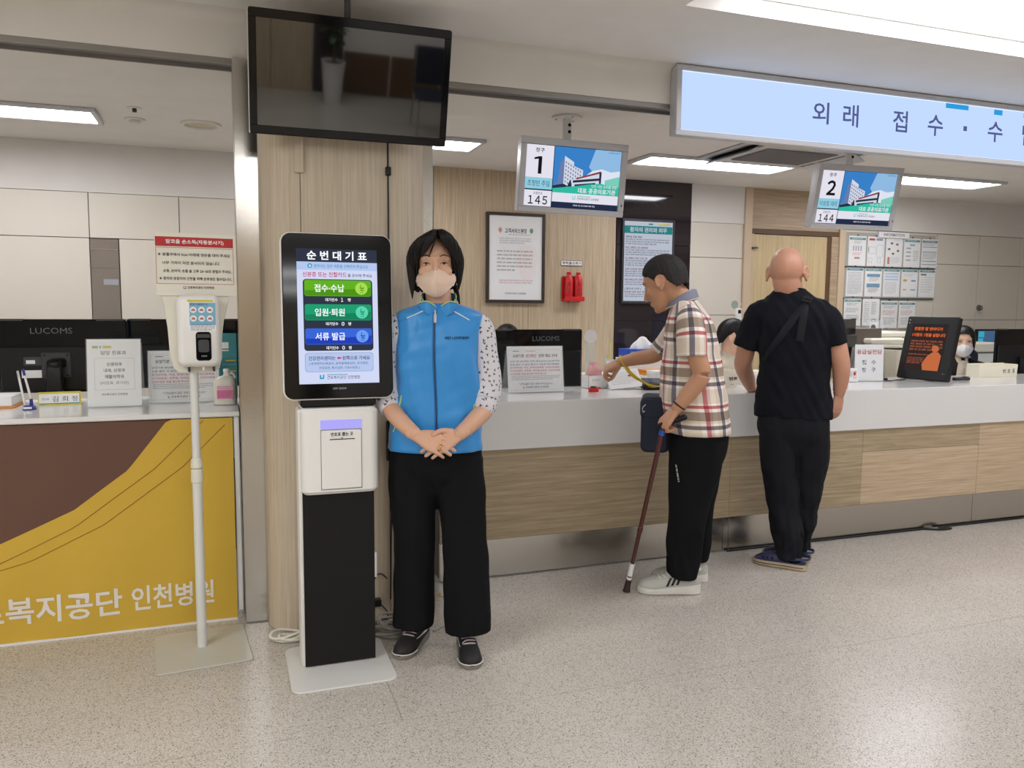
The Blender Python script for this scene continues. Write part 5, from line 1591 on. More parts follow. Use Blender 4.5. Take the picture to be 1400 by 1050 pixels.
a4, s4 = acrylic((3.93, 4.10, ZR), 0.195, 0.235, 'emergency desk sign with red and blue lettering in a clear stand', math.radians(-14), 0.05)
txt(s4, '응급실전담', -0.086, 0.086, 0.172, 0.203, -0.0015, M['red'], 0.03)
for s_, x0, x1, z0 in (('접', -0.05, -0.02, 0.105), ('수', 0.015, 0.047, 0.105), ('창', -0.05, -0.02, 0.055), ('구', 0.015, 0.045, 0.055)):
    txt(s4, s_, x0, x1, z0, z0 + 0.03, -0.0015, M['ink_blue'], 0.02)
pu = thing('leaflet_stand', 'purple leaflet in an upright stand between the bald man and the emergency sign', 'leaflet', (3.80, 4.20, ZR), math.radians(-10))
lf = part('leaflet', xf(box(-0.06, 0.045, -0.001, 0.001, 0.0, 0.21), rotx(-0.08), (0, 0, 0.004)), M['purple'], pu)
part('foot', box(-0.065, 0.05, -0.01, 0.06, 0, 0.004, 0.001), M['clear'], pu)
part('printed_icon', [disc(0.012, 0.165, 0.024, 0.0112, 20)], M['pink'], lf, smooth=0)
part('printed_icon', [rect(0.0, 0.03, 0.11, 0.135, 0.0065)], M['paper'], lf, smooth=0)
part('printed_line', rect(0.0, 0.035, 0.075, 0.08, 0.003), M['sky_label'], lf, smooth=0)
cc = thing('card_stand', 'small white standing card with a red phone picture below the purple leaflet', 'card', (3.765, 4.08, ZR), math.radians(-12))
cp = part('card', xf(box(-0.07, 0.05, -0.001, 0.001, 0.0, 0.088), rotx(-0.12), (0, 0, 0.003)), M['paper'], cc)
part('foot', box(-0.07, 0.05, -0.008, 0.04, 0, 0.003, 0.001), M['clear'], cc)
part('phone_drawing', [frame_lines(0.018, 0.036, 0.025, 0.072, 0.002, 0.001), rect(0.021, 0.033, 0.045, 0.065, 0.003)], M['red'], cp, smooth=0)
part('small_print', print_rows(-0.05, 0.01, 0.02, 0.07, 5, 0.0, 0.5, 6, 0.7), M['ink_grey'], cp, smooth=0)

tbm = thing('information_display', 'black tilted display with orange lettering standing on the right counter', 'display', (4.343, 4.038, 1.106), math.radians(-78.9), math.radians(-14.4))
part('housing', prism(rrect(-0.175, 0.175, -0.212, 0.212, 0.01, 4), 0.0, 0.045, 'y', 0.005), M['black'], tbm)
part('bezel', prism(rrect(-0.172, 0.172, -0.209, 0.209, 0.009, 4), -0.004, 0.0, 'y', 0.002), M['black'], tbm)
dsp = part('screen', rect(-0.13, 0.118, -0.155, 0.16, -0.0045), glow('display_dark_brown', (66, 54, 54), 0.6), tbm, smooth=0)
E_o = glow('display_orange', (238, 112, 56), 0.85)
E_o2 = glow('display_soft_orange', (210, 116, 78), 0.7)
E_o3 = glow('display_skin_orange', (220, 122, 76), 0.75)
txt(dsp, '친절한 말 한마디가', -0.112, 0.085, 0.115, 0.138, -0.005, E_o, 0.035)
txt(dsp, '1사람도 1명을 살립니다', -0.118, 0.11, 0.073, 0.097, -0.005, E_o, 0.035)
for i, (x1_, nr) in enumerate(((0.1, 1), (0.104, 1), (0.106, 1), (0.05, 1))):
    zz = 0.047 - i * 0.019
    part('display_print', print_rows(-0.118, x1_, zz - 0.012, zz, 1, -0.005, 0.95, 50 + i, 1), E_o2, dsp, smooth=0)
part('display_print', print_rows(-0.12, 0.045, -0.053, -0.044, 1, -0.005, 0.9, 61, 1), E_o2, dsp, smooth=0)
part('display_print', print_rows(-0.12, 0.0, -0.115, -0.068, 4, -0.005, 0.6, 62, 0.8), E_o2, dsp, smooth=0)
part('figure_picture', [disc(0.062, 0.0, 0.026, -0.0052, 20, 0.03), flat([(0.0, -0.152), (0.105, -0.152), (0.108, -0.05), (0.085, -0.028), (0.045, -0.03), (0.012, -0.06), (-0.012, -0.11)], -0.0051)], E_o3, dsp, smooth=0)
part('figure_hair', flat([(0.034, 0.012), (0.05, 0.034), (0.08, 0.03), (0.09, 0.005), (0.084, -0.005), (0.078, 0.012), (0.05, 0.018)][::-1], -0.0056), M['black'], dsp, smooth=0)
part('maker_mark', print_rows(0.138, 0.158, -0.172, -0.166, 1, -0.0046, 0.9, 8, 1), M['ink_lite'], tbm, smooth=0)
for z in (0.165, 0.185):
    part('indicator', cyl((-0.155, -0.004, z), 0.004, -0.002, 10, 'y'), M['ink_lite'], tbm)
part('stand_leg', sweep([(0.0, 0.03, -0.05), (0.0, 0.12, -0.190)], [(0.03, 0.006)] * 2, 10, ref=(1, 0, 0)), M['black'], tbm)
ct = thing('card_terminal', 'slim black terminal standing right behind the emergency desk sign', 'terminal', (4.10, 4.19, ZR), math.radians(-20))
part('body', xf(box(-0.03, 0.03, -0.02, 0.02, 0, 0.17, 0.006), rotx(-0.12), (0, 0, 0.012)), M['black'], ct)
part('foot', box(-0.04, 0.04, -0.05, 0.05, 0, 0.014, 0.004), M['black'], ct)
bl = thing('call_bell', 'small dark device lying on the counter right of the tilted display', 'device', (4.62, 4.0, ZR))
part('body', prism([(x, y) for x, y in rrect(-0.07, 0.06, -0.02, 0.02, 0.012)], 0, 0.02, 'z', 0.004), M['dark_grey'], bl)
part('button', box(0.01, 0.045, -0.012, 0.012, 0.02, 0.024, 0.002), M['black'], bl)
wc = thing('power_cable', 'black cable lying on the counter from the sign to the tilted display', 'cable', (0, 0, ZR))
part('cord', sweep([(4.02, 4.13, 0.004), (4.07, 4.06, 0.004), (4.14, 4.09, 0.004), (4.22, 4.1, 0.004), (4.3, 4.16, 0.004)], 0.0035, 8, smooth=24), M['cable_black'], wc)
part('plug', box(4.0, 4.035, 4.118, 4.142, 0.0, 0.016, 0.003), M['black'], wc)
tray = thing('ticket_tray', 'cream open tray lettered for number tickets at the right end of the counter', 'tray', (5.10, 4.17, ZR))
part('front_wall', xf(box(-0.18, 0.17, -0.002, 0.002, 0, 0.085, 0.001), rotx(0.1), (0, -0.05, 0)), M['cream_paper'], tray)
part('back_wall', box(-0.18, 0.17, 0.05, 0.054, 0, 0.092, 0.001), M['cream_paper'], tray)
part('side_wall', box(-0.182, -0.178, -0.055, 0.054, 0, 0.088, 0.001), M['cream_paper'], tray)
part('side_wall', box(0.168, 0.172, -0.055, 0.054, 0, 0.088, 0.001), M['cream_paper'], tray)
part('bottom', box(-0.18, 0.17, -0.05, 0.05, 0, 0.003), M['cream_paper'], tray)
for i, ch in enumerate('번호표'):
    txt(tray, ch, 0.03 + 0.045 * i, 0.056 + 0.045 * i, 0.03, 0.056, -0.0585, M['ink_grey'], 0.015)

# back office machines
monitor((4.22, 4.62, 0.73), 0.50, 0.32, 0.235, 'black monitor edge showing right behind the bald man', math.radians(36), plate=False)
br = thing('partition_panel', 'small dark brown panel standing behind the emergency sign', 'partition', (4.915, 5.18, 0.741))
part('panel', box(-0.16, 0.15, -0.012, 0.012, 0.0, 0.46, 0.003), mat('taupe_panel', (104, 94, 86), 0.3), br)
part('foot', box(-0.13, 0.12, -0.06, 0.06, 0.0, 0.012, 0.002), M['dark_grey'], br)
hs = thing('telephone', 'dark telephone handset in front of the small brown panel', 'telephone', (5.0, 4.8, 0.73))
part('body', prism([(x, y) for x, y in rrect(-0.07, 0.07, -0.09, 0.09, 0.015)], 0, 0.05, 'z', 0.01), M['black'], hs)
part('handset', sweep([(-0.05, -0.07, 0.075), (-0.05, -0.04, 0.088), (-0.05, 0.04, 0.088), (-0.05, 0.07, 0.075)], [0.016, 0.012, 0.012, 0.016], 10, smooth=14), M['black'], hs)
pn = thing('printer', 'cream multifunction printer standing behind the tilted display', 'printer', (5.30, 5.28, 0.741))
part('body', box(-0.42, 0.16, -0.2, 0.24, 0.0, 0.30, 0.012), M['beige_plastic'], pn)
part('scanner_lid', box(-0.42, 0.16, -0.2, 0.24, 0.335, 0.38, 0.012), M['off_white'], pn)
part('scanner_bed', box(-0.40, 0.14, -0.19, 0.23, 0.30, 0.335, 0.006), M['off_white'], pn)
part('output_tray', xf(box(-0.26, 0.14, -0.1, 0.06, -0.008, 0.008, 0.004), rotx(0.2), (0, -0.2, 0.30)), M['off_white'], pn)
part('feeder', box(-0.22, 0.12, -0.05, 0.2, 0.38, 0.43, 0.015), M['off_white'], pn)
part('control_panel', xf(box(-0.06, 0.1, -0.05, 0.05, -0.01, 0.01, 0.004), rotx(0.35), (-0.02, -0.21, 0.36)), M['dark_grey'], pn)
pq = thing('printer', 'tall narrow beige ticket printer left of the tilted display', 'printer', (4.66, 4.62, 0.73))
part('body', box(-0.12, 0.16, -0.14, 0.14, 0.0, 0.335, 0.008), M['beige_plastic'], pq)
part('front_cover', box(0.0, 0.15, -0.152, -0.14, 0.03, 0.31, 0.004), M['off_white'], pq)
part('top_cover', xf(box(-0.12, 0.16, -0.14, 0.14, 0, 0.02, 0.006), rotx(-0.06), (0, 0, 0.34)), M['off_white'], pq)
part('slot', box(-0.1, -0.015, -0.1425, -0.139, 0.17, 0.18), M['dark_grey'], pq)
pl = thing('printer', 'large grey-white printer with a sketchy mark behind the female clerk', 'printer', (6.14, 5.28, 0.741))
part('body', box(-0.36, 0.17, -0.2, 0.2, 0.0, 0.25, 0.01), M['white'], pl)
part('lid', box(-0.36, 0.18, -0.21, 0.2, 0.255, 0.335, 0.01), M['off_white'], pl)
part('lid_gap', box(-0.355, 0.165, -0.195, 0.19, 0.245, 0.26), M['dark_grey'], pl)
part('printed_mark', [sweep([(0.06 + 0.045 * math.cos(a), -0.2012, 0.13 + 0.035 * math.sin(a)) for a in np.linspace(0, 5.6, 16)], 0.004, 6), sweep([(0.04, -0.2012, 0.15), (0.1, -0.2012, 0.14)], 0.003, 6)], M['ink_grey'], pl)
monitor((6.32, 5.66, 0.741), 0.40, 0.30, 0.12, 'dark monitor with a small red sticker behind the grey-white printer', plate=False)
rs = tag(part('sticker', box(6.38, 6.43, 5.63, 5.6445, 0.93, 0.965), M['red_plastic']), 'small red sticker on the dark monitor behind the grey-white printer', 'sticker')
sm = thing('monitor', 'monitor facing out with a blue desktop picture near the right edge', 'monitor', (6.88, 5.58, 0.741))
part('housing', box(-0.28, 0.22, 0.0, 0.03, 0.1, 0.435, 0.006), M['black'], sm)
sc_ = part('screen', rect(-0.268, 0.21, 0.115, 0.42, -0.0015), glow('desktop_blue', (78, 112, 150), 0.7), sm, smooth=0)
part('desktop_icons', [rect(-0.262, -0.19, 0.36, 0.415, -0.002), rect(-0.262, -0.2, 0.28, 0.35, -0.002)], glow('desktop_cyan', (70, 184, 206), 0.75), sc_, smooth=0)
part('taskbar', rect(-0.268, 0.21, 0.115, 0.125, -0.002), glow('desktop_bar', (120, 180, 200), 0.7), sc_, smooth=0)
part('stand_neck', box(-0.06, 0.0, 0.0, 0.03, 0.01, 0.1), M['black'], sm)
part('stand_base', box(-0.13, 0.07, -0.08, 0.1, 0, 0.012, 0.003), M['black'], sm)
cdx = thing('card_terminal', 'small black card terminal in front of the blue desktop monitor', 'terminal', (6.66, 5.36, 0.741))
part('body', xf(box(-0.1, 0.08, -0.02, 0.02, 0, 0.2, 0.006), rotx(-0.2), (0, 0, 0.02)), M['black'], cdx)
part('foot', box(-0.08, 0.06, -0.05, 0.07, 0, 0.02, 0.004), M['black'], cdx)
ppr = thing('paper_stack', 'white papers lying below the blue desktop monitor', 'papers', (6.55, 5.14, 0.741))
part('paper_ream', box(-0.14, 0.12, -0.08, 0.1, 0, 0.13, 0.003), M['paper'], ppr)
part('top_sheet', xf(box(-0.13, 0.12, -0.09, 0.09, 0.13, 0.133), rotz(0.1)), M['off_white'], ppr)
monitor((5.69, 4.43, 0.73), 0.50, 0.33, 0.155, 'black monitor seen from behind at the right edge of the counter', plate=False)
fb = thing('note_holder', 'clear holder with a small photo card above the tilted display', 'holder', (5.52, 5.66, 0.741))
part('stand', box(-0.16, 0.04, -0.002, 0.002, 0.0, 0.52, 0.001), M['clear'], fb)
part('photo_card', [box(-0.12, -0.02, -0.006, -0.003, 0.40, 0.50)], M['paper'], fb)
part('photo', [disc(-0.08, 0.45, 0.028, -0.0065, 16)], M['ink_grey'], fb, smooth=0)
part('foot', box(-0.16, 0.04, -0.04, 0.04, 0, 0.008), M['clear'], fb)
gs_ = thing('desk_sign', 'small cream framed sign standing above the tilted display', 'sign', (5.93, 5.64, 0.741))
part('plate', box(-0.12, 0.12, -0.004, 0.004, 0.40, 0.50, 0.003), M['off_white'], gs_)
part('inner_band', rect(-0.095, 0.095, 0.415, 0.485, -0.0046), mat('olive_print', (150, 146, 110), 0.5), gs_, smooth=0)
part('small_print', print_rows(-0.06, 0.06, 0.44, 0.46, 1, -0.005, 0.9, 3, 1), M['paper'], gs_, smooth=0)
part('post', box(-0.01, 0.01, -0.004, 0.004, 0.01, 0.40), M['silver'], gs_)
part('foot', box(-0.07, 0.07, -0.05, 0.05, 0, 0.012), M['silver'], gs_)

# ================================================================== FLOOR CABLES BY THE KIOSK


def coil(label, c, R, n, r, m, seed, flat_=0.45, name='cable_coil'):
    rr = random.Random(seed)
    pts = []
    for i in range(n * 16 + 1):
        a = 2 * PI * i / 16
        k = i // 16
        ro = R * (0.82 + 0.18 * math.sin(k * 2.3 + 1)) * (1 + 0.08 * math.sin(3 * a + k))
        pts.append((c[0] + ro * math.cos(a) + 0.012 * math.sin(k * 1.7), c[1] + ro * flat_ * math.sin(a) + 0.01 * math.cos(k * 2.1), r + 0.003 + 0.0045 * k + 0.012 * (1 + math.sin(a * 2 + k)) * (k / n)))
    o = part(name, sweep(pts, r, 8, smooth=len(pts) * 2), m)
    return tag(o, label, 'cable')


coil('loose loops of white cable on the floor left of the kiosk', (0.215, 3.235, 0), 0.075, 4, 0.0055, M['off_white'], 2, 0.42)
coil('tangled grey cable loops on the floor between the kiosk and the woman', (0.628, 3.175, 0), 0.094, 10, 0.0056, mat('dark_grey_cable', (150, 145, 138), 0.5), 3, 0.75)
bc = thing('power_adapter', 'black power adapter with its cord above the grey cable loops', 'adapter', (0.55, 3.285, 0.085))
part('brick', box(-0.02, 0.035, -0.018, 0.018, -0.0, 0.03, 0.004), M['black'], bc)
part('cord', sweep([(0.0, 0.0, 0.03), (0.0, 0.005, 0.09), (-0.02, 0.01, 0.14), (-0.05, 0.0, 0.16), (-0.07, -0.08, 0.15)], 0.003, 8, smooth=24), M['cable_black'], bc)
part('cord', sweep([(0.03, 0.0, 0.01), (0.06, -0.02, -0.03), (0.03, -0.09, -0.048), (-0.03, -0.1, -0.03), (-0.035, -0.04, 0.03), (0.02, 0.01, 0.13), (0.07, 0.03, 0.1), (0.11, 0.03, 0.02)], 0.003, 8, smooth=50), M['cable_black'], bc)
lanc = thing('network_cable', 'grey network cable with a tan plug on the floor behind the woman\'s trousers', 'cable', (0.86, 3.42, 0))
part('cord', sweep([(-0.08, -0.28, 0.006), (0.0, -0.22, 0.006), (0.06, -0.12, 0.01), (0.055, -0.03, 0.03), (0.01, 0.0, 0.05)], 0.0045, 8, smooth=30), M['cable_grey'], lanc)
part('plug', box(-0.02, 0.02, -0.012, 0.012, 0.04, 0.062, 0.003), M['wood_v'], lanc)

# ================================================================== BEHIND THE PHOTOGRAPHER, MIRRORED IN THE BLACK SCREEN
pt = thing('potted_plant', 'potted plant in a tall white tapered pot, mirrored in the black screen', 'plant', (1.09, -4.02, 0))
rows = []
th_ = np.linspace(0, 2 * PI, 32, endpoint=False)
for z, r in ((0, 0.095), (0.01, 0.10), (0.25, 0.118), (0.49, 0.142), (0.50, 0.148), (0.50, 0.132), (0.46, 0.128)):
    rows.append(np.stack([r * np.cos(th_), r * np.sin(th_), np.full(32, z)], 1))
part('pot', loft(rows), M['white'], pt)
part('soil', cyl((0, 0, 0.455), 0.126, 0.012, 24), M['soil'], pt)
part('trunk', sweep([(0, 0, 0.46), (0.01, 0.0, 0.7), (0.0, 0.01, 0.95), (0.03, 0.0, 1.25)], [0.022, 0.018, 0.016, 0.01], 10, smooth=16), M['bark'], pt)
rr = random.Random(5)
for i in range(26):
    a = rr.uniform(0, 6.28)
    z = rr.uniform(0.72, 1.3)
    Ls = rr.uniform(0.14, 0.24)
    d = np.array((math.cos(a), math.sin(a), rr.uniform(-0.5, 0.5)))
    p0 = np.array((0.01, 0, z))
    part('leaf', sweep([p0, p0 + d * Ls * 0.3, p0 + d * Ls * 0.7 - (0, 0, 0.02), p0 + d * Ls - (0, 0, 0.06)], [(0.002, 0.003), (0.003, 0.04), (0.003, 0.045), (0.002, 0.004)], 8, smooth=8), M['leaf'], pt)
wt = thing('waiting_chair', 'dark waiting chair, mirrored at the right of the black screen', 'chair', (2.2, -3.2, 0), math.radians(180))
part('seat', box(-0.24, 0.24, -0.24, 0.22, 0.42, 0.46, 0.015), M['navy_fabric'], wt)
part('backrest', xf(box(-0.24, 0.24, -0.02, 0.02, 0.0, 0.42, 0.012), rotx(-0.15), (0, 0.22, 0.5)), M['navy_fabric'], wt)
for sx in (-1, 1):
    part('leg', sweep([(sx * 0.22, 0.26, 0.9), (sx * 0.22, 0.2, 0.44), (sx * 0.22, -0.2, 0.44), (sx * 0.22, -0.22, 0.02)], 0.012, 10), M['steel'], wt)
    part('leg', sweep([(sx * 0.22, 0.18, 0.44), (sx * 0.22, 0.22, 0.02)], 0.012, 10), M['steel'], wt)

# ================================================================== PEOPLE
SKIN_W = mat('skin_warm', (212, 166, 138), 0.5, var=0.04, scale=14, sss=0.06)
SKIN_B = mat('skin_ruddy', (200, 148, 122), 0.45, var=0.06, scale=16, sss=0.06)
SKIN_P = mat('skin_tan', (192, 142, 110), 0.5, var=0.05, scale=14, sss=0.06)
SKIN_C = mat('skin_light', (226, 186, 158), 0.5, var=0.04, scale=14, sss=0.06)
HAIR = mat('black_hair', (20, 17, 18), 0.42, spec=0.25, var=0.25, scale=60, stretch=(1, 1, 0.15), bump=0.3, bscale=90)
HAIR_G = mat('greying_hair', (48, 46, 46), 0.7, spec=0.2, var=0.6, scale=160, bump=0.5, bscale=240)
EYE_W = mat('eye_white', (225, 220, 214), 0.3)
EYE_D = mat('eye_dark', (30, 20, 16), 0.2)
MASK_P = mat('pink_beige_mask', (232, 204, 184), 0.75, var=0.02)
MASK_W = mat('white_mask', (232, 232, 234), 0.75, var=0.02)
VEST = mat('blue_nylon_vest', (46, 142, 214), 0.42, var=0.05, scale=5, sheen=0.2)
VEST_D = mat('blue_vest_seam', (30, 104, 170), 0.5)
PIPE_W = mat('white_piping', (222, 226, 220), 0.5)
PIPE_Y = mat('lime_piping', (204, 216, 90), 0.5)
PANTS_K = mat('black_trousers', (21, 21, 23), 0.85, spec=0.12, var=0.1)
PANTS_N = mat('black_cargo_cloth', (27, 28, 33), 0.8, spec=0.15, var=0.1)
TEE = mat('black_tshirt', (21, 23, 30), 0.85, spec=0.15, var=0.12)
STRAP = mat('black_webbing', (27, 29, 35), 0.6, spec=0.2, bump=0.3, bscale=300)
BEIGE_SH = mat('beige_shirt', (206, 196, 176), 0.75)
SHOE_K = mat('black_shoe_mesh', (30, 29, 30), 0.7, bump=0.4, bscale=400)
SHOE_G = mat('grey_shoe_mesh', (186, 186, 178), 0.7, bump=0.4, bscale=400)
SOLE_W = mat('white_sole', (222, 220, 214), 0.55)
SOLE_G = mat('grey_sole', (128, 120, 112), 0.6)
LACE = mat('pinkish_lace', (190, 178, 182), 0.7)
CLOG = mat('navy_clog', (48, 54, 92), 0.5)
SOLE_B = mat('tan_sole', (196, 180, 152), 0.6)
GOLD = mat('gold_ring', (222, 180, 90), 0.25, 1.0)


def print_cloth():
    """White blouse cloth with little scattered black leaf sprigs, each turned its own way."""
    m, nt, b = new_mat('white_blouse_with_black_sprigs')

    def op(o, x, y=None):
        n = N(nt, 'ShaderNodeMath', operation=o)
        for k, v in ((0, x), (1, y)):
            if v is None:
                continue
            if isinstance(v, (int, float)):
                n.inputs[k].default_value = v
            else:
                nt.links.new(v, n.inputs[k])
        return n.outputs[0]
    tc = N(nt, 'ShaderNodeTexCoord')
    s0 = N(nt, 'ShaderNodeSeparateXYZ')
    nt.links.new(tc.outputs['Object'], s0.inputs[0])
    sc = 44.0
    cb = N(nt, 'ShaderNodeCombineXYZ')
    px, pz = op('MULTIPLY', op('ADD', s0.outputs[0], op('MULTIPLY', s0.outputs[1], 0.6)), sc), op('MULTIPLY', s0.outputs[2], sc)
    nt.links.new(px, cb.inputs[0])
    nt.links.new(pz, cb.inputs[1])
    v = N(nt, 'ShaderNodeTexVoronoi')
    v.voronoi_dimensions = '2D'
    v.inputs['Scale'].default_value = 1.0
    v.inputs['Randomness'].default_value = 0.75
    nt.links.new(cb.outputs[0], v.inputs['Vector'])
    sp = N(nt, 'ShaderNodeSeparateXYZ')
    nt.links.new(v.outputs['Position'], sp.inputs[0])
    sc_ = N(nt, 'ShaderNodeSeparateColor')
    nt.links.new(v.outputs['Color'], sc_.inputs[0])
    dx, dz = op('SUBTRACT', px, sp.outputs[0]), op('SUBTRACT', pz, sp.outputs[1])
    an = op('MULTIPLY', sc_.outputs[0], 6.283)
    co, si = op('COSINE', an), op('SINE', an)
    u = op('ADD', op('MULTIPLY', dx, co), op('MULTIPLY', dz, si))
    w = op('SUBTRACT', op('MULTIPLY', dz, co), op('MULTIPLY', dx, si))
    arm = op('LESS_THAN', op('ABSOLUTE', op('SUBTRACT', op('ABSOLUTE', w), op('MULTIPLY', op('MAXIMUM', u, 0.0), 0.75))), 0.085)
    inr = op('MULTIPLY', op('LESS_THAN', u, 0.22), op('GREATER_THAN', u, -0.24))
    mk = op('MULTIPLY', arm, inr)
    c = N(nt, 'ShaderNodeMix', data_type='RGBA')
    nt.links.new(mk, c.inputs[0])
    c.inputs[6].default_value = L((214, 212, 218)) + (1,)
    c.inputs[7].default_value = L((40, 40, 50)) + (1,)
    nt.links.new(c.outputs[2], b.inputs['Base Color'])
    b.inputs['Roughness'].default_value = 0.8
    return m


def plaid_cloth():
    """Beige plaid: taupe, white, navy and red stripes, in metres along the cloth's UV."""
    m, nt, b = new_mat('beige_red_navy_plaid')
    uv = N(nt, 'ShaderNodeUVMap')
    sep = N(nt, 'ShaderNodeSeparateXYZ')
    nt.links.new(uv.outputs[0], sep.inputs[0])

    def ramp(out, period, off, stops):
        d = N(nt, 'ShaderNodeMath', operation='MULTIPLY_ADD')
        d.inputs[1].default_value = 1.0 / period
        d.inputs[2].default_value = off
        nt.links.new(out, d.inputs[0])
        f = N(nt, 'ShaderNodeMath', operation='FRACT')
        nt.links.new(d.outputs[0], f.inputs[0])
        r = N(nt, 'ShaderNodeValToRGB')
        r.color_ramp.interpolation = 'CONSTANT'
        el = r.color_ramp.elements
        while len(el) > 1:
            el.remove(el[-1])
        el[0].position = stops[0][0]
        el[0].color = L(stops[0][1]) + (1,)
        for p, c in stops[1:]:
            e = el.new(p)
            e.color = L(c) + (1,)
        nt.links.new(f.outputs[0], r.inputs[0])
        return r
    W_, B_, T_, R_, N_, P_ = (250, 247, 244), (234, 225, 214), (166, 152, 140), (204, 112, 120), (104, 104, 126), (236, 212, 210)
    rv = ramp(sep.outputs[1], 0.20, 0.10, [(0, B_), (0.20, W_), (0.27, (134, 126, 130)), (0.36, W_), (0.42, B_), (0.48, T_), (0.68, W_), (0.76, (196, 116, 116)), (0.83, W_), (0.88, B_)])
    ru = ramp(sep.outputs[0], 0.19, 0.25, [(0, B_), (0.18, W_), (0.28, R_), (0.37, P_), (0.43, W_), (0.55, B_), (0.66, N_), (0.78, W_), (0.84, B_)])
    mx = N(nt, 'ShaderNodeMix', data_type='RGBA')
    mx.blend_type = 'MULTIPLY'
    mx.inputs[0].default_value = 0.9
    nt.links.new(rv.outputs[0], mx.inputs[6])
    nt.links.new(ru.outputs[0], mx.inputs[7])
    nt.links.new(mx.outputs[2], b.inputs['Base Color'])
    b.inputs['Roughness'].default_value = 0.8
    return m


BLOUSE = print_cloth()
PLAID = plaid_cloth()


def head_geo(c, s=1.0, yaw=0.0, pitch=0.0, roll=0.0, neck_to=None, neck_r=0.05, wide=1.0, nose=1.0, flare=1.5):
    """Head facing -y before it is turned; c is the middle of the skull. Returns (geos, matrix)."""
    g = [ell((0, 0.012, 0.015), (0.074 * wide, 0.094, 0.092), 28, 18), ell((0, -0.026, -0.035), (0.063 * wide, 0.058, 0.078), 24, 14), ell((0, -0.036, -0.082), (0.047 * wide, 0.046, 0.042), 20, 12),
         ell((0, -0.066, -0.106), (0.022, 0.018, 0.017)), sweep([(0, -0.080, 0.012), (0, -0.091, -0.018), (0, -0.102 * 1.0, -0.040)], [0.008, 0.010, 0.012 * nose], 12),
         ell((0, -0.097, -0.043), (0.017 * nose, 0.012, 0.010)), ell((0, -0.083, -0.071), (0.023, 0.008, 0.006)), ell((0, -0.081, -0.081), (0.021, 0.009, 0.007)),
         sweep([(-0.048, -0.060, 0.018), (-0.028, -0.0755, 0.024), (0, -0.079, 0.018), (0.028, -0.0755, 0.024), (0.048, -0.060, 0.018)], 0.0085, 10),
         ell((0.040 * wide, -0.053, -0.032), (0.024, 0.021, 0.024)), ell((-0.040 * wide, -0.053, -0.032), (0.024, 0.021, 0.024))]
    for sx in (-1, 1):
        R = rotz(sx * 0.42) @ roty(sx * -0.12)
        ear = join([ell((0, 0.004, 0.0), (0.007, 0.018, 0.029), 16, 10), sweep([(0.004 * sx, -0.012, -0.012), (0.006 * sx, -0.012, 0.014), (0.007 * sx, 0.004, 0.031), (0.007 * sx, 0.022, 0.016), (0.006 * sx, 0.018, -0.012), (0.004 * sx, 0.0, -0.03)], 0.0052, 8, smooth=14), ell((0.0, -0.002, -0.028), (0.006, 0.008, 0.009))])
        V, F = ear
        g.append((V @ R.T + np.array((sx * 0.079 * wide, 0.012, -0.014)), F))
    R = rotz(yaw) @ rotx(pitch) @ roty(roll)
    out = [(V * s @ R.T + np.array(c), F) for V, F in g]
    if neck_to is not None:
        n0 = np.array(c) + R @ (np.array((0, 0.018, -0.045)) * s)
        n1 = np.array(neck_to)
        out.append(sweep([n0, n0 * 0.45 + n1 * 0.55, n1, n1 + (0, 0, -0.05)], [neck_r, neck_r, neck_r * (1 + 0.24 * (flare - 1)), neck_r * flare], 20, ref=(1, 0, 0)))
    return out, R * s


def hand_geo(o, xd, zd, left=False, s=1.0, curls=None, spread=0.0, thumb=None):
    """Hand: wrist at o, fingers along xd, back of the hand towards zd; thumb on the zd x xd side (mirrored for left=True)."""
    xd = np.array(xd, float); xd /= np.linalg.norm(xd)
    zd = np.array(zd, float); zd -= zd.dot(xd) * xd; zd /= np.linalg.norm(zd)
    yd = np.cross(zd, xd) * (-1 if left else 1)
    Mx = np.stack([xd, yd, zd], 1)
    g = [sweep([(-0.03, 0, 0), (0.0, 0, 0), (0.03, 0.002, 0.0), (0.065, 0.0, 0.0), (0.088, -0.001, -0.001)], [(0.021, 0.016), (0.024, 0.017), (0.034, 0.0165), (0.040, 0.015), (0.037, 0.011)], 18, ref=(0, 1, 0), ex=2.4)]
    curls = curls or [(0.25, 0.3, 0.2)] * 4
    for i in range(4):
        b = np.array((0.082 - 0.004 * abs(i - 1), 0.0295 - 0.0195 * i, 0.0))
        Ls = (0.070, 0.078, 0.073, 0.057)[i]
        lat = spread * (1.5 - i) * 0.12
        pts, a = [b - (0.02, 0, 0), b], 0.0
        p = b
        for f, da in zip((0.45, 0.30, 0.25), curls[i]):
            a += da
            d = np.array((math.cos(a) * math.cos(lat), math.cos(a) * math.sin(lat), -math.sin(a)))
            p = p + d * Ls * f
            pts.append(p)
        r = 0.0088 if i < 3 else 0.0076
        g.append(sweep(pts, [r * 1.05, r * 1.08, r, r * 0.92, r * 0.78], 12, smooth=14, ref=(0, 1, 0)))
    th = thumb or [(0.018, 0.024, -0.006), (0.048, 0.046, -0.012), (0.074, 0.056, -0.016), (0.096, 0.058, -0.018)]
    g.append(sweep(th, [0.014, 0.0115, 0.0098, 0.008], 12, smooth=14))
    return [(np.asarray(V) * s @ Mx.T + np.array(o), F) for V, F in g]


def merge_meshes(name, meshes, material):
    bm = bmesh.new()
    for me in meshes:
        bm.from_mesh(me)
    out = bpy.data.meshes.new(name)
    bm.to_mesh(out)
    bm.free()
    for me in meshes:
        bpy.data.meshes.remove(me)
    out.polygons.foreach_set('use_smooth', [True] * len(out.polygons))
    out.materials.clear()
    out.materials.append(material)
    return out


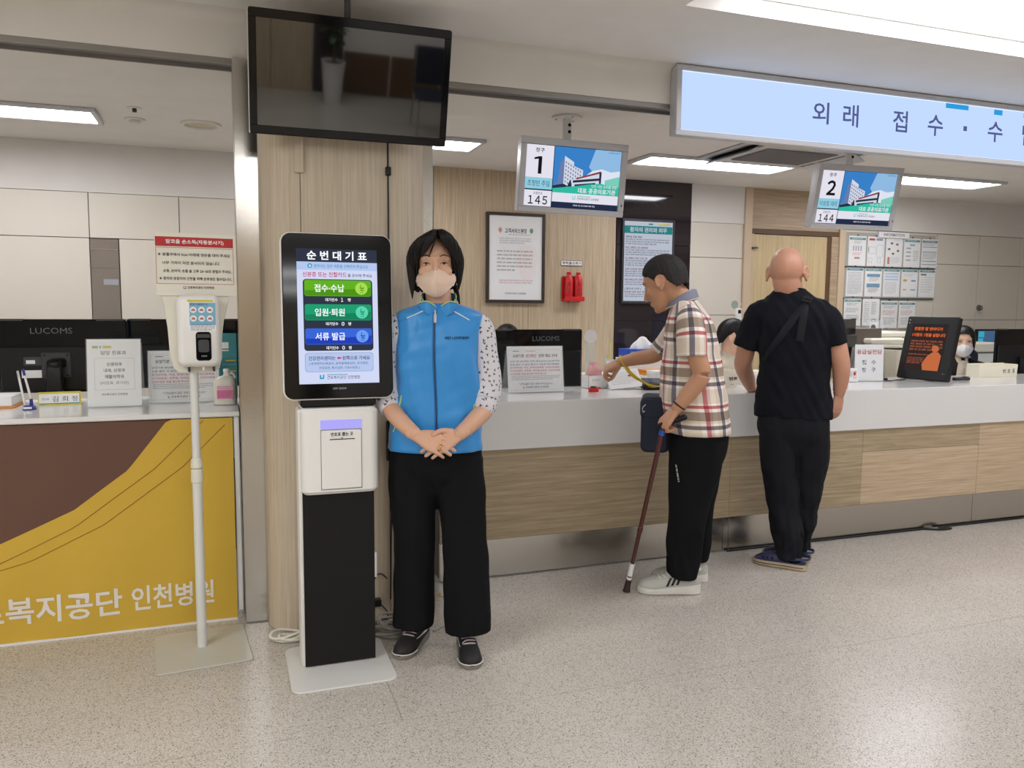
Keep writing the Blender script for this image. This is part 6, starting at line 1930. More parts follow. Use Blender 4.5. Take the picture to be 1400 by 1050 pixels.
def folds(me, amp, freq, seed, zs=1.0, mask=None):
    """Push a mesh in and out along its normals with soft noise: cloth folds."""
    n = len(me.vertices)
    co = np.empty(n * 3); me.vertices.foreach_get('co', co); co = co.reshape(n, 3)
    nr = np.empty(n * 3); me.vertices.foreach_get('normal', nr); nr = nr.reshape(n, 3)
    d = vnoise(co * np.array((1, 1, zs)), freq, seed) + 0.5 * vnoise(co * np.array((1, 1, zs)), freq * 2.3, seed + 1)
    if mask is not None:
        d = d * mask(co)
    set_co(me, co + nr * (amp * d)[:, None])
    return me


def uv_loft(name, rows, material, parent, disp=None, caps=True):
    """A closed-ring loft with a UV map in metres (u round the ring, v along it)."""
    V, F = loft(rows, caps)
    n, k = len(rows[0]), len(rows)
    me = bpy.data.meshes.new(name)
    me.from_pydata(V.tolist(), [], F)
    mid = np.asarray(rows[k // 2])
    seg = np.linalg.norm(np.roll(mid, -1, 0) - mid, axis=1)
    u = np.concatenate([[0], np.cumsum(seg)])
    cen = np.array([np.mean(r, 0) for r in rows])
    v = np.concatenate([[0], np.cumsum(np.linalg.norm(np.diff(cen, axis=0), axis=1))])
    uv = me.uv_layers.new(name='UVMap')
    for p in me.polygons:
        vs_ = list(p.vertices)
        jj = [i % n for i in vs_]
        wrap = len(vs_) == 4 and 0 in jj and n - 1 in jj
        for li, vi in zip(p.loop_indices, vs_):
            j = vi % n
            uv.data[li].uv = (u[n] if (wrap and j == 0) else u[j], v[vi // n])
    me.polygons.foreach_set('use_smooth', [True] * len(me.polygons))
    me.materials.append(material)
    o = part(name, me, None, parent)
    if disp:
        disp(me)
    return o


def ring_rows(S, n=56, m=None, ex=2.2):
    V, F = secs(S, n, m, ex, False)
    k = len(V) // n
    return [V[i * n:(i + 1) * n] for i in range(k)]


def front_y(S, x, z, ex=2.2, back=False):
    """Depth of the -y (or +y) face of a secs() body at (x, z)."""
    S = np.array(sorted(S, key=lambda r: r[2]), float)
    cx, cy, rx, rf, rb = (np.interp(z, S[:, 2], S[:, i]) for i in (0, 1, 3, 4, 5))
    q = max(0.0, 1 - min(1.0, abs(x - cx) / rx) ** ex) ** (1 / ex)
    return cy + rb * q if back else cy - rf * q


def hair_shell(c, rad, zlow, n=84, m=26, thick=0.011, seed=1, groove=0.012, flare=0.0, R=None, jag=0.0, taper=0.0):
    """Hair as a thick shell over an ellipsoid, falling to zlow(phi) (phi = 0 at the front, positive to +x), relative to c."""
    outer, inner = [], []
    rr = np.random.default_rng(seed)
    ph = np.linspace(-PI, PI, n, endpoint=False)
    zl = np.array([zlow(p) for p in ph]) + jag * rr.uniform(-1, 1, n)
    ph_n = np.sin(ph * 13 + seed) * 0.5 + np.sin(ph * 31 + 2 * seed) * 0.35 + np.sin(ph * 57) * 0.25
    rx, ry, rz = rad
    for k in range(m):
        t = (k + 0.4) / (m - 0.6)
        ring, rin = [], []
        for i, p in enumerate(ph):
            tot = PI / 2 * rz + max(0, -zl[i]) if zl[i] < 0 else math.acos(min(1, zl[i] / rz)) * rz
            sl = t * tot
            if sl <= PI / 2 * rz:
                th = sl / rz
                q, z, ext = math.sin(th), rz * math.cos(th), 0.0
            else:
                ext = sl - PI / 2 * rz
                q, z = 1.0 + flare * ext, -ext
            gr = (1 + groove * ph_n[i] * min(1.0, t * 2)) * (1 - taper * t ** 6)
            ring.append((rx * q * gr * math.sin(p), -ry * q * gr * math.cos(p), z))
            a = thick
            rin.append(((rx - a) * q * math.sin(p), -(ry - a) * q * math.cos(p), z - (a if t < 0.5 else 0)))
        outer.append(np.array(ring)); inner.append(np.array(rin))
    V, F = loft(outer + inner[::-1])
    if R is not None:
        V = V @ np.array(R).T
    return V + np.array(c), F


def eye_parts(parent, c, R, x, z=-0.002, yv=-0.0765, narrow=0.55):
    """An eye (white, iris, lid line) set in the face."""
    Rn = R
    for sx in (-1, 1):
        def P(v):
            return np.array(c) + Rn @ np.array(v)
        V, F = ell((0, 0, 0), (0.0125, 0.006, 0.0065 * narrow), 16, 10)
        part('eye', (V @ Rn.T + P((sx * x, yv, z)), F), EYE_W, parent, smooth=180)
        V, F = ell((0, 0, 0), (0.0052, 0.003, 0.0058 * narrow), 14, 8)
        part('iris', (V @ Rn.T + P((sx * x, yv - 0.0045, z)), F), EYE_D, parent, smooth=180)
        part('eyelid', sweep([P((sx * x - 0.0135, yv - 0.001, z - 0.0005)), P((sx * x - 0.006, yv - 0.006, z + 0.0048 * narrow + 0.0008)), P((sx * x + 0.006, yv - 0.006, z + 0.0048 * narrow + 0.0008)), P((sx * x + 0.0145, yv - 0.001, z - 0.001))], [0.001, 0.0019, 0.0019, 0.0008], 6, smooth=12), EYE_D, parent, smooth=180)


def mask_geo(c, R, w=0.074, zb=-0.125, zt=-0.022, beak=0.125, n=25, m=13):
    fr = []
    for k in range(m):
        v = k / (m - 1)
        row, bk = [], []
        yf = -np.interp(v, [0, 0.2, 0.5, 0.8, 1.0], [0.082, 0.110, beak, beak - 0.006, 0.094])
        ww = w * np.interp(v, [0, 0.25, 0.5, 0.8, 1.0], [0.74, 0.90, 1.0, 1.0, 0.92])
        for u in np.linspace(-1, 1, n):
            ysd = -0.030 if v > 0.3 else -0.030 - (0.3 - v) * 0.1
            y = ysd + (yf - ysd) * (1 - abs(u) ** 1.55)
            z0 = zb + 0.034 * abs(u) ** 2.2
            z1 = zt - 0.020 * abs(u) ** 1.2 + 0.008 * max(0, 1 - abs(u) * 3)
            row.append((ww * u, y, z0 + (z1 - z0) * v))
            bk.append((ww * u * 0.97, y + 0.006, z0 + (z1 - z0) * v))
        fr.append(np.vstack([row, bk[::-1]]))
    V, F = loft(fr)
    return V @ np.array(R).T + np.array(c), F


def shoe(parent, heel, toe, style, name='shoe', lift=0.0):
    """A shoe from heel to toe (ground points)."""
    h, t = np.array(heel + (0,), float)[:3], np.array(toe + (0,), float)[:3]
    d = t - h
    Ln = np.linalg.norm(d)
    d /= Ln
    s = Ln / 0.26
    Mx = np.stack([d, np.cross((0, 0, 1), d), (0, 0, 1)], 1) * s

    def tr(g):
        V, F = g
        return V @ Mx.T + h, F
    root = bpy.data.objects.new(name, None)
    COL.objects.link(root)
    root.parent = parent
    xs_ = np.array([0, 0.012, 0.04, 0.075, 0.11, 0.15, 0.19, 0.225, 0.248, 0.26])
    wd = np.array([0.020, 0.030, 0.036, 0.036, 0.037, 0.043, 0.047, 0.043, 0.030, 0.010])
    xs2 = np.linspace(0, 0.26, 26)
    w2 = np.interp(xs2, xs_, wd)
    th = np.linspace(0, 2 * PI, 20, endpoint=False)
    if style == 'clog':
        sole = np.interp(xs2, [0, 0.26], [0.030, 0.026])
        hh = np.interp(xs2, [0, 0.02, 0.08, 0.105, 0.13, 0.17, 0.21, 0.245, 0.26], [0.03, 0.034, 0.036, 0.062, 0.072, 0.068, 0.054, 0.036, 0.02])
        mu, ms = CLOG, SOLE_B
    else:
        sole = np.interp(xs2, [0, 0.08, 0.2, 0.26], [0.042, 0.038, 0.026, 0.028] if style == 'grey' else [0.036, 0.030, 0.018, 0.020])
        hh = np.interp(xs2, [0, 0.012, 0.04, 0.075, 0.11, 0.15, 0.19, 0.225, 0.248, 0.26], [0.075, 0.092, 0.098, 0.098, 0.090, 0.078, 0.066, 0.056, 0.046, 0.032])
        mu, ms = (SHOE_G, SOLE_W) if style == 'grey' else (SHOE_K, SOLE_G)
    rows = []
    for x, w, b, z in zip(xs2, w2, sole, hh):
        co, si = np.cos(th), np.sin(th)
        rows.append(np.stack([np.full(20, x), w * 0.96 * np.sign(co) * np.abs(co) ** 0.8, np.where(si > 0, b + (z - b) * np.abs(si) ** 0.8, b - 0.006 * np.abs(si))], 1))
    part('sock', tr(sweep([(0.065, 0, 0.03), (0.058, 0, 0.10), (0.056, 0, 0.17)], [(0.034, 0.030), (0.036, 0.031), (0.038, 0.034)], 16, ref=(1, 0, 0))), PANTS_K, root)
    part('upper', tr(loft(rows)), mu, root, smooth=70)
    rows = []
    for x, w, b in zip(xs2, w2, sole):
        w = w + 0.003
        rows.append(np.array([(x, w, b), (x, w * 1.02, b * 0.5), (x, w * 0.94, 0.003), (x, 0.4 * w, 0), (x, -0.4 * w, 0), (x, -w * 0.94, 0.003), (x, -w * 1.02, b * 0.5), (x, -w, b), (x, -w * 0.5, b + 0.001), (x, w * 0.5, b + 0.001)]))
    part('sole', tr(loft(rows)), ms, root, smooth=50)
    if style == 'clog':
        for sg in (-1, 1):
            part('sole_line', tr(sweep([(x, sg * (w + 0.0038), b * 0.55) for x, w, b in zip(xs2[1:-1], w2[1:-1], sole[1:-1])], 0.0022, 6)), M['brown'], root)
            for x in (0.155, 0.178, 0.2):
                part('side_hole', tr(ell((x, sg * np.interp(x, xs2, w2) * 0.93, 0.044), (0.006, 0.005, 0.006), 10, 6)), M['black'], root)
        part('heel_strap', tr(sweep([(0.12, 0.041, 0.045), (0.06, 0.042, 0.055), (0.0, 0.03, 0.06), (-0.012, 0, 0.06), (0.0, -0.03, 0.06), (0.06, -0.042, 0.055), (0.12, -0.041, 0.045)], [(0.007, 0.003)] * 7, 8, smooth=24)), CLOG, root)
    else:
        part('collar', tr(sweep([(0.04 + 0.042 * math.cos(a), 0.034 * math.sin(a), 0.098 - 0.006 * math.cos(a)) for a in np.linspace(0, 2 * PI, 18)], 0.006, 8)), mu, root)
        ml = LACE if style != 'grey' else SOLE_W
        for k in range(5):
            x = 0.098 + 0.018 * k
            z = np.interp(x, xs2, hh) + 0.002
            part('lace', tr(sweep([(x - 0.006, 0.026, z - 0.010), (x + 0.004, 0.012, z - 0.001), (x + 0.004, -0.012, z - 0.001), (x - 0.006 + 0.012 * (k % 2), -0.026, z - 0.010)], [(0.0035, 0.002)] * 4, 8, smooth=12)), ml, root)
        for sg in (-1, 1):
            part('lace_bow', tr(sweep([(0.1, 0.0, 0.093), (0.108, sg * 0.014, 0.096), (0.122, sg * 0.02, 0.085), (0.116, sg * 0.006, 0.084)], [(0.003, 0.002)] * 4, 8, smooth=16)), ml, root)
    return root, tr, xs2, w2, sole, hh


def side_patch(tr, xs2, w2, sole, hh, pts, sg, out_=0.002):
    """A thin flat mark wrapped on the side of a shoe; pts (x, height 0..1)."""
    V = []
    for x, q in pts:
        b, z, w = np.interp(x, xs2, sole), np.interp(x, xs2, hh), np.interp(x, xs2, w2) * 0.96
        si = max(0.0, min(1.0, q)) ** (1 / 0.8)
        co = math.sqrt(max(0, 1 - si * si)) ** 0.8
        V.append((x, sg * (w * co + out_), b + (z - b) * q))
    return tr((np.array(V), [tuple(range(len(V)))]))


def trousers(name, pelvis, legs, material, parent, amp=0.0035, freq=26, seed=1, voxel=0.0065, mask=None):
    g = [secs(pelvis, 40, 14, 2.3)] + [sweep(p, r, 28, ref=(1, 0, 0), cap='flat', smooth=20, ex=2.2) for p, r in legs]
    me = fuse(g, voxel, 4, 0.5, name)
    folds(me, amp, freq, seed, 0.6, mask)
    return part(name, me, material, parent)

# ------------------------------------------------------------------ the woman in the blue vest
wo_ = thing('person', 'woman in blue vest and pale pink mask standing with clasped hands beside the kiosk', 'person', (0.749, 2.936, 0), math.radians(-14.3))
HC = (-0.012, 0.03, 1.518)
VS = [(-0.008, 0.055, 0.806, 0.184, 0.125, 0.115), (-0.006, 0.055, 0.90, 0.178, 0.124, 0.112), (-0.006, 0.055, 1.0, 0.173, 0.122, 0.108), (-0.003, 0.055, 1.10, 0.167, 0.124, 0.106), (-0.001, 0.055, 1.18, 0.163, 0.124, 0.104),
      (0, 0.055, 1.25, 0.163, 0.116, 0.102), (0.002, 0.055, 1.30, 0.168, 0.102, 0.098), (0.003, 0.055, 1.326, 0.166, 0.090, 0.092), (0.003, 0.055, 1.343, 0.140, 0.080, 0.086), (0.003, 0.052, 1.357, 0.100, 0.070, 0.078), (0.003, 0.05, 1.368, 0.070, 0.058, 0.062)]
hg, HR = head_geo(HC, 1.0, 0.0, 0.04, -0.02, (0.002, 0.05, 1.37), 0.047, wide=0.98)
bg = hg + [secs([(cx, cy, z, rx * 0.9, rf * 0.86, rb * 0.86) for cx, cy, z, rx, rf, rb in VS], 40, 20)]
arms = {1: [(0.150, 0.055, 1.285), (0.176, 0.055, 1.17), (0.186, 0.045, 1.06), (0.182, 0.02, 0.975), (0.13, -0.055, 0.925), (0.078, -0.112, 0.888)],
        -1: [(-0.146, 0.055, 1.285), (-0.168, 0.062, 1.17), (-0.184, 0.056, 1.07), (-0.192, 0.022, 0.99), (-0.145, -0.06, 0.935), (-0.088, -0.118, 0.890)]}
for sx in (-1, 1):
    bg.append(sweep(arms[sx], [0.040, 0.040, 0.038, 0.038, 0.033, 0.0265], 18, smooth=26))
for sx, y0 in ((-1, 0.05), (1, -0.02)):
    bg.append(sweep([(sx * 0.08, 0.06, 0.85), (sx * 0.095, 0.03, 0.5), (sx * 0.10 + 0.005, y0 + 0.03, 0.15)], [0.06, 0.045, 0.032], 16, smooth=12))
bm_ = fuse(bg, 0.004, 6, 0.5)
hA = fuse(hand_geo((-0.080, -0.124, 0.884), (0.90, -0.18, -0.36), (0.15, -0.9, 0.45), False, 0.96, [(0.10, 0.25, 0.2), (0.12, 0.28, 0.2), (0.14, 0.3, 0.2), (0.2, 0.3, 0.25)], 0.25,
                   [(0.018, 0.020, -0.004), (0.05, 0.036, -0.004), (0.078, 0.036, 0.0), (0.104, 0.030, 0.0)]), 0.0021, 2, 0.5)
hB = fuse(hand_geo((0.074, -0.113, 0.884), (-0.90, -0.16, -0.40), (-0.1, -0.85, 0.5), True, 0.96, [(0.12, 0.3, 0.2), (0.12, 0.3, 0.2), (0.12, 0.25, 0.2), (0.1, 0.2, 0.2)], 0.5,
                   [(0.018, 0.022, 0.002), (0.045, 0.036, 0.014), (0.07, 0.038, 0.026), (0.09, 0.032, 0.03)]), 0.0021, 2, 0.5)
part('body', merge_meshes('body', [bm_, hA, hB], SKIN_W), None, wo_)
part('ring', tube_ring((0, 0, 0), 0.0098, 0.0016, 18, 6), GOLD, wo_, loc=(0.008, -0.156, 0.846)).rotation_euler = (0.3, 1.35, 0.1)
eye_parts(wo_, HC, HR, 0.0335, -0.003, -0.0760, 0.58)
for sx in (-1, 1):
    def PW(v):
        return np.array(HC) + HR @ np.array(v)
    part('eyebrow', sweep([PW((sx * 0.018, -0.089, 0.024)), PW((sx * 0.035, -0.0865, 0.029)), PW((sx * 0.054, -0.071, 0.022))], [(0.0018, 0.0014), (0.0018, 0.0014), (0.0008, 0.0008)], 8, smooth=12), HAIR, wo_)
part('mask', mask_geo(HC, HR, 0.077), MASK_P, wo_, smooth=120)
part('mask_seam', sweep([PW((0, y - 0.001, z)) for y, z in ((-0.084, -0.123), (-0.112, -0.104), (-0.1275, -0.074), (-0.121, -0.042), (-0.098, -0.016))], 0.0011, 6, smooth=16), MASK_W, wo_)
for sx in (-1, 1):
    part('ear_loop', sweep([PW((sx * 0.07, -0.03, -0.045)), PW((sx * 0.083, -0.002, -0.02)), PW((sx * 0.084, 0.016, 0.012))], 0.0013, 6, smooth=10), MASK_W, wo_)
    part('ear_loop', sweep([PW((sx * 0.066, -0.035, -0.085)), PW((sx * 0.078, 0.0, -0.06)), PW((sx * 0.084, 0.014, -0.035))], 0.0013, 6, smooth=10), MASK_W, wo_)


def zl_w(p):
    a = math.degrees(p)
    return float(np.interp(a, [-180, -120, -95, -78, -62, -48, -34, -10, 12, 34, 46, 58, 72, 88, 120, 180], [-0.105, -0.112, -0.11, -0.108, -0.08, 0.0, 0.05, 0.082, 0.084, 0.062, 0.02, -0.025, -0.06, -0.075, -0.10, -0.105]))


part('hair', hair_shell((HC[0], HC[1] + 0.012, HC[2] + 0.012), (0.090, 0.110, 0.112), zl_w, 160, 30, 0.013, 3, 0.020, -1.0, jag=0.010), HAIR, wo_, smooth=180)
PT = (0.012, -0.055, 0.118)
k = 0
for tgt, mid in (((-0.083, -0.058, -0.012), (-0.055, -0.105, 0.075)), ((-0.075, -0.072, 0.014), (-0.040, -0.110, 0.085)), ((-0.066, -0.082, 0.030), (-0.028, -0.112, 0.090)), ((-0.091, -0.036, -0.05), (-0.070, -0.088, 0.06)), ((-0.052, -0.092, 0.024), (-0.016, -0.112, 0.088)),
                 ((-0.094, -0.010, -0.105), (-0.082, -0.065, 0.045)), ((-0.088, -0.03, -0.13), (-0.088, -0.06, 0.03)), ((-0.022, -0.098, 0.022), (0.0, -0.111, 0.08)),
                 ((0.072, -0.070, 0.022), (0.045, -0.104, 0.088)), ((0.083, -0.050, 0.0), (0.060, -0.092, 0.078)), ((0.090, -0.024, -0.03), (0.074, -0.072, 0.06)), ((0.062, -0.082, 0.04), (0.035, -0.108, 0.092)), ((0.092, -0.004, -0.072), (0.085, -0.05, 0.04)), ((0.088, 0.02, -0.10), (0.092, -0.02, 0.02))):
    p0, p1, p2 = (PW(v) for v in (PT, mid, tgt))
    part('hair_lock', sweep([p0, p0 * 0.45 + p1 * 0.55 + (0, -0.004, 0.01), p1, p1 * 0.4 + p2 * 0.6, p2], [(0.006, 0.006), (0.013, 0.007), (0.016, 0.006), (0.013, 0.005), (0.002, 0.0015)] if k != 7 else [(0.003, 0.003), (0.004, 0.003), (0.004, 0.003), (0.003, 0.002), (0.001, 0.001)], 10, ref=(1, 0, 0.4), smooth=18), HAIR, wo_, smooth=180)
    k += 1
part('hair_end', sweep([PW((0.075, 0.07, -0.09)), PW((0.085, 0.06, -0.13)), PW((0.092, 0.05, -0.165))], [(0.012, 0.008), (0.009, 0.006), (0.001, 0.001)], 10, smooth=12), HAIR, wo_)

# blouse sleeves, vest and its trimmings
for sx in (-1, 1):
    a = arms[sx]
    rows_p = [(sx * 0.128, 0.055, 1.315), (a[0][0] + sx * 0.012, 0.055, 1.27), a[1], a[2], (a[3][0] - sx * 0.003, 0.028, 1.0), (a[3][0] - sx * 0.006, 0.018, 0.985)]
    V, F = sweep(rows_p, [0.030, 0.052, 0.055, 0.057, 0.056, 0.046], 36, ref=(1, 0, 0), smooth=40, ex=2.1)
    nr = outward((V, F))
    V = V + nr * (0.0025 * vnoise(V * np.array((1, 1, 1.0)), 50, 5))[:, None]
    sl = part('sleeve', (V, F), BLOUSE, wo_, smooth=180)
    part('cuff', sweep([(a[3][0] - sx * 0.004, 0.021, 0.996), (a[3][0] - sx * 0.007, 0.012, 0.98)], [0.050, 0.048], 30, ref=(1, 0, 0)), BLOUSE, sl, smooth=80)
rows = ring_rows(VS, 110, 70, 2.35)


def vest_d(V):
    z = V[:, 2]
    f = 0.0042 * np.sin(V[:, 0] * 46 + 3 * np.sin(z * 6)) * np.clip((1.25 - z) * 4, 0, 1) + 0.0055 * vnoise(V * np.array((1, 1, 0.4)), 34, 9) + 0.0028 * vnoise(V, 62, 4)
    c = np.stack([np.full(len(V), -0.004), np.full(len(V), 0.055)], 1)
    d = V[:, :2] - c
    d /= np.maximum(np.linalg.norm(d, axis=1, keepdims=True), 1e-6)
    out = V.copy()
    out[:, :2] += d * (f * np.clip((1.36 - z) * 20, 0, 1))[:, None]
    return out


V, F = loft(rows)
vest = part('vest', (vest_d(V), F), VEST, wo_, smooth=170)


def on_vest(pts, off=0.0035):
    P = np.array([(x, front_y(VS, x, z, 2.35), z) for x, z in pts])
    P = vest_d(P)
    P[:, 1] -= off
    return P


part('zip_placket', sweep(on_vest([(-0.012 + 0.004 * math.sin(z * 9), z) for z in np.linspace(1.338, 0.812, 40)], 0.0), [(0.0075, 0.003)] * 40, 8, ref=(1, 0, 0)), VEST_D, vest)
part('zip', sweep(on_vest([(-0.012 + 0.004 * math.sin(z * 9), z) for z in np.linspace(1.335, 0.812, 40)], 0.002), [(0.0022, 0.002)] * 40, 6, ref=(1, 0, 0)), M['navy_fabric'], vest)
part('zip_pull', [sweep(on_vest([(-0.012, 1.325), (-0.012, 1.298)], 0.006), [(0.0055, 0.003)] * 2, 10, ref=(1, 0, 0)), sweep(on_vest([(-0.012, 1.34), (-0.012, 1.325)], 0.005), [(0.0035, 0.003)] * 2, 8, ref=(1, 0, 0))], M['silver'], vest)
for pts, m in (([(-0.058, 1.338), (-0.085, 1.326), (-0.118, 1.312)], PIPE_W), ([(0.060, 1.338), (0.085, 1.324), (0.118, 1.306)], PIPE_W), ([(-0.143, 1.02), (-0.145, 1.0), (-0.149, 0.98)], PIPE_Y), ([(0.139, 0.985), (0.138, 0.97)], PIPE_Y),
               ([(-0.158, 0.905), (-0.168, 0.882)], PIPE_Y), ([(0.125, 0.872), (0.133, 0.884)], PIPE_Y)):
    part('piping', sweep(on_vest(pts, 0.0015), 0.0022, 8, smooth=14), m, vest, label='lime piping' if m is PIPE_Y else 'white piping')
part('yoke_seam', sweep(on_vest([(0.118, 1.306), (0.15, 1.29)], 0.0), 0.0018, 6), VEST_D, vest)
part('yoke_seam', sweep(on_vest([(-0.118, 1.312), (-0.15, 1.296)], 0.0), 0.0018, 6), VEST_D, vest)
tv_, tf_ = txt(None, '부평구 노인인력개발센터', 0.022, 0.118, 1.233, 1.245, 0, None, 0.025, make=False)
P = np.array([(x, front_y(VS, x, z, 2.35), z) for x, _, z in tv_])
P = vest_d(P)
P[:, 1] -= 0.0016
part('lettering', (P, tf_), M['navy_fabric'], vest, smooth=0)
# stand collar, open at the front, folded outwards
fr = []
na = 60
for q in np.linspace(0, 1, 9):
    row, bk = [], []
    for a in np.linspace(math.radians(-90 + 16 + 12 * q), math.radians(270 - 16 - 12 * q), na):
        f = max(0.0, -math.sin(a))
        r = 0.070 - 0.012 * q + 0.022 * f * q
        z = 1.352 - 0.024 * f ** 2 + (0.052 - 0.030 * f) * q
        row.append((0.002 + r * 1.06 * math.cos(a), 0.045 + r * math.sin(a) * (1.08 if f > 0 else 1.0), z))
        bk.append((0.002 + (r - 0.005) * 1.06 * math.cos(a), 0.045 + (r - 0.005) * math.sin(a) * (1.08 if f > 0 else 1.0), z + 0.002))
    fr.append(np.vstack([row, bk[::-1]]))
col_ = part('collar', loft(fr), VEST, vest, smooth=120)
part('piping', sweep(fr[-1][:na] + np.array((0, -0.0008, 0.001)), 0.0020, 8), PIPE_Y, col_, label='lime piping')
for sx in (-1, 1):
    V, F = sweep([(sx * 0.016, -0.028, 1.336), (sx * 0.042, -0.036, 1.352), (sx * 0.070, -0.018, 1.362)], [(0.024, 0.004), (0.022, 0.004), (0.010, 0.003)], 12, ref=(0, 0, 1), smooth=14)
    lp = part('lapel', (V, F), VEST, col_, smooth=120)
    part('piping', sweep([(sx * 0.012, -0.034, 1.358), (sx * 0.040, -0.042, 1.374), (sx * 0.072, -0.024, 1.370)], 0.002, 8, smooth=18), PIPE_Y, col_, label='lime piping')

trousers('trousers', [(-0.008, 0.06, 0.85, 0.168, 0.108, 0.105), (-0.008, 0.06, 0.78, 0.176, 0.114, 0.115), (-0.008, 0.06, 0.72, 0.178, 0.112, 0.118), (-0.004, 0.06, 0.67, 0.150, 0.085, 0.095), (-0.002, 0.058, 0.63, 0.06, 0.06, 0.07)],
         [([(-0.096, 0.06, 0.76), (-0.101, 0.06, 0.62), (-0.096, 0.055, 0.46), (-0.098, 0.058, 0.28), (-0.102, 0.062, 0.098)], [(0.092, 0.100), (0.093, 0.094), (0.080, 0.082), (0.079, 0.080), (0.083, 0.086)]),
          ([(0.082, 0.06, 0.76), (0.090, 0.045, 0.62), (0.099, 0.02, 0.46), (0.106, 0.0, 0.28), (0.113, -0.02, 0.092)], [(0.092, 0.100), (0.094, 0.096), (0.088, 0.085), (0.089, 0.086), (0.092, 0.092)])], PANTS_K, wo_, 0.0045, 22, 3)
for heel, toe in (((-0.060, 0.172), (-0.154, -0.055)), ((0.103, 0.085), (0.125, -0.162))):
    r, tr, xs2, w2, sole, hh = shoe(wo_, heel, toe, 'black')
    sw = [(0.03, 0.30), (0.06, 0.22), (0.10, 0.32), (0.15, 0.55), (0.17, 0.72), (0.13, 0.52), (0.09, 0.42), (0.06, 0.40), (0.045, 0.55)]
    for sg in (-1, 1):
        part('side_mark', side_patch(tr, xs2, w2, sole, hh, sw if sg < 0 else sw[::-1], sg), SOLE_W, r, smooth=0)
    part('toe_line', tr(sweep([(x, sg_ * (w + 0.004), b + 0.001) for sg_, ii in ((1, range(18, 26)), (-1, range(25, 17, -1))) for x, w, b in [(xs2[i], w2[i], sole[i]) for i in ii]], 0.0022, 6)), SOLE_W, r)

# ------------------------------------------------------------------ the man in the plaid shirt, with a cane
pm = thing('person', 'grey-haired man in plaid short-sleeved shirt leaning on a cane at the counter', 'person', (2.0, 3.30, 0), math.radians(-31))
PC = (-0.070, 0.0, 1.478)
SP = [(0.115, 0.0, 0.772, 0.149, 0.185, 0.175), (0.100, 0.0, 0.86, 0.154, 0.185, 0.175), (0.0875, 0.0, 0.93, 0.1565, 0.183, 0.175), (0.0735, 0.0, 1.07, 0.1425, 0.182, 0.172), (0.0685, 0.0, 1.17, 0.128, 0.186, 0.176), (0.0605, 0.0, 1.265, 0.1145, 0.188, 0.18),
      (0.053, 0.0, 1.315, 0.098, 0.172, 0.168), (0.046, 0.0, 1.35, 0.080, 0.135, 0.135), (0.038, 0.0, 1.378, 0.064, 0.095, 0.095), (0.030, 0.0, 1.398, 0.052, 0.066, 0.066)]
hg, HR2 = head_geo(PC, 1.06, math.radians(-112), math.radians(24), 0.0, (0.032, 0.0, 1.385), 0.056, wide=1.03, nose=1.1, flare=1.1)
bg = hg + [secs([(cx, cy, z, rx * 0.86, rf * 0.86, rb * 0.86) for cx, cy, z, rx, rf, rb in SP], 40, 18)]
bg.append(sweep([(0.055, -0.14, 1.31), (0.075, -0.175, 1.22), (0.098, -0.19, 1.12), (0.113, -0.195, 1.055), (0.062, -0.200, 0.975), (0.012, -0.205, 0.905)], [0.046, 0.047, 0.044, 0.042, 0.037, 0.028], 18, smooth=26))
bg.append(sweep([(0.04, 0.14, 1.30), (-0.02, 0.18, 1.21), (-0.095, 0.215, 1.125), (-0.19, 0.255, 1.098), (-0.280, 0.29, 1.074)], [0.046, 0.044, 0.040, 0.036, 0.027], 18, smooth=24))
for y, x in ((-0.078, 0.055), (0.112, 0.13)):
    bg.append(sweep([(0.11, y * 0.7, 0.82), (x + 0.01, y, 0.42), (x, y, 0.15)], [0.06, 0.045, 0.032], 16, smooth=12))
bm_ = fuse(bg, 0.0042, 6, 0.5)
hA = fuse(hand_geo((0.006, -0.207, 0.896), (-0.62, -0.05, -0.72), (-0.62, -0.5, 0.55), True, 1.05, [(0.9, 1.25, 0.7), (0.95, 1.25, 0.7), (1.0, 1.25, 0.7), (1.0, 1.2, 0.7)], 0.0,
                   [(0.02, 0.024, -0.008), (0.045, 0.038, -0.026), (0.064, 0.036, -0.046), (0.078, 0.026, -0.056)]), 0.0023, 2, 0.5)
hB = fuse(hand_geo((-0.276, 0.288, 1.076), (-0.9, 0.12, -0.45), (-0.35, -0.45, 0.85), False, 1.0, [(0.6, 0.8, 0.5), (0.7, 0.9, 0.5), (0.8, 0.9, 0.6), (0.9, 0.9, 0.6)], 0.0,
                   [(0.02, 0.024, -0.008), (0.05, 0.034, -0.026), (0.072, 0.03, -0.046), (0.088, 0.02, -0.058)]), 0.0023, 2, 0.5)
part('body', merge_meshes('body', [bm_, hA, hB], SKIN_P), None, pm)
eye_parts(pm, PC, HR2, 0.031, -0.004, -0.0705, 0.5)


def zl_m(p):
    a = abs(math.degrees(p))
    return float(np.interp(a, [0, 25, 45, 62, 76, 90, 104, 112, 125, 180], [0.058, 0.055, 0.034, 0.028, -0.004, 0.006, 0.004, -0.035, -0.062, -0.070]))


part('hair', hair_shell((0, 0, 0), (0.0855, 0.107, 0.105), zl_m, 150, 28, 0.012, 5, 0.018, -1.2, jag=0.008, taper=0.075), HAIR_G, pm, smooth=180).matrix_local = Matrix.Translation(PC) @ Matrix([list(r) for r in (HR2 / 1.0)]).to_4x4() @ Matrix.Translation((0, 0.014, 0.014))


def shirt_d(seed, amp):
    def f(me):
        folds(me, amp, 26, seed, 0.7)
    return f


rows = ring_rows(SP, 90, 60, 2.25)
uv_loft('shirt', rows, PLAID, pm, shirt_d(6, 0.0045))


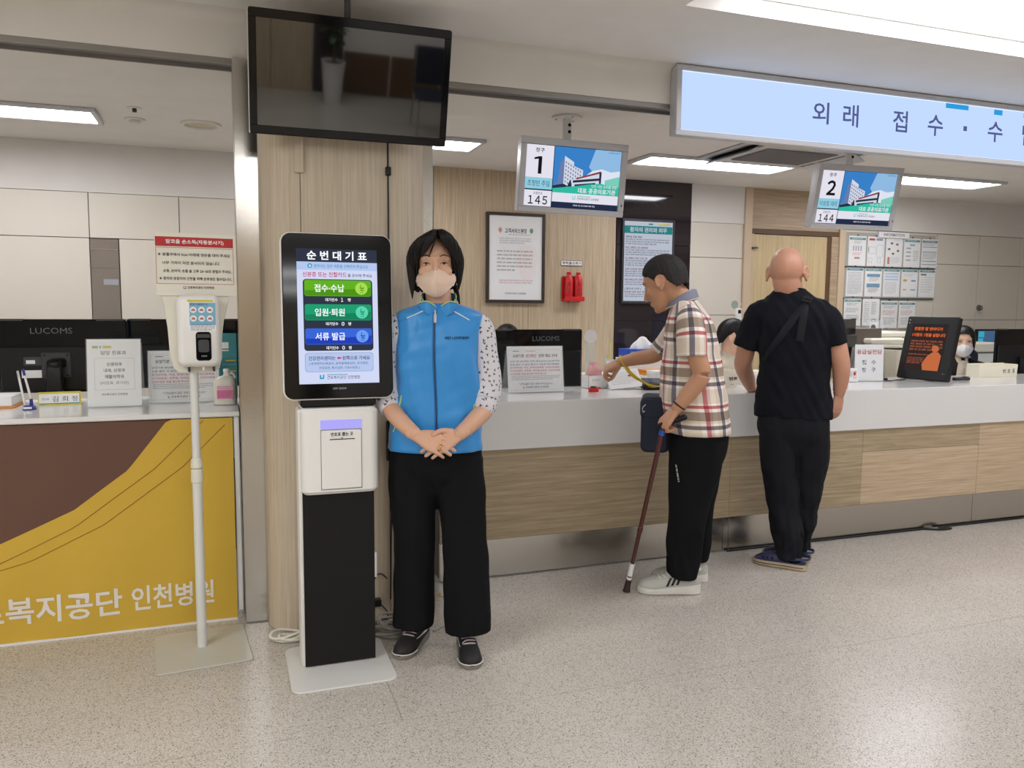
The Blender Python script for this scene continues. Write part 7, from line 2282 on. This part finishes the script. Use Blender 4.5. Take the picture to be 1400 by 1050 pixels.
def sweep_rows(pts, rad, n, smooth, ref=(1, 0, 0)):
    V, F = sweep(pts, rad, n, ref=ref, cap=None, smooth=smooth)
    return [V[i * n:(i + 1) * n] for i in range(len(V) // n)]


uv_loft('sleeve', sweep_rows([(0.048, -0.105, 1.345), (0.055, -0.150, 1.31), (0.064, -0.180, 1.235), (0.068, -0.190, 1.142)], [(0.040, 0.034), (0.058, 0.046), (0.066, 0.056), (0.067, 0.060)], 44, 26), PLAID, pm, shirt_d(7, 0.0025))
uv_loft('sleeve', sweep_rows([(0.045, 0.105, 1.345), (0.03, 0.150, 1.30), (-0.015, 0.182, 1.22), (-0.072, 0.205, 1.135)], [(0.040, 0.034), (0.056, 0.046), (0.062, 0.056), (0.062, 0.058)], 44, 26), PLAID, pm, shirt_d(8, 0.0025))
fr = []
CB = mat('grey_blue_collar', (128, 132, 150), 0.8)
for q in np.linspace(0, 1, 7):
    row, bk = [], []
    for a in np.linspace(math.radians(-168), math.radians(168), 56):
        bx = 0.030 + 0.062 * math.cos(a) * (1 - 0.06 * q)
        by = 0.064 * math.sin(a) * (1 - 0.05 * q)
        zz = 1.378 + 0.022 * math.cos(a) + (0.040 + 0.006 * math.cos(a)) * q - 0.012 * (abs(a) > 2.2)
        row.append((bx - 0.012 * q, by, zz)); bk.append((0.03 + (bx - 0.03) * 0.93 - 0.012 * q, by * 0.93, zz + 0.001))
    fr.append(np.vstack([row, bk[::-1]]))
part('collar', loft(fr), CB, pm, smooth=120)
ST = mat('beige_plaid_trim', (214, 204, 190), 0.8)
fr = []
for q in np.linspace(0, 1, 6):
    row, bk = [], []
    for a in np.linspace(math.radians(-172), math.radians(172), 56):
        r = 1.04 + 0.24 * q
        bx = 0.020 + 0.062 * math.cos(a) * r
        by = 0.064 * math.sin(a) * r
        zz = 1.418 + 0.028 * math.cos(a) - (0.040) * q
        row.append((bx, by, zz)); bk.append((0.02 + (bx - 0.02) * 0.95, by * 0.95, zz - 0.003))
    fr.append(np.vstack([row, bk[::-1]]))
part('collar_fold', loft(fr), CB, pm, smooth=120)
part('collar_edge', sweep(fr[-1][:56], 0.0025, 6), ST, pm)
trousers('trousers', [(0.115, 0.0, 0.86, 0.135, 0.16, 0.155), (0.115, 0.0, 0.76, 0.140, 0.168, 0.165), (0.113, 0.0, 0.68, 0.136, 0.165, 0.165), (0.11, 0.0, 0.62, 0.12, 0.15, 0.15)],
         [([(0.110, -0.08, 0.74), (0.098, -0.085, 0.60), (0.078, -0.085, 0.42), (0.060, -0.08, 0.22), (0.056, -0.075, 0.085)], [(0.128, 0.088), (0.118, 0.085), (0.094, 0.078), (0.083, 0.074), (0.071, 0.070)]),
          ([(0.125, 0.08, 0.74), (0.142, 0.09, 0.60), (0.140, 0.10, 0.42), (0.133, 0.112, 0.24), (0.134, 0.118, 0.11)], [(0.118, 0.085), (0.095, 0.082), (0.070, 0.074), (0.060, 0.068), (0.056, 0.064)])], PANTS_K, pm, 0.007, 26, 11,
         mask=lambda c: np.clip((0.75 - c[:, 2]) * 2, 0.25, 1.2))
part('trouser_print', xf(print_rows(-0.042, 0.042, -0.0035, 0.0035, 1, 0, 0.9, 8, 1.0), roty(1.38), (0.020, -0.1815, 0.60)), SOLE_W, pm, smooth=0)
for heel, toe in (((0.140, -0.045), (-0.152, -0.098)), ((0.182, 0.13), (-0.09, 0.08))):
    r, tr, xs2, w2, sole, hh = shoe(pm, heel, toe, 'grey')
    for sg in (-1, 1):
        for k_ in range(3):
            x = 0.095 + 0.021 * k_
            pts = [(x, 0.12), (x + 0.011, 0.12), (x - 0.006, 0.72), (x - 0.017, 0.72)]
            part('side_stripe', side_patch(tr, xs2, w2, sole, hh, pts if sg < 0 else pts[::-1], sg), M['black'], r, smooth=0)
part('bracelet', tube_ring((0, 0, 0), 0.031, 0.0035, 24, 8), M['cable_black'], pm, loc=(0.020, -0.204, 0.918)).rotation_euler = (0, 0.62, 0)
sbg = thing('shoulder_bag', 'navy shoulder bag hanging in front of the man in plaid', 'bag', (2.0, 3.30, 0), math.radians(-31))
part('bag_body', xf(prism(rrect(-0.075, 0.06, -0.14, 0.12, 0.03, 6), -0.11, 0.11, 'y', 0.015), None, (-0.080, 0.045, 0.81)), M['navy_fabric'], sbg)
part('bag_flap', xf(prism(rrect(-0.080, 0.064, 0.02, 0.124, 0.03, 6), -0.113, 0.113, 'y', 0.012), None, (-0.080, 0.045, 0.81)), M['navy_fabric'], sbg)
part('zip_pull', sweep([(-0.135, -0.07, 0.90), (-0.148, -0.072, 0.885), (-0.145, -0.072, 0.865), (-0.138, -0.072, 0.87)], 0.002, 6, smooth=12), M['silver'], sbg)
cn = thing('walking_cane', 'dark brown walking cane with black handle held by the man in plaid', 'cane', (2.0, 3.30, 0), math.radians(-31))
t0, t1 = np.array((-0.050, -0.216, 0.812)), np.array((-0.198, -0.118, 0.03))
WC = mat('dark_brown_lacquer', (78, 36, 32), 0.25, var=0.2, scale=10)
part('shaft', sweep([t0, t1], [0.0115, 0.009], 14), WC, cn)
part('cane_handle', sweep([(0.045, -0.230, 0.868), (0.015, -0.226, 0.856), (-0.025, -0.221, 0.838), (-0.062, -0.216, 0.826)], [(0.013, 0.012), (0.013, 0.012), (0.0125, 0.012), (0.012, 0.0115)], 14, smooth=16), M['black'], cn)
q = lambda f: t0 + (t1 - t0) * f
part('blue_band', sweep([q(0.01), q(0.04)], 0.0128, 14, cap='flat'), M['blue_box'], cn)
part('white_wrap', sweep([q(0.85), q(0.93)], 0.0122, 14, cap='flat'), M['white'], cn)
part('white_wrap', sweep([q(0.94), q(0.955)], 0.0122, 14, cap='flat'), M['white'], cn)
part('collar_ring', sweep([q(0.62), q(0.64)], 0.0125, 14), WC, cn)
part('rubber_foot', sweep([q(0.955), t1 - (0.001, 0, 0.005), t1 + np.array((-0.004, 0.003, -0.026))], [(0.013, 0.013), (0.015, 0.015), (0.018, 0.018)], 16, cap='flat'), mat('brown_rubber', (58, 38, 36), 0.7), cn)
ystr = thing('wrist_strap', 'yellow cord from the plaid man\'s wrist down to the black signature pad', 'strap', (2.0, 3.30, 0), math.radians(-31))
YC = mat('yellow_cord', (226, 196, 30), 0.45)
for k_ in range(4):
    dy = 0.012 * k_
    pts = [(-0.276 + 0.002 * k_, 0.27 + 0.01 * k_, 1.104), (-0.242 + dy * 0.4, 0.262 + dy * 0.3, 1.03), (-0.19 + dy, 0.30, 0.985 - dy * 0.4), (-0.12, 0.33 + dy * 0.5, 0.955 - 0.3 * dy), (-0.06, 0.37 + dy, 0.945), (0.02, 0.40 + dy * 0.6, 0.938)]
    part('cord', sweep(pts, [(0.0035, 0.0022)] * 6, 8, smooth=30), YC, ystr)
part('wrist_loop', xf(tube_ring((0, 0, 0), 0.033, 0.004, 24, 8), roty(1.1), (-0.268, 0.287, 1.077)), YC, ystr)

# ------------------------------------------------------------------ the bald man in black
bm2 = thing('person', 'bald man in black clothes and navy clogs seen from behind at the counter', 'person', (2.79, 3.36, 0), math.radians(-39.7))
BC = (-0.098, 0.02, 1.548)
SB = [(-0.038, 0.02, 0.795, 0.192, 0.125, 0.13), (-0.042, 0.02, 0.86, 0.187, 0.122, 0.13), (-0.044, 0.02, 0.95, 0.180, 0.118, 0.135), (-0.046, 0.02, 1.1, 0.180, 0.118, 0.13), (-0.05, 0.02, 1.2, 0.184, 0.122, 0.125), (-0.056, 0.02, 1.3, 0.188, 0.122, 0.115),
      (-0.062, 0.02, 1.355, 0.182, 0.108, 0.10), (-0.068, 0.02, 1.395, 0.150, 0.09, 0.088), (-0.076, 0.02, 1.425, 0.108, 0.08, 0.078), (-0.08, 0.02, 1.452, 0.076, 0.07, 0.066)]
hg, HR3 = head_geo(BC, 1.13, math.radians(176), math.radians(6), 0.0, (-0.082, 0.02, 1.435), 0.070, wide=1.03, flare=0.95)
bg = hg + [secs([(cx, cy, z, rx * 0.88, rf * 0.88, rb * 0.88) for cx, cy, z, rx, rf, rb in SB], 40, 18)]
for z, r in ((1.482, 0.0085), (1.505, 0.008)):
    bg.append(sweep([(-0.098 + 0.060 * math.cos(a), 0.006 + 0.068 * math.sin(a) * (1 if z < 1.5 else 1.1), z + 0.004 * math.cos(2 * a)) for a in np.linspace(math.radians(205), math.radians(335), 12)], r, 10))
bg.append(sweep([(-0.215, 0.02, 1.33), (-0.272, 0.03, 1.21), (-0.298, 0.06, 1.10), (-0.305, 0.10, 1.045), (-0.285, 0.20, 0.965), (-0.272, 0.262, 0.918)], [0.052, 0.050, 0.048, 0.046, 0.040, 0.029], 18, smooth=26))
bg.append(sweep([(0.095, 0.02, 1.33), (0.140, 0.02, 1.23), (0.168, 0.015, 1.13), (0.182, 0.02, 1.06), (0.183, 0.04, 0.98), (0.179, 0.055, 0.925)], [0.052, 0.050, 0.047, 0.044, 0.038, 0.029], 18, smooth=26))
for x, y, k in ((-0.03, -0.016, -0.085), (0.036, 0.10, 0.05)):
    bg.append(sweep([(k, 0.03, 0.80), (0.4 * k + 0.6 * x, y * 0.6, 0.40), (x, y, 0.17)], [0.06, 0.045, 0.03], 16, smooth=12))
bm_ = fuse(bg, 0.0044, 5, 0.5)
hA = fuse(hand_geo((-0.272, 0.266, 0.914), (0.15, 0.95, -0.10), (0.0, 0.1, 1.0), True, 1.05, [(0.12, 0.2, 0.15)] * 4, 0.3), 0.0024, 2, 0.5)
hB = fuse(hand_geo((0.179, 0.056, 0.918), (-0.12, 0.10, -1.0), (0.75, -0.65, 0.0), False, 1.05, [(0.30, 0.45, 0.3), (0.35, 0.5, 0.3), (0.4, 0.5, 0.35), (0.45, 0.5, 0.35)], 0.1,
                   [(0.02, 0.022, -0.008), (0.05, 0.034, -0.022), (0.074, 0.036, -0.036), (0.092, 0.034, -0.046)]), 0.0024, 2, 0.5)
part('body', merge_meshes('body', [bm_, hA, hB], SKIN_B), None, bm2)
eye_parts(bm2, BC, HR3, 0.0315, -0.002, -0.0765, 0.8)
tg = [secs(SB, 48, 30, 2.3), sweep([(-0.165, 0.02, 1.375), (-0.222, 0.02, 1.335), (-0.262, 0.028, 1.25), (-0.292, 0.036, 1.148)], [(0.045, 0.05), (0.060, 0.064), (0.064, 0.068), (0.067, 0.070)], 30, ref=(1, 0, 0), cap='flat', smooth=18),
      sweep([(0.035, 0.02, 1.375), (0.092, 0.02, 1.335), (0.128, 0.02, 1.26), (0.152, 0.02, 1.172)], [(0.045, 0.05), (0.060, 0.064), (0.060, 0.066), (0.058, 0.066)], 30, ref=(1, 0, 0), cap='flat', smooth=18)]
me = fuse(tg, 0.006, 4, 0.5, 't_shirt')
folds(me, 0.007, 24, 21, 0.7)
part('t_shirt', me, TEE, bm2)
part('neckband', xf(tube_ring((0, 0, 0), 0.0745, 0.006, 40, 8, sy=0.9), rotx(-0.14), (-0.08, 0.022, 1.450)), TEE, bm2)
trousers('trousers', [(-0.038, 0.02, 0.90, 0.165, 0.105, 0.11), (-0.036, 0.02, 0.80, 0.178, 0.118, 0.115), (-0.036, 0.02, 0.72, 0.180, 0.122, 0.12), (-0.03, 0.02, 0.665, 0.150, 0.10, 0.10), (-0.02, 0.02, 0.60, 0.05, 0.06, 0.06)],
         [([(-0.108, 0.01, 0.74), (-0.104, 0.0, 0.58), (-0.070, -0.01, 0.36), (-0.042, -0.015, 0.18), (-0.028, -0.018, 0.05)], [(0.098, 0.105), (0.096, 0.098), (0.080, 0.084), (0.078, 0.080), (0.068, 0.070)]),
          ([(0.048, 0.03, 0.74), (0.060, 0.045, 0.58), (0.052, 0.07, 0.40), (0.040, 0.09, 0.22), (0.036, 0.105, 0.075)], [(0.096, 0.105), (0.088, 0.095), (0.070, 0.080), (0.058, 0.068), (0.048, 0.055)])], PANTS_N, bm2, 0.011, 30, 31,
         mask=lambda c: np.clip((0.75 - c[:, 2]) * 2.2, 0.35, 1.2))
for heel, toe in (((0.060, -0.046), (-0.212, 0.018)), ((0.082, 0.108), (-0.17, 0.165))):
    shoe(bm2, heel, toe, 'clog', 'clog')
sl_ = thing('sling_strap', 'black sling bag strap with buckle crossing the bald man\'s back', 'strap', (2.79, 3.36, 0), math.radians(-39.7))


def on_back(pts, off=0.008):
    return np.array([(x, front_y(SB, x, z, 2.3) - off, z) for x, z in pts])


part('strap', sweep(on_back([(0.004, 1.420), (-0.012, 1.382), (-0.045, 1.325), (-0.095, 1.245), (-0.14, 1.175), (-0.19, 1.09)]), [(0.019, 0.0025)] * 6, 10, ref=(1, 0, 0.7), smooth=26), STRAP, sl_)
part('strap_tail', sweep(on_back([(-0.002, 1.405), (-0.008, 1.33), (-0.016, 1.25), (-0.022, 1.195)], 0.012), [(0.0185, 0.0022)] * 4, 10, ref=(1, 0, 0), smooth=18), STRAP, sl_)
part('buckle', [xf(box(-0.024, 0.024, -0.004, 0.004, -0.020, 0.020, 0.003), rotx(-0.7) @ roty(0.3), (0.004, front_y(SB, 0.0, 1.402, 2.3) - 0.018, 1.404)), xf(box(-0.019, 0.019, -0.007, 0.0, -0.005, 0.005, 0.002), rotx(-0.7) @ roty(0.3), (0.004, front_y(SB, 0.0, 1.402, 2.3) - 0.020, 1.404))], M['black'], sl_)

# ------------------------------------------------------------------ staff seated behind the counters


def clerk(label, loc, rz, hz, pitch, hair_f, skin, top_m, style, mask=False, inner=None, head_yaw=0.0, legs=True, hs=1.0):
    """Seated clerk facing -y locally; hz is the height of the middle of the head."""
    t = thing('person', label, 'person', loc, rz)
    c = (0, -0.02, hz)
    zs = hz - 0.165
    S = [(0, 0.06, 0.44, 0.165, 0.13, 0.12), (0, 0.05, zs - 0.36, 0.155, 0.115, 0.11), (0, 0.04, zs - 0.15, 0.17, 0.12, 0.11), (0, 0.03, zs - 0.05, 0.185, 0.105, 0.10), (0, 0.025, zs - 0.015, 0.165, 0.085, 0.088), (0, 0.02, zs + 0.012, 0.10, 0.066, 0.07), (0, 0.015, zs + 0.03, 0.062, 0.056, 0.056)]
    hg, R = head_geo(c, hs, head_yaw, pitch, 0, (0, 0.015, zs + 0.01), 0.047)
    g = hg + [secs([(a, b, z, x * 0.88, f * 0.86, k * 0.86) for a, b, z, x, f, k in S], 32, 14)]
    arms_ = []
    for sx in (-1, 1):
        p = [(sx * 0.16, 0.03, zs - 0.06), (sx * 0.20, 0.02, zs - 0.20), (sx * 0.20, -0.04, 0.80), (sx * 0.14, -0.2, 0.765), (sx * 0.10, -0.27, 0.758)]
        arms_.append(p)
        g.append(sweep(p, [0.042, 0.04, 0.038, 0.03, 0.024], 14, smooth=18))
    bmx = fuse(g, 0.006, 3, 0.5)
    hs_ = [fuse(hand_geo((sx * 0.10, -0.272, 0.757), (-sx * 0.2, -1, -0.05), (0, 0, 1), sx > 0, 0.95, [(0.1, 0.25, 0.15)] * 4, 0.2), 0.003, 2, 0.5) for sx in (-1, 1)]
    part('body', merge_meshes('body', [bmx] + hs_, skin), None, t)
    eye_parts(t, c, R, 0.032, -0.002, -0.0765, 0.75)
    part('hair', hair_f(), HAIR, t, smooth=180).matrix_local = Matrix.Translation(c) @ Matrix([list(r) for r in R]).to_4x4() @ Matrix.Translation((0, 0.014, 0.012))
    gg = [secs(S, 40, 20)] + [sweep([(p[0][0] * 0.75, p[0][1], p[0][2] + 0.02)] + p[:3] + [tuple(0.5 * (np.array(p[2]) + np.array(p[3])))], [0.04, 0.05, 0.05, 0.048, 0.044], 20, smooth=18, cap='flat') for p in arms_]
    me = fuse(gg, 0.008, 3, 0.5, 'top')
    folds(me, 0.003, 26, 3, 0.7)
    part('top', me, top_m, t)
    fr = []
    for q in np.linspace(0, 1, 5):
        row, bk = [], []
        for a in np.linspace(math.radians(-90 + 14), math.radians(270 - 14), 36):
            f = max(0, -math.sin(a))
            r = 0.058 + 0.022 * q
            z = zs + 0.055 - 0.030 * f - 0.035 * q - 0.02 * f * q
            row.append((r * math.cos(a), 0.012 + r * 1.02 * math.sin(a), z)); bk.append(((r - 0.005) * math.cos(a), 0.012 + (r - 0.005) * 1.02 * math.sin(a), z - 0.003))
        fr.append(np.vstack([row, bk[::-1]]))
    part('collar', loft(fr), inner or top_m, t, smooth=120)
    if inner is not None:
        part('blouse_front', [sweep([(0, front_y(S, 0, z) - 0.004, z) for z in (zs + 0.0, zs - 0.07, zs - 0.2, zs - 0.3)], [(0.035, 0.008), (0.05, 0.008), (0.06, 0.008), (0.06, 0.008)], 14, ref=(1, 0, 0), smooth=14)], inner, t)
        for sx in (-1, 1):
            part('bow', sweep([(0, front_y(S, 0, zs - 0.02) - 0.012, zs - 0.02), (sx * 0.02, front_y(S, 0, zs - 0.07) - 0.018, zs - 0.07), (sx * 0.024, front_y(S, 0, zs - 0.15) - 0.014, zs - 0.15)], [(0.010, 0.006), (0.016, 0.006), (0.018, 0.004)], 10, ref=(1, 0, 0), smooth=14), inner, t)
    if mask:
        part('mask', mask_geo(c, R, 0.073), MASK_W, t, smooth=120)
        for sx in (-1, 1):
            part('ear_loop', sweep([np.array(c) + R @ np.array(v) for v in ((sx * 0.07, -0.03, -0.045), (sx * 0.083, 0.0, -0.02), (sx * 0.084, 0.016, 0.012))], 0.0013, 6, smooth=10), MASK_W, t)
    g = [secs([(0, 0.05, 0.60, 0.15, 0.12, 0.115), (0, 0.05, 0.52, 0.17, 0.14, 0.13), (0, 0.05, 0.475, 0.16, 0.13, 0.12)], 28, 8)]
    for sx in (-1, 1):
        g.append(sweep([(sx * 0.085, 0.04, 0.55), (sx * 0.10, -0.18, 0.55), (sx * 0.11, -0.34, 0.53), (sx * 0.11, -0.37, 0.40), (sx * 0.11, -0.36, 0.12)], [0.085, 0.078, 0.068, 0.058, 0.048], 16, smooth=20))
    part('trousers', fuse(g, 0.012, 3, 0.5, 'trousers'), PANTS_K, t)
    for sx in (-1, 1):
        shoe(t, (sx * 0.11, -0.28), (sx * 0.115, -0.53), 'black')
    return t


def bob():
    return hair_shell((0, 0, 0), (0.091, 0.110, 0.110), lambda p: float(np.interp(abs(math.degrees(p)), [0, 28, 45, 58, 70, 180], [0.05, 0.046, 0.0, -0.05, -0.10, -0.115])), 90, 22, 0.013, 8, 0.012, -0.8, jag=0.005)


def crop():
    return hair_shell((0, 0, 0), (0.087, 0.107, 0.107), lambda p: float(np.interp(abs(math.degrees(p)), [0, 30, 55, 76, 92, 108, 120, 180], [0.045, 0.042, 0.03, -0.012, 0.002, -0.03, -0.09, -0.12])), 90, 22, 0.012, 9, 0.012, -1.0, jag=0.004, taper=0.06)


clerk('clerk of whom only the top of the dark hair shows above the black monitor', (1.735, 4.98, 0), math.radians(-8), 1.120, 0.15, bob, SKIN_C, BEIGE_SH, 'plain')
clerk('male clerk with short black hair and beige shirt bowed between the two men', (3.32, 4.76, 0), math.radians(30), 1.165, 0.38, crop, SKIN_C, BEIGE_SH, 'plain', head_yaw=math.radians(34))
clerk('female clerk with white mask and dark jacket behind the tilted display', (5.525, 4.80, 0), math.radians(-32), 1.113, 0.05, bob, SKIN_C, M['black_matte'], 'jacket', True, BEIGE_SH, head_yaw=math.radians(-10))


def office_chair(loc, rz, label):
    t = thing('office_chair', label, 'chair', loc, rz, group='staff chairs behind the counters')
    part('seat', box(-0.22, 0.22, -0.2, 0.24, 0.42, 0.468, 0.02), M['navy_fabric'], t)
    part('backrest', prism(rrect(-0.20, 0.20, 0.58, 1.03, 0.05, 6), 0.225, 0.27, 'y', 0.015), M['navy_fabric'], t)
    part('back_post', box(-0.03, 0.03, 0.27, 0.29, 0.4, 0.8, 0.005), M['black'], t)
    part('gas_column', cyl((0, 0.02, 0.08), 0.028, 0.34, 16), M['black'], t)
    for i in range(5):
        a = i * 2 * PI / 5
        part('leg', sweep([(0, 0.02, 0.1), (0.27 * math.cos(a), 0.02 + 0.27 * math.sin(a), 0.07)], [0.02, 0.014], 8), M['black'], t)
        part('caster', cyl((0.27 * math.cos(a) - 0.012, 0.02 + 0.27 * math.sin(a), 0.028), 0.028, 0.024, 14, 'x'), M['black'], t)
    return t


office_chair((1.735, 4.98, 0), math.radians(-8), 'navy office chair hidden behind the black monitor by the woman')
oc = office_chair((3.32, 4.76, 0), math.radians(18), 'navy office chair whose back shows behind the male clerk')
office_chair((5.525, 4.80, 0), math.radians(-32), 'navy office chair under the female clerk with the white mask')
bpy.data.objects.remove(_to)
